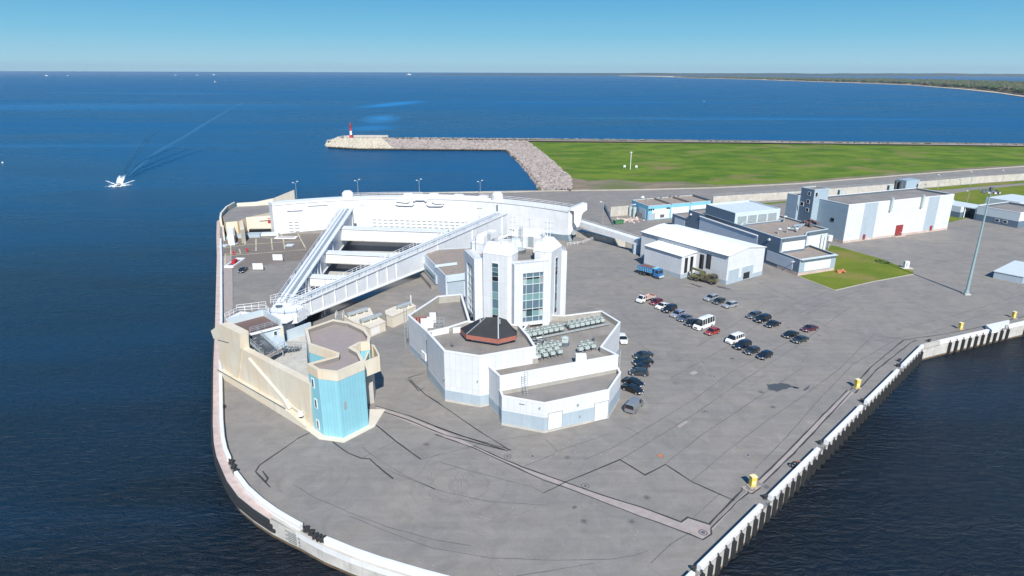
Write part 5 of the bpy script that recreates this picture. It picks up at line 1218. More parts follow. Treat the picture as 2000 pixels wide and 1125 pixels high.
# ducts among the condensers
t = thing('pipe_rack', 'silver pipe duct running in front of the double row of condensers', 'duct', la)
mb = MB(); mb.bar(la + Vector((0, 0, .45)) - n_ * .5, lb + Vector((0, 0, .45)) - n_ * .5, .35, .3); mb.build('duct', M['steel'], t)
mb = MB(); mb.bar(la + Vector((0, 0, .9)) + n_ * 2.8, lb + Vector((0, 0, .9)) + n_ * 2.8, .3, .25); mb.build('duct', M['steel'], t)
t = thing('roof_duct', 'silver pipe duct crossing the roof between the two groups of condensers', 'duct', G(1075, 680, 7.1))
mb = MB(); mb.bar(G(1057, 664, 7.5), G(1077, 689, 7.5), .7, .4); mb.build('duct', M['steel'], t)
rp = random.Random(21); t = thing('pipe_tangle', 'tangle of silver pipes and dark brackets at the tower end of the condenser rows', 'pipework', G(1032, 668, 7.1))
for k in range(26):
    a = G(rp.uniform(1018, 1062), rp.uniform(658, 676), 7.1 + rp.uniform(.4, 1.6)); b = a + d_ * rp.uniform(-2.6, 2.6) + n_ * rp.uniform(-1.6, 1.6) * (k % 2) + Vector((0, 0, rp.uniform(-.5, .5))); mb = MB(); mb.tube(a, b, rp.uniform(.06, .16), None, 6); mb.build('pipe', M['steel' if k % 3 else 'steeldark'], t)
for k in range(12):
    a = la.lerp(lb, (k + .5) / 12) - n_ * .5; mb = MB(); mb.bar(a, a + Vector((0, 0, .5)), .14); mb.build('pipe_stand', M['steeldark'], t)
q = G(1103, 674, 7.1); t = thing('roof_ventilator', 'round grey rooftop ventilator with domed cowl on the open roof', 'ventilator', q)
mb = MB(); mb.tube(q, q + Vector((0, 0, .7)), .9, .9, 14); mb.build('drum', M['trim'], t)
mb = MB(); mb.box(q.x - .65, q.x + .65, q.y - .5, q.y + .5, q.z + .7, q.z + 1.7); mb.build('casing', M['fan'], t)
mb = MB(); mb.tube(q + Vector((0, 0, 1.7)), q + Vector((0, 0, 1.95)), .8, .3, 10); mb.build('cowl', M['fan'], t)
q = G(1160, 666, 7.1); t = thing('roof_vent', 'small dark vent cap standing on the open roof right of the ventilator', 'vent', q); mb = MB(); mb.tube(q, q + Vector((0, 0, .7)), .15, .15, 8); mb.build('pipe', M['steeldark'], t); mb = MB(); mb.tube(q + Vector((0, 0, .6)), q + Vector((0, 0, .9)), .4, .1, 8); mb.build('cap', M['steeldark'], t)
q = G(883.5, 678, 9.5); t = thing('roof_vent', 'small dark vent cap on the left wing roof', 'vent', q); mb = MB(); mb.tube(q, q + Vector((0, 0, .7)), .15, .15, 8); mb.build('pipe', M['steeldark'], t); mb = MB(); mb.tube(q + Vector((0, 0, .6)), q + Vector((0, 0, .9)), .35, .1, 8); mb.build('cap', M['steeldark'], t)
q = G(852, 616, 7.0); t = thing('roof_vent', 'small dark vent cap on the courtyard roof behind the white panels', 'vent', q); mb = MB(); mb.tube(q, q + Vector((0, 0, .7)), .15, .15, 8); mb.build('pipe', M['steeldark'], t); mb = MB(); mb.tube(q + Vector((0, 0, .6)), q + Vector((0, 0, .9)), .35, .1, 8); mb.build('cap', M['steeldark'], t)
for j, (x, y) in enumerate(((829, 640), (841, 637), (846, 628))):
    q = G(x, y + 4, 7.0); t = thing('chimney_panel', ('nearest', 'middle', 'farthest')[j] + ' of three upright white panels on the left wing roof', 'roof panel', q, 'upright white panels on the left wing roof')
    mb = MB(); mb.box(q.x - .7, q.x + .7, q.y - .15, q.y + .15, q.z + .1, q.z + 2.6); mb.build('panel', M['whitep'], t)
    mb = MB(); mb.box(q.x + .1, q.x + .3, q.y, q.y + .8, q.z, q.z + 1.5); mb.build('brace', M['steel'], t)
q = G(818, 632, 7); mb = MB(); [mb.box(q.x - 1 + k * .7, q.x - .5 + k * .7, q.y - .6, q.y + 1.0, 7, 8.3) for k in range(4)]; o = mb.build('red_crates', M['rust'], org=q); o.name = 'crate_stack'; tag(o, 'rust red stacked crates in the corner of the left wing roof', 'crates'); o['kind'] = 'stuff'
q = G(858, 645, 7); t = thing('wire_cage', 'pale steel frame cage on the left wing roof beside the panels', 'cage', q); mb = MB()
for x in (-1, 0, 1):
    for y in (-1, 1): mb.bar((q.x + x, q.y + y, 7), (q.x + x, q.y + y, 9.6), .08)
for z in (7.8, 8.7, 9.6): mb.rail([(q.x - 1, q.y - 1, z - .02), (q.x + 1, q.y - 1, z - .02), (q.x + 1, q.y + 1, z - .02), (q.x - 1, q.y + 1, z - .02)], .02, 2, .06, 1)
mb.build('frame', M['steel'], t)
# ---- annex shed behind the tower
an = thing('annex_shed', 'grey blue clad annex with flat brown gravel roof left of the tower', 'building', (-22, 180, 0))
AP = GL([(829, 497), (870, 539)], 6.7) + GL([(908, 534)], 6.7) + [Vector((-12, 200)), Vector((-24, 197.5))]
body(an, AP, 6.5, 6.75, 'slatelt', 'roofbrown', .25, cap='trimlt')
wA = Wall(G2(829, 497, 6.7), G2(870, 539, 6.7)); 
mb = MB(); wA.box(mb, .3, wA.L * .62, 1.6, 4.2, -.1, .5); mb.build('wall_band', M['bandblue'], an)
mb = MB(); wA.box(mb, wA.L * .1, wA.L * .55, 2.7, 3.1, .45, .6); mb.build('window_strip', M['glass'], an)
mb = MB(); wA.box(mb, 0, wA.L * .6, 0, 1.2, .0, 1.8); mb.build('loading_ledge', M['roofdark'], an)
wA2 = Wall(G2(870, 539, 6.7), G2(908, 534, 6.7)); mb = MB(); wA2.box(mb, .3, wA2.L, 5.0, 6.4, .1, .5); mb.build('awning', M['trimlt'], an)
mb = MB(); wA2.box(mb, .5, wA2.L - .5, .3, 4.7, .0, .3); mb.build('sliding_door', M['bandblue'], an)
mb = MB(); wA2.box(mb, 0, wA2.L + 1, 6.7, 7.5, -9, -8.8); mb.build('roof_kerb', M['trimlt'], an)

# ---- sky blue tower ----------------------------------------------------------
bt = thing('sky_blue_tower', 'sky blue angular tower with cream parapet and flat pinkish roof', 'tower', (-30, 105, 0))
BP = [(600, 710.6), (620, 722.6), (658.6, 727), (710.6, 705.3), (701.3, 687), (686.6, 678.6), (704, 669.5), (721.5, 667.5), (723, 657.3), (713.3, 644), (682.6, 629.3), (650.6, 624), (596, 642.7), (602.6, 672), (657.3, 690.6), (657, 695)]
bp2 = GL(BP, 12.6)
body(bt, bp2, 11.7, 12.6, 'sky_blue', 'roofpink', .5, inner='roofdark', cap='cream')
band(bt, bp2, 10.95, 12.46, 'cream', .07, 'parapet_band')
mb = MB(); mb.prism(offset(ccw(bp2[:4] + [Vector((-25, 106)), Vector((-36, 106))]), -1.2), 0.0, .12); mb.build('apron', M['creamw'], bt)
wB = Wall(bp2[0], bp2[1]); wB2 = Wall(bp2[1], bp2[2]); wB3 = Wall(bp2[2], bp2[3])
for x, y in ((611.5, 748), (617.5, 788), (621.5, 829)):
    p, r = wpart(bt, wB, 'window', 'glass', x - 2.6, y - 9, x + 2.6, y + 9, -.03, .08, 'whitep')
wpart(bt, wB3, 'grille', 'steel', 671, 785, 677.5, 798, 0, .05)
# side balcony bowl
bw = GL([(709, 708), (741.3, 695.5), (741, 692), (731, 673.5), (724, 672)], 10.6)
mb = MB(); mb.prism(bw, 7.6, 10.6, top=False, bottom=True); mb.build('balcony', M['cream'], bt)
ins = offset(ccw(bw), .3); mb = MB(); mb.poly(ins, 8.2); mb.build('balcony_floor', M['roofpink'], bt)
mb = MB(); mb.rim(bw, 10.6, .3, 8.2); mb.build('balcony_rim', M['cream'], bt)
mb = MB(); a = G2(712, 745, 6); mb.prism(GL([(709, 720), (726, 716), (729, 700), (712, 700)], 7.6), 0, 7.6); mb.build('balcony_support', M['concrete'], bt)
q = G(657, 636, 11.7); ladder(bt, (q.x + .2, q.y + 1.5, 11.7), 2.4, .8, False, (1, 0)); mb = MB(); mb.rail([(q.x - .5, q.y + 1.7, 12.6), (q.x - .5, q.y + 3, 12.6)], 1.2, 1, .09); mb.rail([(q.x + .9, q.y + 1.7, 12.6), (q.x + .9, q.y + 3, 12.6)], 1.2, 1, .09); mb.build('railing', M['whitep'], bt)

# ---- cream abutment with raised control room, stairs --------------------------
ab = thing('cream_abutment', 'long cream concrete abutment wall with sloping top beside the sky blue tower', 'retaining wall', (-48, 115, 0))
g0, g1 = Vector(G2(440, 735)), Vector(G2(606, 836)); wc = Wall(g0, g1)
mb = traced(wc, [(440, 737), (607, 838), (604, 750), (475, 683), (471, 651), (432, 633), (423, 640), (428, 700)], 0.0, -1.3); mb.build('wall', M['cream'], ab)
mb = traced(wc, [(436, 735), (607, 838), (606, 829), (566, 796), (434, 720)], .9, 0.02); mb.build('buttress_ledge', M['cream'], ab)
mb = MB(); u0, z0 = wc.hit(434, 719); u1, z1 = wc.hit(566, 794); mb.bar(wc.p(u0, z0, 1.0), wc.p(u1, z1, 1.0), .12); mb.build('drain_channel', M['trim'], ab)
mb = MB(); u0, z0 = wc.hit(488, 700); u1, z1 = wc.hit(562, 786); u2, z2 = wc.hit(592, 806); mb.bar(wc.p(u0, z0, .15), wc.p(u1, z1, .15), .5, .4); mb.bar(wc.p(u1, z1, .15), wc.p(u2, z2, .3), .3, .3); mb.build('diagonal_rib', M['creamw'], ab)
mb = MB(); q = wc.p(u2, z2, .5); mb.tube(q - Vector((0, 0, .3)), q + Vector((0, 0, .35)), .55, .45, 10); mb.build('pipe_cap', M['whitep'], ab)
mb = MB(); u0, z0 = wc.hit(566, 795); mb.bar(wc.p(u0 - .8, z0 + 1.2, .4), wc.p(u0 + .6, z0 - .1, .4), .7, .9); mb.build('bracket', M['creamw'], ab)
# head block leaning out over the parapet
mb = traced(wc, [(415, 645), (433, 632), (471, 651), (473, 680), (467, 740), (459, 735), (450, 668), (420, 660)], .35, -1.5); mb.build('head_block', M['cream'], ab)
# floor of the yard behind the wall
fz = 6.3
yard = [Vector(p) for p in GL([(474, 690), (604, 752), (600, 700), (598, 642), (562, 650), (470, 652)], fz)]
mb = MB(); mb.prism(yard, 0, fz); mb.build('yard_floor', M['concrete'], ab)
mb = MB(); w_ = Wall(G2(562, 648, 8.4), G2(600, 634, 8.4)); w_.box(mb, 0, w_.L + 1, fz, 8.6, -.4, 0); mb.build('screen_wall', M['trimlt'], ab)
# control room block, brown roof
rm = GL([(449, 634.5), (514.6, 617.3), (547, 637), (474, 656)], 10.6)
mb = MB(); mb.prism(rm, fz, 10.6); mb.build('room_wall', M['trimlt'], ab)
mb = MB(); mb.poly(ccw(rm), 10.63); mb.build('room_roof', M['brownroof'], ab)
for (a, b) in ((rm[0], rm[1]), (rm[1], rm[2])):
    dd = (b - a).normalized(); nn = Vector((-dd.y, dd.x)); nn = nn if nn.y > 0 else -nn; mb = MB(); mb.prism([a - dd * .2, b + dd * .2, b + nn * .35 + dd * .2, a + nn * .35 - dd * .2], 8, 12.0); mb.build('roof_parapet', M['trimlt'], ab)
wr = Wall(rm[3], rm[2]); mb = MB(); wr.box(mb, 0, wr.L, 10.35, 10.75, 0, .35); mb.build('roof_edge', M['whitep'], ab)
mb = MB(); [mb.face(f) for f in ([wr.p(wr.L * .42, 8.6, .02), wr.p(wr.L, 8.6, .02), wr.p(wr.L + .3, fz + .1, 3.4), wr.p(wr.L * .5, fz + .1, 4.2)],)]; mb.face([wr.p(wr.L, 8.6, .02), wr.p(wr.L, fz, 0), wr.p(wr.L + .3, fz + .1, 3.4)]); mb.build('sloping_skirt', M['bandblue'], ab)
p, r = wpart(ab, wr, 'window', 'glass', 534.5, 648, 541, 654, 0, .08, 'whitep')
mb = MB(); wr.box(mb, wr.L - .1, wr.L + .5, 0, 10.6, -4, .3); mb.build('corner_pier', M['creamw'], ab)
# stairs from the roof down to a landing, then on down
st = MB(); s0, s1 = G(474, 657, 10.4), G(515, 694, fz + 1.6); s0b = G(494, 651, 10.4); wdt = (s0b - s0).length * .5
dd = (s1 - s0); hd_ = Vector((dd.x, dd.y, 0)).normalized(); nn = Vector((-hd_.y, hd_.x, 0)); nn = nn if nn.x > 0 else -nn; N_ = 16
for k in range(N_):
    c = s0.lerp(s1, (k + .5) / N_); mb = MB(); mb.bar(c + nn * .1, c + nn * 3.1, .34, .09); mb.build('step', M['roofbrown' if False else 'steeldark'], ab)
for o in (.05, 3.15):
    mb = MB(); mb.bar(s0 + nn * o, s1 + nn * o, .12, .35); mb.build('stringer', M['steel'], ab)
    mb = MB(); mb.rail([s0 + nn * o, s1 + nn * o], 1.0, 1.4, .06); mb.build('railing', M['steel'], ab)
lz = fz + 1.5; lnd = [Vector((p.x, p.y)) for p in (s1 + nn * -.1, s1 + nn * 3.3, G(556, 676, lz), G(552, 684, lz), s1 + hd_ * 1.6 + nn * .2)]
mb = MB(); mb.prism(lnd, lz - .15, lz, True, True); mb.build('landing', M['roofbrown'], ab)
mb = MB(); mb.rail([(p.x, p.y, lz) for p in (lnd[4], lnd[3])], 1.0, 1.4, .06); mb.rail([(p.x, p.y, lz) for p in (lnd[1], lnd[2])], 1.0, 1.4, .06)
mb.rail([(lnd[3].x, lnd[3].y, lz), G(587, 686, fz)], 1.0, 1.4, .06); mb.rail([(lnd[2].x, lnd[2].y, lz), G(588, 678, fz)], 1.0, 1.4, .06); mb.build('railing', M['steel'], ab)
mb = MB(); a, b = Vector((lnd[2].x, lnd[2].y, lz)).lerp(Vector((lnd[3].x, lnd[3].y, lz)), .5), G(588, 682, fz); 
for k in range(6): c = a.lerp(b, (k + .5) / 6); mb.bar(c - Vector((0, .9, 0)), c + Vector((0, .9, 0)), .34, .08)
o = mb.build('lower_steps', M['steeldark'], ab); o['kind'] = 'stuff'
for p in (lnd[4], lnd[3], lnd[2]): mb = MB(); mb.bar((p.x, p.y, fz), (p.x, p.y, lz), .14); mb.build('landing_post', M['steel'], ab)
rl = MB(); q0, q1 = G(489, 650, 10.63), G(546, 634, 10.63); rl.rail([q0, q1], 1.1, 1.5, .07, 3); rl.build('roof_railing', M['steel'], ab)

# ---- cream equipment boxes with silver tanks ----------------------------------
def cbox(label, px, h, tanks):
    P = GL(px, h); c = sum(P, Vector((0, 0))) / len(P); t = thing('equipment_box', label, 'equipment box', (c.x, c.y, 0))
    mb = MB(); mb.prism(P, 0, h); mb.build('housing', M['creamw'], t)
    band(t, P, h - .15, h + .05, 'cream', .12, 'rim')
    for x0, y0, x1, y1, z in tanks:
        a, b = G(x0, y0, z), G(x1, y1, z); mb = MB(); mb.tube(a, b, .5, .5, 12); tk = mb.build('tank', M['steel'], t, smooth=False)
        for u in (.12, .5, .88): q = a.lerp(b, u); mb = MB(); mb.box(q.x - .15, q.x + .15, q.y - .4, q.y + .4, h, z - .35); mb.build('tank_saddle', M['creamw'], tk)
    return t, P
t, P = cbox('wide cream equipment box with two silver tanks beside the round roofed tower', [(672, 617.5), (722, 601.5), (728, 614), (752.5, 628), (722, 640.5), (714, 636), (690, 628)], 2.4, [(678, 615, 716, 603.5, 3.2), (704, 627, 744, 614, 3.2)])
wx = Wall(G2(722, 640.5, 2.4), G2(752.5, 628, 2.4)); 
for k in range(3): mb = MB(); wx.box(mb, .6 + k * 1.25, 1.7 + k * 1.25, .3, 2.1, 0, .08); mb.build('door', M['whitep'] if k < 2 else M['creamw'], t)
t, P = cbox('smaller cream equipment box with one silver tank near the caged ladder', [(752.6, 607), (768, 600), (800, 590.5), (812, 597.5), (795, 605), (766, 618), (754, 613)], 3.0, [(776, 600, 801, 592, 3.7)])
mb = MB(); q = G(803, 592, 3); mb.bar(q, q + Vector((0, 0, 2.2)), .2); mb.build('flue', M['whitep'], t)

# ---- white hall ----------------------------------------------------------------
hl = thing('white_hall', 'low white metal hall with shallow pitched white roof and side bay', 'building', (60, 200, 0))
HA, HB, HC = Vector((43.8, 212.6)), Vector((63.6, 182.6)), Vector((78.2, 193.0)); HD = HA + HC - HB
mb = MB(); mb.prism([HA, HB, HC, HD], 0, 8.9, top=False)
rg0, rg1 = (HB + HC) / 2, (HA + HD) / 2; 
mb.face([(HB.x, HB.y, 8.9), (HC.x, HC.y, 8.9), (rg0.x, rg0.y, 10.2)], [(0, 8.9), ((HC - HB).length, 8.9), ((HC - HB).length / 2, 10.2)]); mb.face([(HD.x, HD.y, 8.9), (HA.x, HA.y, 8.9), (rg1.x, rg1.y, 10.2)])
mb.build('wall', M['white'], hl)
ax = (HA - HB).normalized(); cx_ = (HC - HB).normalized()
def slope(p, q, r, s, zp, zr, name, m, th=.15):
    mb = MB(); mb.hexa([(p.x, p.y, zp - th), (q.x, q.y, zp - th), (r.x, r.y, zr - th), (s.x, s.y, zr - th), (p.x, p.y, zp), (q.x, q.y, zp), (r.x, r.y, zr), (s.x, s.y, zr)]); return mb.build(name, M[m], hl)
e = .35
slope(HB - ax * e - cx_ * e, HA + ax * e - cx_ * e, rg1 + ax * e, rg0 - ax * e, 9.02, 10.38, 'roof_slope', 'roofwhite'); slope(HC - ax * e + cx_ * e, HD + ax * e + cx_ * e, rg1 + ax * e, rg0 - ax * e, 9.02, 10.38, 'roof_slope', 'roofwhite')
mb = MB(); mb.bar(Vector((*(HB - cx_ * .45 - ax * .4), 8.88)), Vector((*(HA - cx_ * .45 + ax * .4), 8.88)), .22, .22); mb.build('gutter', M['trim'], hl)
mb = MB(); a_, b_ = rg1.lerp(rg0, .02), rg1.lerp(rg0, .62); mb.prism([a_ - cx_ * 1, b_ - cx_ * 1, b_ + cx_ * 1, a_ + cx_ * 1], 10.1, 10.75); mb.build('ridge_ventilator', M['roofwhite'], hl)
band(hl, [HA, HB, HC, HD], .0, 1.3, 'bandblue', .05)
wHL, wHG = Wall(HA, HB), Wall(HB, HC)
b0, b1 = Vector(G2(1274, 516)), Vector(G2(1331, 543)); bd = (HB - HA).normalized(); b0 = HA + bd * ((b0 - HA).dot(bd)); 
bo = -cx_; dep = max(3.0, (Vector(G2(1331, 543)) - HA).dot(bo)); u0 = (Vector(G2(1274, 516)) - HA).dot(bd); u1 = (Vector(G2(1331, 543)) - HA).dot(bd)
BB = [HA + bd * u0 + bo * dep, HA + bd * u1 + bo * dep, HA + bd * u1, HA + bd * u0]; zb = 7.3
mb = MB(); mb.prism(BB, 0, zb - .3, top=False); mb.build('bay_wall', M['white'], hl); band(hl, BB, 0, 1.3, 'bandblue', .05)
x_ = [BB[0] + bo * .3 - bd * .3, BB[1] + bo * .3 + bd * .3, BB[2] + bd * .3, BB[3] - bd * .3]
mb = MB(); mb.hexa([(x_[0].x, x_[0].y, zb - .35), (x_[1].x, x_[1].y, zb - .35), (x_[2].x, x_[2].y, zb + .15), (x_[3].x, x_[3].y, zb + .15), (x_[0].x, x_[0].y, zb - .15), (x_[1].x, x_[1].y, zb - .15), (x_[2].x, x_[2].y, zb + .4), (x_[3].x, x_[3].y, zb + .4)]); mb.build('bay_roof', M['roofwhite'], hl)
mb = MB(); mb.bar(Vector((*x_[0], zb - .35)), Vector((*x_[1], zb - .35)), .18); mb.build('gutter', M['trim'], hl)
wBay = Wall(BB[1], BB[2])
for f0, f1 in ((.22, .42), (.6, .8)):
    mb = MB(); wBay.box(mb, wBay.L * f0, wBay.L * f1, 1.5, 6.3, -.03, .06); mb.build('window', M['darkwin'], hl)
for x0, x1 in ((1368, 1373), (1381, 1387)): wpart(hl, wHL, 'window', 'darkwin', x0, 496, x1, 526, -.03, .07)
wpart(hl, wHL, 'window', 'darkwin', 1282.5, 469.5, 1287, 473.5, -.03, .07)
wpart(hl, wHG, 'door', 'bandblue', 1423.5, 529, 1440.5, 550, 0, .08, 'trimlt'); p, r = wpart(hl, wHG, 'door', 'bandblue', 1449.5, 522.5, 1468, 541, 0, .08, 'trimlt')
wpart(hl, wHG, 'door_opening', 'darkwin', 1452, 533, 1462.5, 542.5, 0, .1)

# ---- slate workshop group -------------------------------------------------------
gw = thing('slate_workshop', 'dark slate clad workshop block in steps with brown gravel roofs', 'building', (90, 215, 0))
a1 = Vector(G2(1557.8, 539)); a2 = Vector(G2(1628.2, 528)); gf = (a2 - a1).normalized()
dk = Vector(G2(1500, 487, 5.6)) - Vector(G2(1563, 501.4, 5.6)); gb = dk.normalized(); gb = Vector((-gf.y, gf.x))
Wd = (a2 - a1).length
def gp(u, v): return a1 + gf * u + gb * v
def gpx(x, y, z): q = Vector(G2(x, y, z)) - a1; return q.dot(gf), q.dot(gb)
h1 = 5.3; v1 = gpx(1576, 477, 5.3)[1]; 
um, vm = gpx(1517.3, 466.8, 10.0); un, vn = gpx(1575, 459.3, 10.0); up_, vp_ = gpx(1617.8, 447, 10.0); ub, vb = gpx(1454.4, 441.6, 10.0); ut, vt = gpx(1455.5, 415.2, 13.5); ul, vl = gpx(1395, 398.1, 13.5); uw, vw = gpx(1348.8, 409.2, 9.5); ur, vr = gpx(1524.8, 408, 13.5)
lw0 = a1; lw1 = a1 + gb * 60 + gf * 4.2; wL = Wall(lw0, lw1); lt = (lw1 - lw0).normalized()
def on_left(v): return lw0 + lt * v
def lv(x, y): return wL.hit(x, y)[0]
# low front block
P1 = [a1, a2, a2 + lt * 11.2, on_left(8.9)]
P1 = [a1, a2, a2 + lt * 12.5 + gf * 1.0, on_left(9.2)]
body(gw, P1, 4.6, 5.35, 'slate', 'roofbrown', .3, inner='trim', cap='trimlt'); band(gw, P1, 0, 1.0, 'ledge', .06)
wG = Wall(a1, a2)
mb = MB(); wG.box(mb, 0, wG.L, 1.0, 4.55, 0, .10); mb.build('front_cladding', M['greyblue'], gw)
mb = MB(); wG.box(mb, 2.2, wG.L - 2.2, 1.3, 4.0, .1, .16); mb.build('white_panel', M['whitep'], gw)
mb = MB(); wG.box(mb, .6, wG.L - .1, 4.55, 5.15, .0, .45); mb.build('fascia', M['trim'], gw)
mb = MB(); wG.box(mb, .3, wG.L + .2, 5.1, 5.3, .0, .6); mb.build('roof_edge', M['trimlt'], gw)
def lpanel(v0, v1, z0, z1, m='slatelt', name='light_panel'): 
    mb = MB(); wL.box(mb, v0, v1, z0, z1, 0, .12); return mb.build(name, M[m], gw)
lpanel(2.6, 14.5, 1.2, 4.6)
# middle block
pm = [on_left(9.2)] + GL([(1575, 459.3), (1577.4, 453.5), (1617.8, 447)], 9.8); pm[0] = Vector(on_left(9.2)); pr = pm[3]; pm += [pr + lt * 30, on_left(30)]
body(gw, pm, 9.2, 9.8, 'slate', 'roofbrown', .35, inner='trim', cap='trimlt')
wM = Wall(pm[0], pm[1]); mb = MB(); wM.box(mb, .9, wM.L - .3, 5.4, 8.4, 0, .15); mb.build('white_panel', M['whitep'], gw)
mb = MB(); wM.box(mb, .9, wM.L, 8.5, 9.4, 0, .3); mb.build('fascia', M['trim'], gw)
wM2 = Wall(pm[2], pm[3]); mb = MB(); wM2.box(mb, 0, wM2.L, 0, 8.8, 0, .1); mb.build('front_cladding', M['trimlt'], gw)
mb = MB(); wM2.box(mb, 1.0, wM2.L * .62, 2.0, 8.0, .1, .2); mb.build('white_panel', M['whitep'], gw)
mb = MB(); wM2.box(mb, 0, wM2.L + .2, 8.8, 9.45, 0, .5); mb.build('fascia', M['trim'], gw)
mb = MB(); a = wM2.p(wM2.L * .70, 1, .6); mb.tube(a, a + Vector((0, 0, 7.2)), .45, .45, 10); mb.build('duct', M['whitep'], gw)
mb = MB(); a = wM2.p(wM2.L * .85, 1, .5); mb.tube(a, a + Vector((0, 0, 6.2)), .25, .25, 8); mb.build('duct', M['whitep'], gw)
# upper block with louvres
tv, lv_ = lv(1455.5, 415.2 + 0), 0
q0 = Vector(G2(1455.5, 415.2, 13.3)); v0 = (q0 - lw0).dot(lt); q0 = on_left(v0); q1 = Vector(G2(1524.8, 408, 13.3)); q1 = q0 + gf * (q1 - q0).dot(gf); v2 = (Vector(G2(1395, 398.1, 13.3)) - lw0).dot(lt)
pu = [q0, q1, q1 + lt * (v2 - v0), on_left(v2)]
body(gw, pu, 13.0, 13.4, 'slate', 'rooflt', .25, inner='trimlt', cap='trimlt')
wU = Wall(q0, q1); mb = MB(); wU.box(mb, 0, wU.L, 9.2, 13.3, 0, .12); mb.build('front_cladding', M['trimlt'], gw)
for k in range(4):
    u0_, u1_ = wU.L * (.06 + k * .225), wU.L * (.06 + k * .225 + .19); mb = MB()
    for j in range(9): wU.box(mb, u0_, u1_, 9.5 + j * .3, 9.66 + j * .3, .1, .24)
    o = mb.build('louvre', M['steel'], gw); o['kind'] = 'stuff'
# west block
vw0 = v2; vw1 = (Vector(G2(1348.8, 409.2, 9.3)) - lw0).dot(lt); wl_ = (q1 - q0).length
body(gw, [on_left(vw0), on_left(vw0) + gf * wl_, on_left(vw1) + gf * wl_, on_left(vw1)], 8.6, 9.3, 'slate', 'roofbrown', .3, inner='trim', cap='trimlt')
body(gw, [on_left(30), on_left(30) + gf * wl_, on_left(vw0) + gf * wl_, on_left(vw0)], 9.4, 9.8, 'slate', 'roofbrown', .3, inner='trim', cap='trimlt') if vw0 > 30.5 else None
body(gw, [on_left(vw1), on_left(vw1) + gf * 14, on_left(vw1 + 11) + gf * 14, on_left(vw1 + 11)], 5.0, 5.6, 'slate', 'roofbrown', .3, inner='trim', cap='trimlt')
lpanel(vw1 + 2, vw1 + 9, 1, 4.4)
va, za = wL.hit(1480.8, 459.2); vb_, zb_ = wL.hit(1367.5, 424); lpanel(va, vb_, 1.5, (za + zb_) / 2)
mb = MB(); mb.tube(wL.p(va, (za + zb_) / 2, .1), wL.p(vb_, (za + zb_) / 2, .1), .28, .28, 8); mb.build('panel_cap', M['whitep'], gw)
for x, y in ((1503, 468), (1350, 419)):
    u_, z_ = wL.hit(x, y); mb = MB(); mb.tube(wL.p(u_, z_, .0), wL.p(u_, z_, .5), .4, .4, 10); mb.build('wall_lamp', M['whitep'], gw)
u_, z_ = wL.hit(1552, 511); mb = MB(); mb.bar(wL.p(u_, z_, 0), wL.p(u_, z_, 1.2), .25, .2); mb.build('wall_lamp', M['whitep'], gw)
# roof cowls and plant
def cowl(x, y, z, label, h=1.7):
    q = G(x, y, z); t = thing('vent_cowl', label, 'roof vent', q); mb = MB(); mb.tube(q, q + Vector((0, 0, h)), .2, .2, 8); mb.build('pipe', M['steel'], t)
    mb = MB(); mb.tube(q + Vector((-.1, 0, h)), q + Vector((.8, -.2, h - .1)), .35, .4, 10); mb.build('cowl', M['steel'], t)
cowl(1530.5, 434.5, 9.2, 'mushroom vent cowl on the slate workshop roof nearest the louvres', 2.2); cowl(1519.5, 457, 9.2, 'bent vent pipe nearest the front edge of the slate workshop roof'); cowl(1536.5, 455, 9.2, 'bent vent pipe, middle one on the slate workshop roof'); cowl(1553, 452, 9.2, 'low bent vent pipe beside the silver roof duct', 1.1)
t = thing('roof_pipework', 'tangle of silver ducts and pipes on the slate workshop roof', 'duct', G(1556, 445, 9.2))
for a, b, r_ in (((1541, 446), (1557, 448), .4), ((1549, 442), (1567, 439), .5), ((1556, 450), (1562, 441), .35), ((1562, 445), (1572, 437), .3)):
    mb = MB(); mb.tube(G(*a, 9.9), G(*b, 9.9), r_, None, 8); mb.build('duct', M['steel'], t)
for j, (x, y) in enumerate(((1571, 439), (1576, 441), (1582, 443), (1583, 436), (1589, 438), (1595, 441))):
    q = G(x, y, 9.2); t = thing('dark_condenser', ('first', 'second', 'third', 'fourth', 'fifth', 'rightmost')[j] + ' of the dark condenser frames on the slate workshop roof, from the left', 'condenser', q, 'dark condenser frames on the slate workshop roof')
    mb = MB(); mb.box(q.x - .65, q.x + .65, q.y - 1.1, q.y + 1.1, 9.5, 10.5); mb.build('frame', M['steeldark'], t)
    mb = MB(); mb.tube((q.x, q.y, 10.5), (q.x, q.y, 10.62), .5, .5, 10); mb.build('fan', M['rust'], t)
q = G(1619, 468, 0.0)
t = thing('white_tank', 'round white tank on legs at the back corner of the slate workshop', 'tank', G(1617, 486)); q = G(1617, 486); mb = MB(); mb.tube(q + Vector((0, 0, 3)), q + Vector((0, 0, 5)), 1.0, 1.0, 12); mb.build('tank', M['whitep'], t); mb = MB(); mb.tube(q, q + Vector((0, 0, 3)), .3, .3, 8); mb.build('leg', M['steel'], t)

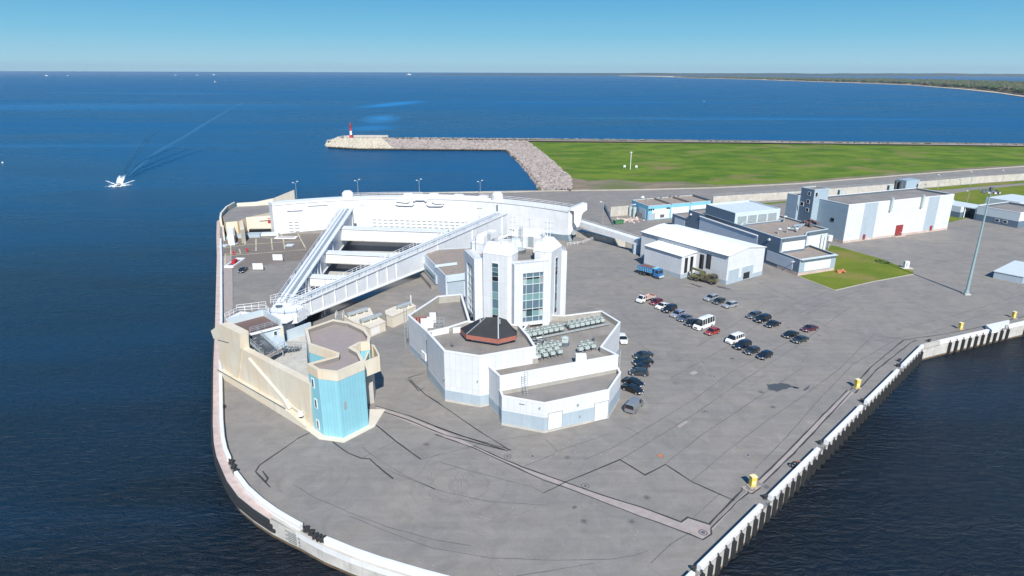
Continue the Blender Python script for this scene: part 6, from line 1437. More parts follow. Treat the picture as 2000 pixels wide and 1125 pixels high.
# ---- large grey-blue and white warehouse ---------------------------------------
bgd = thing('striped_warehouse', 'tall white warehouse with pale blue vertical stripes and dark flat roof', 'warehouse', (145, 250, 0))
A_ = Vector((122.8, 232.9)); bf_ = Vector((.9209, .3899)); bb_ = Vector((-.3899, .9209))
def bq(u, v): return A_ + bf_ * u + bb_ * v
BG = [bq(0, 0), bq(57.6, 0), bq(57.6, 16.2), bq(0, 16.2)]
body(bgd, BG, 13.6, 14.4, 'greyblue', 'roofdark', .35, inner='trim', cap='whitep'); 
wBG = Wall(BG[0], BG[1])
xs = [(0, 13.5), (13.5, 22.5), (22.5, 46.5), (46.5, 51.6), (51.6, 57.6)]
us = [0, wBG.hit(1690, 396)[0], wBG.hit(1716, 394)[0], wBG.hit(1815, 385)[0], wBG.hit(1836, 383)[0], wBG.L]
for k in range(5):
    n_ = max(1, round((us[k + 1] - us[k]) / 6)); 
    for j in range(n_):
        a, b = us[k] + (us[k + 1] - us[k]) * j / n_, us[k] + (us[k + 1] - us[k]) * (j + 1) / n_
        mb = MB(); wBG.box(mb, a + .01, b - .01, .8, 14.3, 0, .12); mb.build('cladding_bay', M['white'] if k % 2 == 0 else M['bandblue'], bgd)
band(bgd, BG, 0, .8, 'ledge', .2)
p, r = wpart(bgd, wBG, 'door', 'reddoor', 1750, 440, 1759.5, 460, 0, .2); mb = MB(); wBG.box(mb, r[1] - .8, r[1] - .5, 1.2, 1.5, .2, .3); mb.build('handle', M['whitep'], p)
mb = MB(); wBG.box(mb, r[0] - .5, r[1] + .8, 0, .15, 0, 1.6); mb.build('door_step', M['ledge'], bgd)
wpart(bgd, wBG, 'door', 'reddoor', 1685, 458, 1688, 468, 0, .2); wpart(bgd, wBG, 'door', 'reddoor', 1816, 441, 1818.5, 451, 0, .2)
for x, yt, yb in ((1738, 386, 412), (1798.5, 380.5, 405)):
    u_, z0_ = wBG.hit(x - 2, yb); _, z1_ = wBG.hit(x, yt); mb = MB(); wBG.box(mb, u_ - .4, u_ + .5, z0_, z1_, .1, .9); mb.build('flue_duct', M['fan'], bgd)
for x, y in ((1658, 459), (1845, 435)):
    u_, z_ = wBG.hit(x, y); mb = MB(); wBG.box(mb, u_ - 1.2, u_ + 1.2, z_ - .4, z_ + .4, 0, .18); mb.build('louvre', M['trimlt'], bgd)
SB = [bq(-3.2, 13.2), bq(4.2, 13.2), bq(4.2, 19.5), bq(-3.2, 19.5)]; body(bgd, SB, 17.6, 18.0, 'greyblue', 'roofdark', .25, cap='trimlt', name='stair_tower', rname='stair_tower_roof')
wSB = Wall(SB[0], SB[3]); mb = MB(); wSB.box(mb, 0, wSB.L, 0, 17.9, 0, .06); mb.build('stair_tower_side', M['slate'], bgd)
EX = [bq(-4.4, 19.5), bq(-3.2, 19.5), bq(6, 19.5), bq(6, 25), bq(-4.4, 25)]; body(bgd, [EX[0], EX[2], EX[3], EX[4]], 14.2, 14.8, 'greyblue', 'roofdark', .25, cap='trimlt', name='rear_wing', rname='rear_wing_roof')
wSL = Wall(SB[0], SB[1])
for x, y in ((1581, 378.5), (1578.8, 394), (1577, 410)): wpart(bgd, wSB, 'window', 'darkwin', x - 2, y - 4, x + 1.8, y + 3.5, .05, .12, 'whitep')
wpart(bgd, wSL, 'window', 'darkwin', 1593, 376, 1596, 384, 0, .12, 'whitep')
wLf = Wall(BG[0], BG[3])
for x, y in ((1589.5, 404), (1626, 429)): wpart(bgd, wLf, 'window', 'darkwin', x - 2.5, y - 3.5, x + 2.5, y + 3.5, -.03, .1, 'trim')
wEX = Wall(EX[0], EX[4]); wpart(bgd, wEX, 'window', 'darkwin', 1564, 394, 1569, 402, -.03, .1, 'whitep')
def rbox(u0, u1, v0, v1, z0, z1, name, m): mb = MB(); mb.prism([bq(u0, v0), bq(u1, v0), bq(u1, v1), bq(u0, v1)], z0, z1); return mb.build(name, M[m], bgd)
pu_, pv_ = (Vector(G2(1762, 371.5, 13.6)) - A_).dot(bf_), (Vector(G2(1762, 371.5, 13.6)) - A_).dot(bb_); rbox(pu_ + 1, pu_ + 9, pv_ - .5, pv_ + 4, 13.6, 17.6, 'plant_room', 'greyblue'); rbox(pu_ + 7.6, pu_ + 8.3, pv_ - .6, pv_ - .45, 13.8, 15.8, 'plant_door', 'darkwin')
for k in range(2): q = bq(pu_ - .6, pv_ + .5 + k * 2); mb = MB(); mb.tube((q.x, q.y, 13.6), (q.x, q.y, 17.3), .85, .85, 12); mb.build('cyclone', M['steeldark'], bgd)
for x, y in ((1641.5, 382), (1738, 372.5)):
    q = G(x, y, 13.6); mb = MB(); mb.box(q.x - .9, q.x + .9, q.y - .9, q.y + .9, 13.6, 15.8); mb.build('roof_vent_box', M['fan'], bgd)

# ---- cyan and white service building ---------------------------------------------
cy_ = thing('cyan_service_building', 'long low cyan and white service building with brown gravel roof', 'building', (72, 280, 0))
C0, C1 = Vector((57.8, 270.6)), Vector((88.2, 283.4)); cb = Vector((-4.6, 13.8)); CP = [C0, C1, C1 + cb, C0 + cb]
body(cy_, CP, 5.6, 6.2, 'cyanwall', 'roofbrown', .3, inner='roofbrown', cap='trimlt')
wC = Wall(C0, C1); us = [.06, .33, .36, .64, .67, .93]
for k in range(0, 6, 2): mb = MB(); wC.box(mb, wC.L * us[k], wC.L * us[k + 1], .3, 4.6, 0, .12); mb.build('white_panel', M['whitep'], cy_)
for k in range(3):
    f = (.35, .655, .99)[k]; mb = MB(); q = C0.lerp(C1, f); d2 = cb.normalized(); mb.prism([q - d2 * .1, q + wC.t * .45 - d2 * .1, q + wC.t * .45 + cb, q + cb], 5.6, 6.5); mb.build('fire_wall', M['roofbrown' if k < 2 else 'trim'], cy_)
for x, y in ((1268, 409.5), (1272, 409.3), (1276, 409), (1303, 406.5), (1306.5, 406.3)): wpart(cy_, wC, 'window', 'darkwin', x - 1.4, y - 1.4, x + 1.4, y + 1.4, .1, .18)
wpart(cy_, wC, 'hatch', 'steeldark', 1289, 419, 1296, 423, .1, .5)
wpart(cy_, wC, 'gate_panel', 'bandblue', 1267, 417, 1279, 429, .1, .16)
wCs = Wall(C0, C0 + cb); mb = MB(); wCs.box(mb, 2, 8, .3, 4.2, 0, .1); mb.build('side_panel', M['slatelt'], cy_)
q0_ = C0 + cb * .75 + Vector((-2.2, -.6)); t = thing('dust_extractor', 'pair of silver cylinders with pipes at the end of the cyan building', 'tank', (q0_.x, q0_.y, 0))
for dx in (0, 2.2): mb = MB(); mb.tube((q0_.x + dx * .6, q0_.y - dx, 0), (q0_.x + dx * .6, q0_.y - dx, 4.2), .8, .8, 12); mb.build('cylinder', M['fan'], t)
mb = MB(); mb.tube((q0_.x, q0_.y, 4.6), (q0_.x + 1.4, q0_.y - 2.2, 5.4), .3, .3, 8); mb.build('pipe', M['whitep'], t)
mb = MB(); mb.hexa([(q0_.x + 2.2, q0_.y - 5, 0), (q0_.x + 3.6, q0_.y - 5, 0), (q0_.x + 3.6, q0_.y - 3.6, 0), (q0_.x + 2.2, q0_.y - 3.6, 0), (q0_.x + 1.8, q0_.y - 5.4, 2.2), (q0_.x + 4, q0_.y - 5.4, 2.2), (q0_.x + 4, q0_.y - 3.2, 2.2), (q0_.x + 1.8, q0_.y - 3.2, 2.2)]); mb.build('hopper', M['steeldark'], t)
for j, (x, y, s_) in enumerate(((1255, 391, 1.2), (1262, 393, .6), (1291, 389, .6), (1309, 387.5, .9), (1325, 386, .7))):
    q = G(x, y, 5.6); t = thing('roof_fan', ('leftmost', 'second', 'third', 'fourth', 'rightmost')[j] + ' of the small vents on the cyan building roof, from the left', 'roof vent', q)
    mb = MB(); mb.tube(q, q + Vector((0, 0, 1.0 * s_)), .5 * s_, .5 * s_, 8); mb.build('drum', M['steel'], t); mb = MB(); mb.tube(q + Vector((0, 0, 1.0 * s_)), q + Vector((0, 0, 1.6 * s_)), .8 * s_, .2 * s_, 8); mb.build('cap', M['whitep' if j == 0 else 'steeldark'], t)

# ---- low building at the right edge -----------------------------------------------
rb = thing('low_grey_building', 'low pale grey building with darker base and two small windows at the right edge', 'building', (210, 270, 0))
r0 = Vector((206.6, 258.5)); rdn = (Vector((199.4, 273.8)) - r0).normalized(); rrt = Vector((-rdn.y, rdn.x)) * -1; rrt = rrt if rrt.x > 0 else -rrt
def rq_(u, v): return r0 + rdn * u + rrt * v
RP = [rq_(0, 0), rq_(0, 22), rq_(16.5, 22), rq_(16.5, 0)]; body(rb, RP, 5.3, 6.3, 'rooflt', 'roofdark', .4, inner='trim', cap='whitep'); band(rb, RP, 0, 2.7, 'slate', .06)
wR = Wall(rq_(0, 0), rq_(16.5, 0))
for x in (1948, 1963.5): wpart(rb, wR, 'window', 'darkwin', x - 3.5, (427.5 if x < 1950 else 430.5), x + 3, (433 if x < 1950 else 436), .06, .14, 'whitep')
wRF = Wall(rq_(0, 0), rq_(0, 22)); mb = MB(); wRF.box(mb, 0, 22, 2.7, 6.2, 0, .1); mb.build('front_cladding', M['whitep'], rb)
mb = MB(); mb.prism([rq_(16.6, 5), rq_(16.6, 16), rq_(22, 16), rq_(22, 5)], 0, 4.6); mb.build('recess_wall', M['slate'], rb)
mb = MB(); mb.prism([rq_(16.5, 0), rq_(16.5, 16), rq_(22, 16), rq_(22, 0)], 4.6, 4.9, True, True); mb.build('canopy', M['rooflt'], rb)
mb = MB(); mb.prism([rq_(22, -2), rq_(22, 10), rq_(38, 10), rq_(38, -2)], 0, 4.9); mb.build('rear_wing', M['rooflt'], rb); band(rb, [rq_(22, -2), rq_(22, 10), rq_(38, 10), rq_(38, -2)], 0, 2.4, 'slate', .06)
mb = MB(); mb.prism([rq_(30, -1), rq_(30, 6), rq_(38, 6), rq_(38, -1)], 4.9, 6.0); mb.build('roof_box', M['bandblue'], rb)
for u in (17, 21.5): mb = MB(); q = rq_(u, .3); mb.bar((q.x, q.y, 0), (q.x, q.y, 4.6), .3); mb.build('post', M['whitep'], rb)
q_ = rq_(14, 26); mb = MB(); mb.prism([q_, q_ + rrt * 20, q_ + rrt * 20 + rdn * 14, q_ + rdn * 14], 0, 6.0); t = mb.build('pale_roofed_shed', M['rooflt'], org=Vector((q_.x, q_.y, 0))); tag(t, 'pale roofed shed behind the low grey building at the right edge', 'shed')
mb = MB(); XB = [Vector((148.6, 190.2)), Vector((153.2, 184.4)), Vector((168.5, 195.4)), Vector((163.6, 201.8))]
t = thing('pale_blue_box', 'low flat pale blue grey box building cut by the right edge beside the tall mast', 'box building', (158, 192, 0)); mb.prism(XB, 0, 2.1, top=False); mb.build('wall', M['bandblue'], t); mb = MB(); mb.prism(offset(ccw(XB), -.2), 2.1, 2.35, True, True); mb.build('roof', M['rooflt'], t)

# ---- flood wall, paths, grass --------------------------------------------------------
fwp = [(1392, 398.5), (1470, 393.2), (1552, 388.2), (1700, 376), (1806, 366.5), (1919, 357), (2000, 351.5), (2300, 330)]
fl_ = [Vector(G2(x, y)) for x, y in fwp]; t = thing('flood_wall', 'long pale concrete flood wall between the shore road and the yards', 'wall', (fl_[2].x, fl_[2].y, 0)); acc = 0
for a, b in zip(fl_, fl_[1:]):
    n_ = max(1, round((b - a).length / 9)); nn = Vector((-(b - a).y, (b - a).x)).normalized() * .6
    for k in range(n_):
        p, q = a.lerp(b, k / n_ + .0006), a.lerp(b, (k + 1) / n_ - .0006); h = 3.6 if p.x < 250 else 3.8
        mb = MB(); mb.prism([p, q, q + nn, p + nn], 0, h); mb.build('wall_panel', M['concrete'], t)
mb = MB(); mb.rail([(p.x, p.y + .3, 3.6) for p in fl_[:6]], 1.1, 4, .08); mb.build('railing', M['steel'], t)
w1a, w1b = Vector(G2(1192, 423)), Vector(G2(1227.5, 420)); t = thing('yard_wall', 'short pale concrete wall left of the cyan building', 'wall', (w1a.x, w1a.y, 0))
n_ = 5; nn = Vector((0, .5))
for k in range(n_): p, q = w1a.lerp(w1b, k / n_), w1a.lerp(w1b, (k + 1) / n_ - .003); mb = MB(); mb.prism([p, q, q + nn, p + nn], 0, 4.2); mb.build('wall_panel', M['concrete'], t)
ra, rb_ = G(1181, 406.5), G(1198, 440); t = thing('ramp_kerb', 'dark edged sloping kerb running down from the yard wall', 'kerb', ra); mb = MB(); mb.hexa([ra + Vector((-.3, 0, 0)), rb_ + Vector((-.3, 0, 0)), rb_ + Vector((.3, 0, 0)), ra + Vector((.3, 0, 0)), ra + Vector((-.3, 0, 1.8)), rb_ + Vector((-.3, 0, .3)), rb_ + Vector((.3, 0, .3)), ra + Vector((.3, 0, 1.8))]); mb.build('kerb', M['trim'], t)
flat([(1480, 397.5), (1552, 391.5), (1556, 393), (1500, 399.5)], LEVEL, M['grass2'], 'grass_strip', None)['kind'] = 'structure'
flat([(1800, 368.4), (1919, 358.3), (2000, 352.8), (2300, 331), (2300, 336), (2000, 357.5), (1905, 365), (1830, 372)], LEVEL, M['grass2'], 'grass_strip', None)['kind'] = 'structure'
flat([(1855, 379.5), (1900, 371.5), (2000, 361.5), (2300, 342), (2300, 400), (2100, 420), (2000, 412), (1905, 420), (1893, 424.5), (1850, 435.5)], LEVEL, M['grass2'], 'rear_lawn', None)['kind'] = 'structure'
lawn = flat([(1624, 479), (1646, 484.5), (1723, 506.5), (1784.5, 530.5), (1782.5, 535.5), (1700, 551), (1630, 567), (1600, 555), (1563, 541), (1560, 538)], LEVEL, M['grass2'], 'lawn', None); lawn['kind'] = 'structure'
ribbon('lawn_kerb', [(1563, 541), (1600, 555), (1630, 567), (1700, 551), (1782.5, 535.5)], -.35, 0, M['gravelpath'], h=.12)
q = G(1641, 532, 0); rock_o = MB(); rr = random.Random(8)
for k in range(14):
    c = q + Vector((rr.uniform(-1.2, 1.2), rr.uniform(-1, 1), rr.uniform(0, .5))); s_ = rr.uniform(.4, .8); I = [c + Vector(v_) * s_ * rr.uniform(.7, 1.1) for v_ in ico]
    for f in icf: rock_o.face([I[w] for w in f])
o = rock_o.build('earth_heap', M['orange'], org=q, kind='stuff')
for x, y, m, nm in ((1219, 430, 'ledge', 'rubble_heap'),):
    q = G(x, y); mm_ = MB()
    for k in range(60):
        c = q + Vector((rr.gauss(1, 3), rr.gauss(0, 2), .1)); s_ = rr.uniform(.3, .9); I = [c + Vector(v_) * s_ * rr.uniform(.7, 1.1) for v_ in ico]
        for f in icf: mm_.face([I[w] for w in f])
    mm_.build(nm, M[m], org=q, kind='stuff')
q = G(1208, 437); t = thing('green_skip', 'green metal skip container standing by the yard wall', 'skip', q)
mb = MB(); d2 = Vector((.93, .36)); n2 = Vector((-.36, .93)); 
def ob(c, L2, W2, z0, z1, f=1.0): return [Vector((*(c + d2 * sx * L2 * ff + n2 * sy * W2 * ff), z)) for z, ff in ((z0, 1), (z1, f)) for sx, sy in ((-1, -1), (1, -1), (1, 1), (-1, 1))]
mb.hexa(ob(q.xy, 1.9, .9, .15, 1.5, 1.12)); mb.build('body', M['green'], t); mb = MB(); mb.hexa(ob(q.xy, 1.9, .9, 1.5, 1.58, 1.2)); mb.build('rim', M['green'], t); mb = MB(); mb.hexa(ob(q.xy, 1.5, .7, 0, .15)); mb.build('base', M['steeldark'], t)
q = G(1770, 524, 0); t = thing('white_cabinet', 'white electrical cabinet on a concrete slab at the lawn corner', 'cabinet', q)
mb = MB(); mb.box(q.x - 1.6, q.x + 1.8, q.y - .9, q.y + .9, 0, .2); mb.build('slab', M['concrete'], t); mb = MB(); mb.box(q.x - .9, q.x + .5, q.y - .5, q.y + .5, .2, 2.4); mb.build('cabinet', M['whitep'], t); mb = MB(); mb.box(q.x - .6, q.x - .1, q.y - .56, q.y - .5, .6, 2.0); mb.build('door', M['bandblue'], t)

# ---- tall lighting mast and street lamps ----------------------------------------------
mp_ = G(1887, 575); t = thing('lighting_mast', 'very tall grey green floodlight mast with a ring of lamps on top', 'light mast', mp_)
mb = MB(); mb.tube(mp_, mp_ + Vector((0, 0, 30)), .42, .17, 14); mb.build('pole', M['mast'], t)
mb = MB(); mb.box(mp_.x - .8, mp_.x + .8, mp_.y - .8, mp_.y + .8, 0, .35); mb.build('footing', M['concrete'], t)
mb = MB(); mb.tube(mp_ + Vector((0, 0, .35)), mp_ + Vector((0, 0, 1.3)), .62, .5, 12); mb.build('base_sleeve', M['mast'], t)
mb = MB(); 
for k in range(16):
    a, b = k * math.pi / 8, (k + 1) * math.pi / 8; mb.bar(mp_ + Vector((1.7 * math.cos(a), 1.7 * math.sin(a), 29.6)), mp_ + Vector((1.7 * math.cos(b), 1.7 * math.sin(b), 29.6)), .12)
for k in range(4): a = k * math.pi / 2; mb.bar(mp_ + Vector((0, 0, 29.6)), mp_ + Vector((1.7 * math.cos(a), 1.7 * math.sin(a), 29.6)), .12)
mb.build('lamp_ring', M['steel'], t)
for k in range(10):
    a = k * math.pi / 5 + .2; c = mp_ + Vector((2.0 * math.cos(a), 2.0 * math.sin(a), 29.5)); mb = MB(); X = Vector((math.cos(a), math.sin(a), 0)); Y = Vector((-X.y, X.x, 0)); Z = Vector((0, 0, 1))
    mb.hexa([c + Y * sy * .33 + X * sx * .22 + Z * (sz * .3 - sx * .12) for sz in (-1, 1) for sx, sy in ((-1, -1), (1, -1), (1, 1), (-1, 1))]); fl2 = mb.build('floodlight', M['steeldark'], t)
    mb = MB(); mb.hexa([c + X * .24 + Y * sy * .27 + X * sx * .02 + Z * sz * .2 for sz in (-1, 1) for sx, sy in ((-1, -1), (1, -1), (1, 1), (-1, 1))]); mb.build('lens', M['lampglass'], fl2)
mb = MB(); mb.box(mp_.x - .35, mp_.x + .35, mp_.y - .35, mp_.y + .35, 29.8, 30.7); mb.build('hoist_head', M['steeldark'], t)
t = mp_ and None
def lamp(x, y, ht, label, double=True, side=1, z0=0.0):
    p = G(x, y, z0); t = thing('street_lamp', label, 'street lamp', p, 'street lamps')
    mb = MB(); mb.tube(p, p + Vector((0, 0, ht - 1.2)), .13, .09, 8); mb.build('post', M['steel'], t)
    for s_ in ((-1, 1) if double else (side,)):
        mb = MB(); mb.bar(p + Vector((0, 0, ht - 1.3)), p + Vector((s_ * .8, 0, ht - .25 - (.5 if s_ < 0 else 0))), .1); mb.build('arm', M['steel'], t)
        mb = MB(); q = p + Vector((s_ * 1.1, 0, ht - .1 - (.6 if s_ < 0 else 0))); mb.box(q.x - .45, q.x + .35, q.y - .2, q.y + .2, q.z - .12, q.z + .12); mb.build('lamp_head', M['whitep'], t)
for x, y, h, lb in ((580, 388.5, 8.8, 'double street lamp standing left behind the gate, beside the cream wall'), (700, 384, 8.8, 'double street lamp behind the gate, right of the left lifting post'), (819.5, 380.5, 8.2, 'double street lamp behind the middle of the gate'), (938, 376.5, 6.6, 'double street lamp behind the gate near the right lifting post')): lamp(x, y, h, lb)
for x, y, h, lb in ((1177, 440, 10.5, 'thin pole lamp beside the sloping kerb near the gate end'), (1831, 371, 9, 'thin pale lamp post in the grass strip behind the warehouse'), (1894.5, 364.5, 9, 'thin pale lamp post in the grass strip left of the tall mast'), (1957, 357.5, 8, 'thin pale lamp post in the grass strip right of the tall mast'), (1888, 398, 7, 'thin lamp post behind the low grey building')): lamp(x, y, h, lb, False, -1)

# ---- far left cream works behind the gate end --------------------------------------------
cw = thing('cream_gate_niche', 'cream concrete walls and raised grey platform behind the left end of the gate', 'building', (-115, 262, 0))
dk0 = GL([(441, 434), (463, 432), (480, 425), (534, 413), (534, 399), (462, 403), (446, 412), (434, 424)], 5.5)
mb = MB(); mb.prism(dk0, 0, 5.5, top=False); mb.build('retaining_wall', M['cream'], cw); mb = MB(); mb.poly(ccw(dk0), 5.52); mb.build('platform', M['roofdark'], cw)
P = GL([(463, 403.5), (500, 402), (534, 399.5), (576, 391)], 5.5); mb = MB(); hts = [1.4, 1.6, 2.6, 4.6]
for k in range(3):
    a, b = P[k], P[k + 1]; nn = Vector((0, 1.0)); mb.hexa([(a.x, a.y, 0), (b.x, b.y, 0), (b.x, b.y + 1, 0), (a.x, a.y + 1, 0), (a.x, a.y, 5.5 + hts[k]), (b.x, b.y, 5.5 + hts[k + 1]), (b.x, b.y + 1, 5.5 + hts[k + 1]), (a.x, a.y + 1, 5.5 + hts[k])])
mb.build('rear_parapet', M['creamw'], cw)
P = GL([(433, 430), (434, 421), (445, 408), (460, 399.5)], 5.5); mb = MB(); sweep(mb, P, [(0, 3), (.7, 3), (.7, 6.6), (0, 6.6)]); mb.build('side_parapet', M['creamw'], cw)
mb = MB(); mb.prism(GL([(437, 470), (440, 470), (438, 440), (434, 440)], 0), 0, 3.2); mb.build('side_wall', M['creamw'], cw)
mb = MB(); mb.prism(GL([(441, 440), (457, 438), (459, 462), (444, 464)], 2.5), 0, 3.6); mb.build('pier', M['creamw'], cw)
mb = MB(); mb.prism(GL([(445, 446), (455, 445), (456, 458), (446, 459)], 3.8), 0, 4.0); mb.build('shutter', M['whitep'], cw)
mb = MB(); mb.prism(GL([(467, 433), (474, 431), (478, 452), (470, 455)], 4.0), 0, 5.0); mb.build('pier', M['cream'], cw)
wN = Wall(G2(484, 452, 0), G2(536, 448, 0)); mb = MB(); wN.box(mb, 0, wN.L, 0, 5.6, -.6, 0); mb.build('niche_wall', M['creamw'], cw)
mb = MB(); u_, z_ = wN.hit(523.5, 435.5); mb2 = MB(); wN.box(mb2, u_, u_ + 1.8, z_, z_ + 1.9, 0, .2); mb2.build('red_cabinet', M['red'], cw)
wN.box(mb, wN.L * .48, wN.L, 4.0, 4.4, 0, .5); mb.build('lintel', M['cream'], cw)
for x, y in ((449, 475), (500, 466), (530, 462)):
    pass
mb = MB(); [mb.prism([p, p + Vector((10, 2)), p + Vector((9.5, 5.5)), p + Vector((-.5, 3.5))], 0, 1.2) for p in (Vector(G2(452, 466)),)]; mb.build('steel_cover', M['bandblue'], cw)
mb = MB(); p = Vector(G2(485, 462)); mb.prism([p, p + Vector((11, 1.5)), p + Vector((10.5, 4.5)), p + Vector((-.5, 3))], 0, .9); mb.build('steel_cover', M['rooflt'], cw)
mb = MB(); p = Vector(G2(487, 456)); mb.prism([p, p + Vector((8, 1.2)), p + Vector((8, 1.8)), p + Vector((0, 1.5))], 0, 1.6); mb.build('dark_slot', M['darkwin'], cw)
mb = MB(); p = Vector(G2(437, 468)); mb.prism([p, p + Vector((3, .2)), p + Vector((3, 3)), p + Vector((0, 3))], 0, .8); mb.build('blue_cover', M['cyanwall'], cw)

# ---- things on the left deck -----------------------------------------------------------
def simple(name, label, cat, px, parts, group=None):
    q = G(*px); t = thing(name, label, cat, q, group)
    for nm, m, bx in parts: mb = MB(); mb.box(q.x + bx[0], q.x + bx[1], q.y + bx[2], q.y + bx[3], bx[4], bx[5]); mb.build(nm, M[m], t)
    return t
simple('fire_point', 'white framed stand with a red fire cabinet near the left parapet', 'fire point', (458, 515), [('frame', 'whitep', (-1.5, -1.0, -4.5, 5.5, 0, .5)), ('frame', 'whitep', (1.0, 1.5, -4.5, 5.5, 0, .5)), ('frame', 'whitep', (-1.0, 1.0, 4.9, 5.5, 0, .5)), ('frame', 'whitep', (-1.0, 1.0, -4.5, -3.4, 0, .5)), ('cabinet', 'red', (-.5, .5, -1.0, 1.4, 0, 1.3)), ('floor', 'steeldark', (-1.0, 1.0, -3.4, 4.9, 0, .05))])
for x, y, lb in ((504.5, 527), (543, 509)) and (((504.5, 528), 0, 'white notice board lying in front of the left deck, nearer of the two'), ((543, 510), 0, 'white notice board on the left deck, farther of the two')):
    t = simple('notice_board', lb, 'notice board', x, [('board', 'whitep', (-1.6, 1.6, -.1, .1, .3, 2.3)), ('text_line', 'steel', (-1.1, 1.1, -.12, -.1, 1.3, 1.45)), ('post', 'steeldark', (1.7, 1.9, .1, .5, 0, .9))])
for (x, y), lb in (((457, 498), 'small red valve post behind the fire point'), ((483, 492), 'small red valve post right of the fire point')):
    q = G(x, y); t = thing('valve_post', lb, 'valve post', q, 'red valve posts'); mb = MB(); mb.tube(q, q + Vector((0, 0, 1.1)), .25, .25, 8); mb.build('post', M['red'], t); mb = MB(); mb.bar(q + Vector((-.7, 0, 1.1)), q + Vector((.7, 0, 1.1)), .25); mb.build('outlet', M['red'], t)
for (x, y), lb in (((437, 480), 'small pale slab on the brown paving by the parapet, left one'), ((455, 477), 'small pale square slab on the brown paving, second from the left'), ((566, 479), 'pale slab on the brown paving nearest the left arm')):
    simple('pale_slab', lb, 'slab', (x, y), [('slab', 'trimlt', (-1.3, 1.3, -1.5, 1.5, 0, .15))])
simple('hatch_frame', 'long pale hatch frame on the brown paving near the gate foot', 'hatch', (559, 464.5), [('frame', 'whitep', (-4, 4, -1.6, 1.6, 0, .3)), ('hatch', 'roofgrey', (-3.2, 3.2, -.8, .8, .3, .34))])

# ---- quay furniture --------------------------------------------------------------------
def power_box(x, y, label, s=1.0):
    q = G(x, y); t = local(thing('shore_power_box', label, 'service box', q, 'yellow service boxes along the quay', R(15)))
    mb = MB(); mb.box(-.55 * s, .55 * s, -.45 * s, .45 * s, .15, 2.3 * s); mb.build('casing', M['yellow'], t)
    mb = MB(); mb.box(-.62 * s, .62 * s, -.52 * s, .52 * s, 2.3 * s, 2.45 * s); mb.build('lid', M['yellowlt'], t)
    mb = MB(); mb.box(-.42 * s, .3 * s, -.48 * s, -.45 * s, .5, 1.4 * s); mb.build('door', M['yellowlt'], t)
    mb = MB(); mb.box(-.7, .7, -.6, .6, 0, .15); mb.build('plinth', M['channel'], t)
power_box(1469, 950, 'yellow service box on the quay, the nearest one beside a manhole', .78); power_box(1673, 757.5, 'yellow service box on the right hand quay, second from the nearest', .78); power_box(1875, 643, 'yellow service box on the far quay, just left of the white landing step', .72); power_box(1979, 621, 'yellow service box on the far quay at the right edge', .72)
def bollard(x, y, label, z=0.0):
    q = G(x, y, z); t = thing('mooring_bollard', label, 'bollard', q, 'mooring bollards'); mb = MB(); mb.tube(q, q + Vector((0, 0, .5)), .28, .22, 10); mb.build('post', M['rubber'], t)
    mb = MB(); mb.tube(q + Vector((-.3, .1, .5)), q + Vector((.35, -.1, .62)), .2, .2, 8); mb.build('head', M['rubber'], t); mb = MB(); mb.tube(q, q + Vector((0, 0, .06)), .42, .42, 10); mb.build('base', M['steeldark'], t)
bl = [(1354, 1114, 'nearest bollard on the right quay, at the bottom edge of the photo'), (1494, 974, 'bollard in the parapet gap below the nearest yellow box'), (1601, 867, 'bollard in the parapet gap above the lost tyre'), (1683, 785, 'bollard in the third parapet gap of the right quay'), (1753, 716, 'bollard just before the last straight of the right quay'), (1756, 706, 'small bollard behind the parapet near the far corner of the quay'), (1814, 667.5, 'bollard by the concrete corner block'), (1928, 641, 'bollard left of the white landing step')]
for x, y, lb in bl: bollard(x, y, lb)
q = G(1551, 914); t = thing('lost_tyre', 'old tyre lying against the inside of the right hand parapet', 'tyre', q); mb = MB(); n = 16
for k in range(n):
    a, b = k * 2 * math.pi / n, (k + 1) * 2 * math.pi / n; mb.bar(q + Vector((.5 * math.cos(a), .1, .55 + .5 * math.sin(a))), q + Vector((.5 * math.cos(b), .1, .55 + .5 * math.sin(b))), .2)
mb.build('tyre', M['rubber'], t)
q = G(1559, 911); t = thing('orange_lifebuoy', 'faded orange lifebuoy beside the old tyre at the parapet', 'lifebuoy', q); mb = MB()
for k in range(n):
    a, b = k * 2 * math.pi / n, (k + 1) * 2 * math.pi / n; mb.bar(q + Vector((.35 * math.cos(a), .1, .6 + .35 * math.sin(a))), q + Vector((.35 * math.cos(b), .1, .6 + .35 * math.sin(b))), .16)
mb.build('ring', M['rust'], t)
def chock(x, y, label, s=1.0, rz=0.0):
    q = G(x, y); t = local(thing('mooring_chock', label, 'mooring fitting', q, 'black mooring fittings in the parapet gaps', rz))
    mb = MB(); mb.box(-.5 * s, .5 * s, -.35 * s, .35 * s, 0, .3); mb.build('base', M['rubber'], t)
    for sx in (-1, 1): mb = MB(); mb.tube((sx * .3 * s, 0, .3), (sx * .5 * s, .1, 1.25 * s), .16, .1, 7); mb.build('horn', M['rubber'], t)
    mb = MB(); mb.tube((0, 0, .3), (.1, .15, .8), .2, .2, 8); mb.build('roller', M['rubber'], t)
for x, y, lb in ((452, 906, 'black two horned mooring fitting in the left parapet gap, upper one'), (456, 915, 'black two horned mooring fitting in the left parapet gap, middle one'), (460.5, 924, 'black two horned mooring fitting in the left parapet gap, lowest one'), (598, 1038, 'black mooring fitting at the left end of the bottom parapet gap'), (608, 1045, 'black mooring fitting, second from the left in the bottom parapet gap'), (615.5, 1052, 'black mooring fitting in the middle of the bottom parapet gap'), (623, 1056, 'black mooring fitting, second from the right in the bottom parapet gap'), (630, 1058, 'black mooring fitting at the right end of the bottom parapet gap')): chock(x, y, lb, .72, rnd.uniform(-.6, .6))
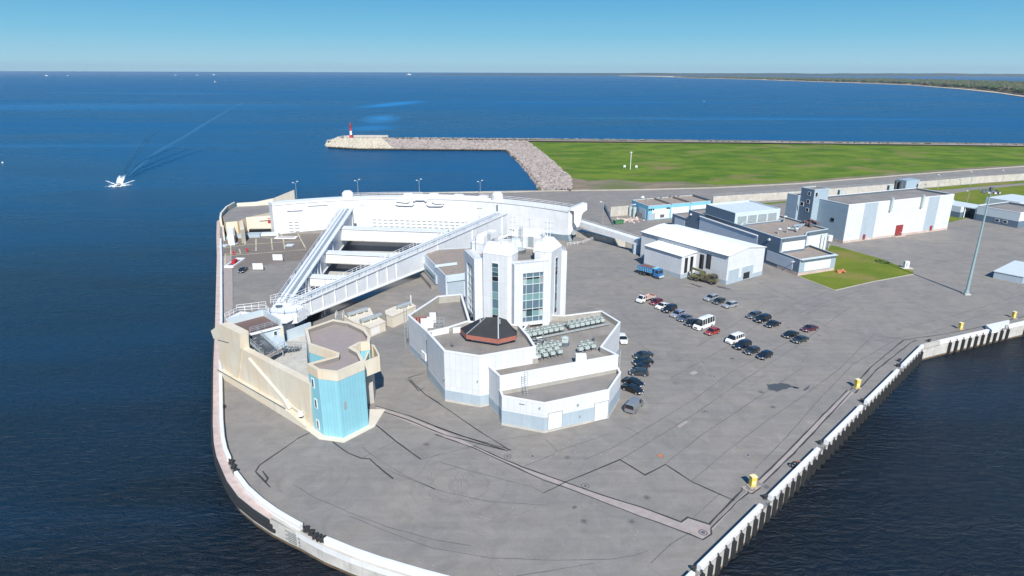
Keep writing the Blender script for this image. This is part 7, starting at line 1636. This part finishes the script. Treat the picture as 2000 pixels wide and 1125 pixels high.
for x, y in ((432.5, 560), (432, 500), (433, 535), (432.2, 620), (434, 708), (436, 797)): bollard(x + 1, y, 'small black bollard on the left parapet at ' + {560: 'the walkway steps', 500: 'the brown paving', 535: 'the black car', 620: 'the hinge walkway', 708: 'the cream head block', 797: 'the foot of the cream wall'}[y])

# ================================================================== VEHICLES
def paint(name, c, rough=.28, coat=.6, metal=0.0): return mat('car_paint_' + name, c, rough, 0.0, coat=coat, metal=metal)
CP_ = {'white': paint('white', (.75, .76, .76)), 'black': paint('black', (.010, .011, .014)), 'darkred': paint('dark_red', (.16, .012, .022)), 'red': paint('red', (.30, .03, .025)), 'silver': paint('silver', (.42, .45, .48), metal=.4),
       'navy': paint('navy', (.010, .013, .026)), 'grey': paint('grey', (.09, .11, .135), metal=.3), 'teal': paint('teal_grey', (.026, .038, .042)), 'maroon': paint('maroon', (.085, .018, .035)), 'vangrey': paint('van_grey', (.17, .19, .21)), 'darkgrey': paint('dark_grey', (.035, .042, .052)), 'bluegrey': paint('blue_grey', (.10, .13, .19), metal=.3)}
PROF = {  # stations: x (fraction of length, front = +), sill z, belt z, roof z, half width
 'sedan': (4.5, 1.78, [(-.5, .62, .62, .80), (-.48, .88, .88, .93), (-.33, .96, .97, .98), (-.16, .93, 1.38, 1.0), (.08, .92, 1.44, 1.0), (.27, .90, .93, .99), (.44, .76, .76, .92), (.5, .55, .55, .78)]),
 'hatch': (4.0, 1.72, [(-.5, .7, .72, .82), (-.475, .95, 1.02, .93), (-.36, .96, 1.42, .98), (-.1, .94, 1.50, 1.0), (.1, .92, 1.46, 1.0), (.29, .92, .95, .99), (.44, .78, .78, .92), (.5, .55, .55, .78)]),
 'wagon': (4.55, 1.78, [(-.5, .7, .72, .82), (-.48, .95, 1.02, .93), (-.40, .96, 1.42, .98), (-.1, .94, 1.50, 1.0), (.08, .92, 1.47, 1.0), (.27, .92, .95, .99), (.44, .78, .78, .92), (.5, .55, .55, .78)]),
 'suv': (4.75, 1.9, [(-.5, .8, .82, .85), (-.48, 1.08, 1.15, .95), (-.40, 1.08, 1.66, .98), (-.1, 1.06, 1.76, 1.0), (.08, 1.05, 1.72, 1.0), (.25, 1.04, 1.08, .99), (.44, .95, .95, .94), (.5, .65, .65, .82)]),
 'van': (5.0, 1.95, [(-.5, 1.0, 1.05, .92), (-.49, 1.15, 1.85, .96), (-.40, 1.15, 1.96, 1.0), (0, 1.12, 1.98, 1.0), (.2, 1.10, 1.92, 1.0), (.36, 1.08, 1.12, .98), (.46, .9, .9, .92), (.5, .6, .6, .82)]),
 'minibus': (6.6, 2.05, [(-.5, 1.2, 1.3, .94), (-.495, 1.3, 2.55, .97), (-.42, 1.3, 2.75, 1.0), (0, 1.3, 2.78, 1.0), (.28, 1.28, 2.65, 1.0), (.40, 1.22, 1.28, .98), (.47, 1.0, 1.0, .92), (.5, .65, .65, .82)]),
}
def car(kind, col_, label, group=None, L_=None, glass_sides=True):
    Ln, W_, st = PROF[kind]; Ln = L_ or Ln; hw = W_ / 2; t = local(thing('parked_car' if kind not in ('van', 'minibus') else kind, label, {'van': 'van', 'minibus': 'minibus'}.get(kind, 'car'), (0, 0, 0), group))
    B, Gl = MB(), MB(); rings = []
    for f, zb, zr, ww in st:
        x = f * Ln; w = hw * ww; cab = zr - zb; wr = w * (1 - .16 * min(1, cab / .5)) if cab > .15 else w * .93
        lo = .26 if abs(f) < .47 else .34
        rings.append([Vector((x, -w * .96, lo)), Vector((x, -w, (lo + zb) / 2)), Vector((x, -w * .985, zb)), Vector((x, -wr, zr - .06 * (cab > .15))), Vector((x, -wr * .55, zr)), Vector((x, wr * .55, zr)), Vector((x, wr, zr - .06 * (cab > .15))), Vector((x, w * .985, zb)), Vector((x, w, (lo + zb) / 2)), Vector((x, w * .96, lo))])
    n = len(rings)
    for k in range(n - 1):
        a, b = rings[k], rings[k + 1]; ca = st[k][2] - st[k][1] > .15; cb_ = st[k + 1][2] - st[k + 1][1] > .15
        for j in range(9):
            f_ = [a[j], a[j + 1], b[j + 1], b[j]]
            gl = False
            if j in (2, 6): gl = (ca or cb_)
            if j in (3, 4, 5): gl = (ca != cb_)
            if kind in ('van', 'minibus') and not glass_sides and j in (2, 6): gl = cb_ and not ca or (k >= n - 5 and ca)
            (Gl if gl else B).face(f_)
        B.face([a[9], a[0], b[0], b[9]])
    B.face(list(reversed(rings[0]))); B.face(rings[-1])
    bo = B.build('body', CP_[col_], t); bo.data.shade_smooth(); 
    try: bo.data.set_sharp_from_angle(angle=R(32))
    except Exception: pass
    Gl.build('windows', M['carglass'], t)
    # pillars
    pm_ = MB()
    for k in range(1, n - 1):
        if st[k][2] - st[k][1] > .15:
            for s in ((2, 3), (7, 6)):
                a, b = rings[k][s[0]], rings[k][s[1]]; o_ = Vector((0, -.012 if s[0] == 2 else .012, 0)); pm_.bar(a + o_, b + o_, .09, .05)
    if kind == 'minibus' or (kind == 'van' and glass_sides):
        for x in (-.3, -.15, 0.02, .14): 
            for s in (-1, 1): pm_.bar((x * Ln, s * hw * 1.0, st[3][1]), (x * Ln, s * hw * .87, st[3][2] - .1), .10, .05)
    if pm_.v: o = pm_.build('pillars', CP_[col_], t); o['kind'] = 'stuff'
    r = .33 if kind in ('sedan', 'hatch', 'wagon') else .37
    for sx in (-.30, .31):
        for sy in (-1, 1):
            mb = MB(); mb.tube((sx * Ln, sy * (hw - .20), r), (sx * Ln, sy * (hw + .015), r), r, None, 14); wh = mb.build('wheel', M['tyre'], t)
            mb = MB(); mb.tube((sx * Ln, sy * (hw + .01), r), (sx * Ln, sy * (hw + .03), r), r * .62, None, 10); mb.build('rim', M['rim'], wh)
    zf = st[-2][1] - .14
    for sy in (-1, 1):
        mb = MB(); mb.hexa([(x, sy * y, z) for z in (zf - .10, zf + .08) for x, y in ((Ln * .452, hw * .62), (Ln * .493, hw * .55), (Ln * .478, hw * .90), (Ln * .44, hw * .94))]); mb.build('headlight', M['lampglass'], t)
        mb = MB(); mb.box(-Ln * .5 - .01, -Ln * .47, min(sy * hw * .6, sy * hw * .86), max(sy * hw * .6, sy * hw * .86), st[0][1] - .02, st[0][1] + .16); mb.build('taillight', M['lampred'], t)
        mb = MB(); mx = .20 * Ln; y0 = sy * (hw + .02); mb.box(mx - .08, mx + .1, min(y0, y0 + sy * .2), max(y0, y0 + sy * .2), st[3][1], st[3][1] + .15); mb.build('wing_mirror', CP_[col_], t)
    mb = MB(); mb.box(Ln * .5 - .0, Ln * .5 + .015, -.26, .26, .38, .5); mb.build('number_plate', M['plate'], t)
    mb = MB(); mb.box(Ln * .49, Ln * .503, -hw * .45, hw * .45, .54, .68 if kind != 'minibus' else .9); mb.build('grille', M['steeldark'], t)
    return t
def place(t, fx, fy, rx, ry):
    """front and rear foot points as seen in the picture"""
    f, r = G2(fx, fy), G2(rx, ry); m = (f + r) / 2; d = (f - r); t.location = (m.x, m.y, 0.0); t.rotation_euler.z = math.atan2(d.y, d.x); return t
def z5(x, y): return 1200 + x / 3.751, 560 + y / 3.751
def pl5(t, a, b): return place(t, *z5(*a), *z5(*b))
row = 'cars parked on the yard'
# heading of the main row taken from the row's own direction, refined per car
pl5(car('hatch', 'darkred', 'dark red hatchback between the white flatbed truck and a white sedan', row), (260, 140), (352, 112))
pl5(car('sedan', 'white', 'white sedan between the dark red hatchback and the black off-roader', row), (302, 172), (398, 138))
pl5(car('suv', 'black', 'tall black off-roader, fourth vehicle of the long row', row), (350, 200), (455, 158))
t = pl5(car('wagon', 'silver', 'silver patrol car with blue stripes beside the tall black off-roader', row), (416, 233), (508, 198))
mb = MB()
for s in (-1, 1): mb.box(-1.5, 1.5, min(s * .885, s * .90), max(s * .885, s * .90), .62, .8)
M['stripe'] = mat('blue_stripe', (.02, .08, .35), .4, 0); o = mb.build('stripes', M['stripe'], t); o['kind'] = 'stuff'
mb = MB(); mb.box(-.1, .15, -.5, .5, 1.5, 1.62); mb.build('light_bar', M['stripe'], t)
pl5(car('sedan', 'bluegrey', 'blue grey sedan, sixth vehicle of the long row', row), (466, 262), (562, 226))
pl5(car('sedan', 'black', 'black sedan half hidden on the left of the white minibus', row), (522, 296), (612, 258))
pl5(car('minibus', 'white', 'white high roofed minibus with dark side windows and roof hatch'), (575, 328), (728, 270))
pl5(car('hatch', 'red', 'bright red hatchback on the right of the white minibus', row), (664, 362), (768, 328))
pl5(car('wagon', 'silver', 'silver car at the left of the group of three behind the row', row), (668, 108), (748, 84))
pl5(car('hatch', 'teal', 'black hatchback in the middle of the group of three', row), (722, 134), (806, 106))
pl5(car('wagon', 'silver', 'silver estate car on the right of the group of three', row), (795, 160), (900, 136))
pl5(car('wagon', 'grey', 'grey estate car at the left of the second group of three', row), (972, 240), (1070, 206))
pl5(car('suv', 'black', 'black off-roader in the middle of the second group of three', row), (1030, 270), (1140, 236))
pl5(car('sedan', 'navy', 'dark navy sedan at the right of the second group of three', row), (1106, 304), (1212, 272))
pl5(car('van', 'white', 'white passenger van at the head of the nearest row'), (818, 425), (940, 382))
pl5(car('suv', 'navy', 'dark navy off-roader directly right of the white passenger van', row), (880, 468), (992, 426))
pl5(car('hatch', 'darkgrey', 'dark grey hatchback, third in the nearest row', row), (950, 505), (1060, 466))
pl5(car('hatch', 'navy', 'dark blue hatchback, rightmost of the nearest row', row), (1052, 540), (1148, 500))
pl5(car('sedan', 'black', 'black sedan behind the teal grey sedan on the right', row), (1238, 382), (1340, 348))
pl5(car('sedan', 'teal', 'teal grey sedan on the right, nearest of its trio', row), (1304, 418), (1412, 386))
pl5(car('sedan', 'maroon', 'dark maroon sedan, the farthest right of all the cars', row), (1372, 334), (1486, 306))
pl5(car('sedan', 'teal', 'dark green black sedan at the top of the column beside the control building', row), (145, 528), (272, 508))
pl5(car('sedan', 'black', 'black sedan second from the top of the column beside the control building', row), (140, 575), (275, 560))
pl5(car('sedan', 'black', 'black sedan mostly hidden behind the dark grey hatchback', row), (150, 628), (235, 592))
pl5(car('hatch', 'darkgrey', 'dark grey hatchback alone in the middle of the column beside the control building', row), (112, 640), (245, 650))
pl5(car('sedan', 'black', 'black sedan pointing right, upper one of the close pair by the wall', row), (196, 738), (80, 698))
pl5(car('sedan', 'black', 'black sedan pointing right, lower one of the close pair by the wall', row), (190, 790), (72, 745))
t = pl5(car('van', 'vangrey', 'tall dark grey panel van parked by the corner of the control building', None, 5.2, False), (185, 850), (105, 935))
pl5(car('wagon', 'white', 'white car half hidden behind the right wall of the control building', row), (70, 425), (48, 375))
place(car('sedan', 'black', 'lone black sedan on the left deck between the arm and the parapet', row), 469, 535, 481, 525.5)

def wheel(t, x, y, r=.5, w=.3):
    s = 1 if y > 0 else -1; mb = MB(); mb.tube((x, y - s * w, r), (x, y, r), r, None, 14); wh = mb.build('wheel', M['tyre'], t); mb = MB(); mb.tube((x, y, r), (x, y + s * .03, r), r * .5, None, 10); mb.build('rim', M['rim'] if r < .45 else M['steeldark'], wh)
# white flatbed light truck
t = local(thing('flatbed_truck', 'small white cab truck with a sand coloured flatbed and red frame', 'truck', (0, 0, 0)))
mb = MB(); mb.hexa([(1.0, -.95, .45), (2.9, -.9, .45), (2.9, .9, .45), (1.0, .95, .45), (1.0, -.95, 1.25), (2.85, -.88, 1.0), (2.85, .88, 1.0), (1.0, .95, 1.25)]); mb.hexa([(1.0, -.94, 1.25), (2.2, -.93, 1.25), (2.2, .93, 1.25), (1.0, .94, 1.25), (1.05, -.8, 2.05), (1.75, -.8, 2.05), (1.75, .8, 2.05), (1.05, .8, 2.05)]); mb.build('cab', CP_['white'], t)
mb = MB(); mb.face([(2.22, -.8, 1.3), (2.22, .8, 1.3), (1.8, .72, 2.0), (1.8, -.72, 2.0)]); mb.build('windscreen', M['carglass'], t)
for s in (-1, 1): mb = MB(); mb.face([(1.2, s * .955, 1.3), (2.05, s * .95, 1.3), (1.72, s * .83, 1.95), (1.2, s * .83, 1.95)]); mb.build('side_window', M['carglass'], t)
mb = MB(); mb.box(-3.1, .85, -1.05, 1.05, .85, 1.0); mb.build('bed', M['gravelpath'], t)
for a in ((-3.1, .85, -1.08, -1.0), (-3.1, .85, 1.0, 1.08)): mb = MB(); mb.box(*a, 1.0, 1.35); mb.build('drop_side', M['ledge'], t)
mb = MB(); mb.box(.7, .85, -1.05, 1.05, 1.0, 2.0); mb.build('headboard', M['red'], t); mb = MB(); mb.box(-3.1, -3.0, -1.05, 1.05, 1.0, 1.4); mb.build('tailboard', M['rust'], t)
mb = MB(); mb.box(-3, 1, -.4, .4, .5, .85); mb.build('chassis', M['steeldark'], t)
for x in (-1.9, 2.0):
    for y in (-.95, .95): wheel(t, x, y, .38, .24)
for s in (-1, 1): mb = MB(); mb.box(2.84, 2.92, s * .7 - .15, s * .7 + .15, .75, .92); mb.build('headlight', M['lampglass'], t)
pl5(t, (152, 130), (295, 84))
# blue dump truck loaded with earth
t = local(thing('dump_truck', 'blue dump truck loaded with brown earth', 'truck', (0, 0, 0)))
mb = MB(); mb.hexa([(-4.0, -1.2, 1.35), (1.3, -1.2, 1.35), (1.3, 1.2, 1.35), (-4.0, 1.2, 1.35), (-4.3, -1.28, 2.7), (1.4, -1.28, 2.95), (1.4, 1.28, 2.95), (-4.3, 1.28, 2.7)]); mb.build('tipper_body', M['bluetruck'], t)
for s in (-1, 1):
    for k in range(8): mb = MB(); x = -3.8 + k * .68; mb.bar((x, s * 1.26, 1.4), (x, s * 1.33, 2.7), .13, .12); mb.build('body_rib', M['sky_blue'], t)
mb = MB(); mb.hexa([(-4.0, -1.1, 2.5), (1.2, -1.1, 2.6), (1.2, 1.1, 2.6), (-4.0, 1.1, 2.5), (-3.0, -.5, 3.15), (.6, -.4, 3.1), (.6, .4, 3.2), (-3.0, .5, 3.2)]); mb.build('earth_load', M['brownload'], t)
mb = MB(); mb.hexa([(1.9, -1.2, .7), (4.0, -1.2, .7), (4.0, 1.2, .7), (1.9, 1.2, .7), (1.95, -1.18, 2.9), (3.55, -1.1, 2.9), (3.55, 1.1, 2.9), (1.95, 1.18, 2.9)]); mb.build('cab', M['bluetruck'], t)
mb = MB(); mb.face([(3.86, -1.0, 1.75), (3.86, 1.0, 1.75), (3.62, .95, 2.7), (3.62, -.95, 2.7)]); mb.build('windscreen', M['carglass'], t)
for s in (-1, 1): mb = MB(); mb.face([(2.5, s * 1.21, 1.8), (3.6, s * 1.2, 1.8), (3.45, s * 1.15, 2.65), (2.5, s * 1.18, 2.65)]); mb.build('side_window', M['carglass'], t)
mb = MB(); mb.box(1.4, 2.4, -1.2, 1.2, 2.95, 3.15); mb.build('cab_guard', M['sky_blue'], t); mb = MB(); mb.box(3.98, 4.2, -1.2, 1.2, .5, .95); mb.build('bumper', M['trimlt'], t); mb = MB(); mb.box(-4, 3.8, -.45, .45, .8, 1.35); mb.build('chassis', M['steeldark'], t)
for x in (-2.9, -1.6, 2.9):
    for y in (-1.2, 1.2): wheel(t, x, y, .52, .4)
place(t, 1294, 545.5, 1247, 533)
# camouflaged crane truck
t = local(thing('crane_truck', 'olive camouflaged military truck with a folded crane boom', 'truck', (0, 0, 0)))
mb = MB(); mb.box(-4.2, 2.2, -1.25, 1.25, 1.1, 1.6); mb.build('deck', M['camo'], t)
mb = MB(); mb.hexa([(2.2, -1.25, .9), (4.4, -1.2, .9), (4.4, 1.2, .9), (2.2, 1.25, .9), (2.2, -1.2, 2.9), (3.7, -1.1, 2.9), (3.7, 1.1, 2.9), (2.2, 1.2, 2.9)]); mb.build('cab', M['camo'], t)
mb = MB(); mb.hexa([(.9, -1.2, 1.6), (2.1, -1.2, 1.6), (2.1, 1.2, 1.6), (.9, 1.2, 1.6), (1.0, -1.1, 2.6), (2.0, -1.1, 2.6), (2.0, 1.1, 2.6), (1.0, 1.1, 2.6)]); mb.build('engine_housing', M['camo'], t)
mb = MB(); mb.face([(4.18, -1.0, 1.9), (4.18, 1.0, 1.9), (3.82, .95, 2.75), (3.82, -.95, 2.75)]); mb.build('windscreen', M['carglass'], t)
for s in (-1, 1): mb = MB(); mb.face([(2.6, s * 1.26, 1.9), (3.8, s * 1.22, 1.9), (3.6, s * 1.14, 2.7), (2.6, s * 1.19, 2.7)]); mb.build('side_window', M['carglass'], t)
mb = MB(); mb.tube((-.4, 0, 1.6), (-.4, 0, 2.3), .9, .8, 12); mb.build('turntable', M['camo'], t)
mb = MB(); mb.hexa([(-1.4, -.8, 2.2), (.4, -.8, 2.2), (.4, .8, 2.2), (-1.4, .8, 2.2), (-1.3, -.6, 3.2), (.1, -.6, 3.0), (.1, .6, 3.0), (-1.3, .6, 3.2)]); mb.build('crane_cab', M['camo'], t)
mb = MB(); mb.bar((.4, 0, 3.0), (-4.0, 0, 3.5), .5, .6); mb.build('boom', M['camo'], t); mb = MB(); mb.bar((-4.0, 0, 3.5), (-4.2, 0, 1.7), .35, .3); mb.build('boom_rest', M['camo'], t)
mb = MB(); mb.bar((-.6, .7, 2.2), (-2.6, .3, 3.3), .22); mb.build('ram', M['steeldark'], t)
for sx in (-3.8, -1.2):
    for s in (-1, 1): mb = MB(); mb.box(sx - .2, sx + .2, min(s * 1.2, s * 1.4), max(s * 1.2, s * 1.4), .5, 1.7); mb.build('outrigger', M['camo'], t)
mb = MB(); mb.box(-4.2, 4, -.5, .5, .8, 1.1); mb.build('chassis', M['steeldark'], t)
for x in (-3.3, -1.9, 1.9, 3.2)[:3] + (3.1,):
    if x == 1.9: continue
    for y in (-1.25, 1.25): wheel(t, x, y, .58, .42)
place(t, 1398, 556, 1350, 545)
o = flat([(1345, 553), (1352, 556), (1366, 561), (1374, 561), (1362, 557), (1350, 553.5)], 0.006, M['stain'], 'oil_stain'); flat([(1398, 558), (1412, 560), (1430, 565), (1422, 565.5), (1404, 562)], 0.006, M['stain'], 'oil_stain')

# ================================================================== HAZE
HAZE = 3.2e-5
hz = MB(); hz.box(-14500, 14500, -300, 15500, SEA - 1.5, 175)
m = bpy.data.materials.new('haze_air'); m.use_nodes = True; nt = m.node_tree; nt.nodes.remove(nt.nodes['Principled BSDF']); pv = nt.nodes.new('ShaderNodeVolumePrincipled'); pv.inputs['Color'].default_value = (.80, .90, 1.0, 1); pv.inputs['Density'].default_value = HAZE; pv.inputs['Anisotropy'].default_value = 0.2
nt.links.new(pv.outputs[0], nt.nodes['Material Output'].inputs['Volume'])
if HAZE > 0: h_ = hz.build('haze', m, kind='stuff')
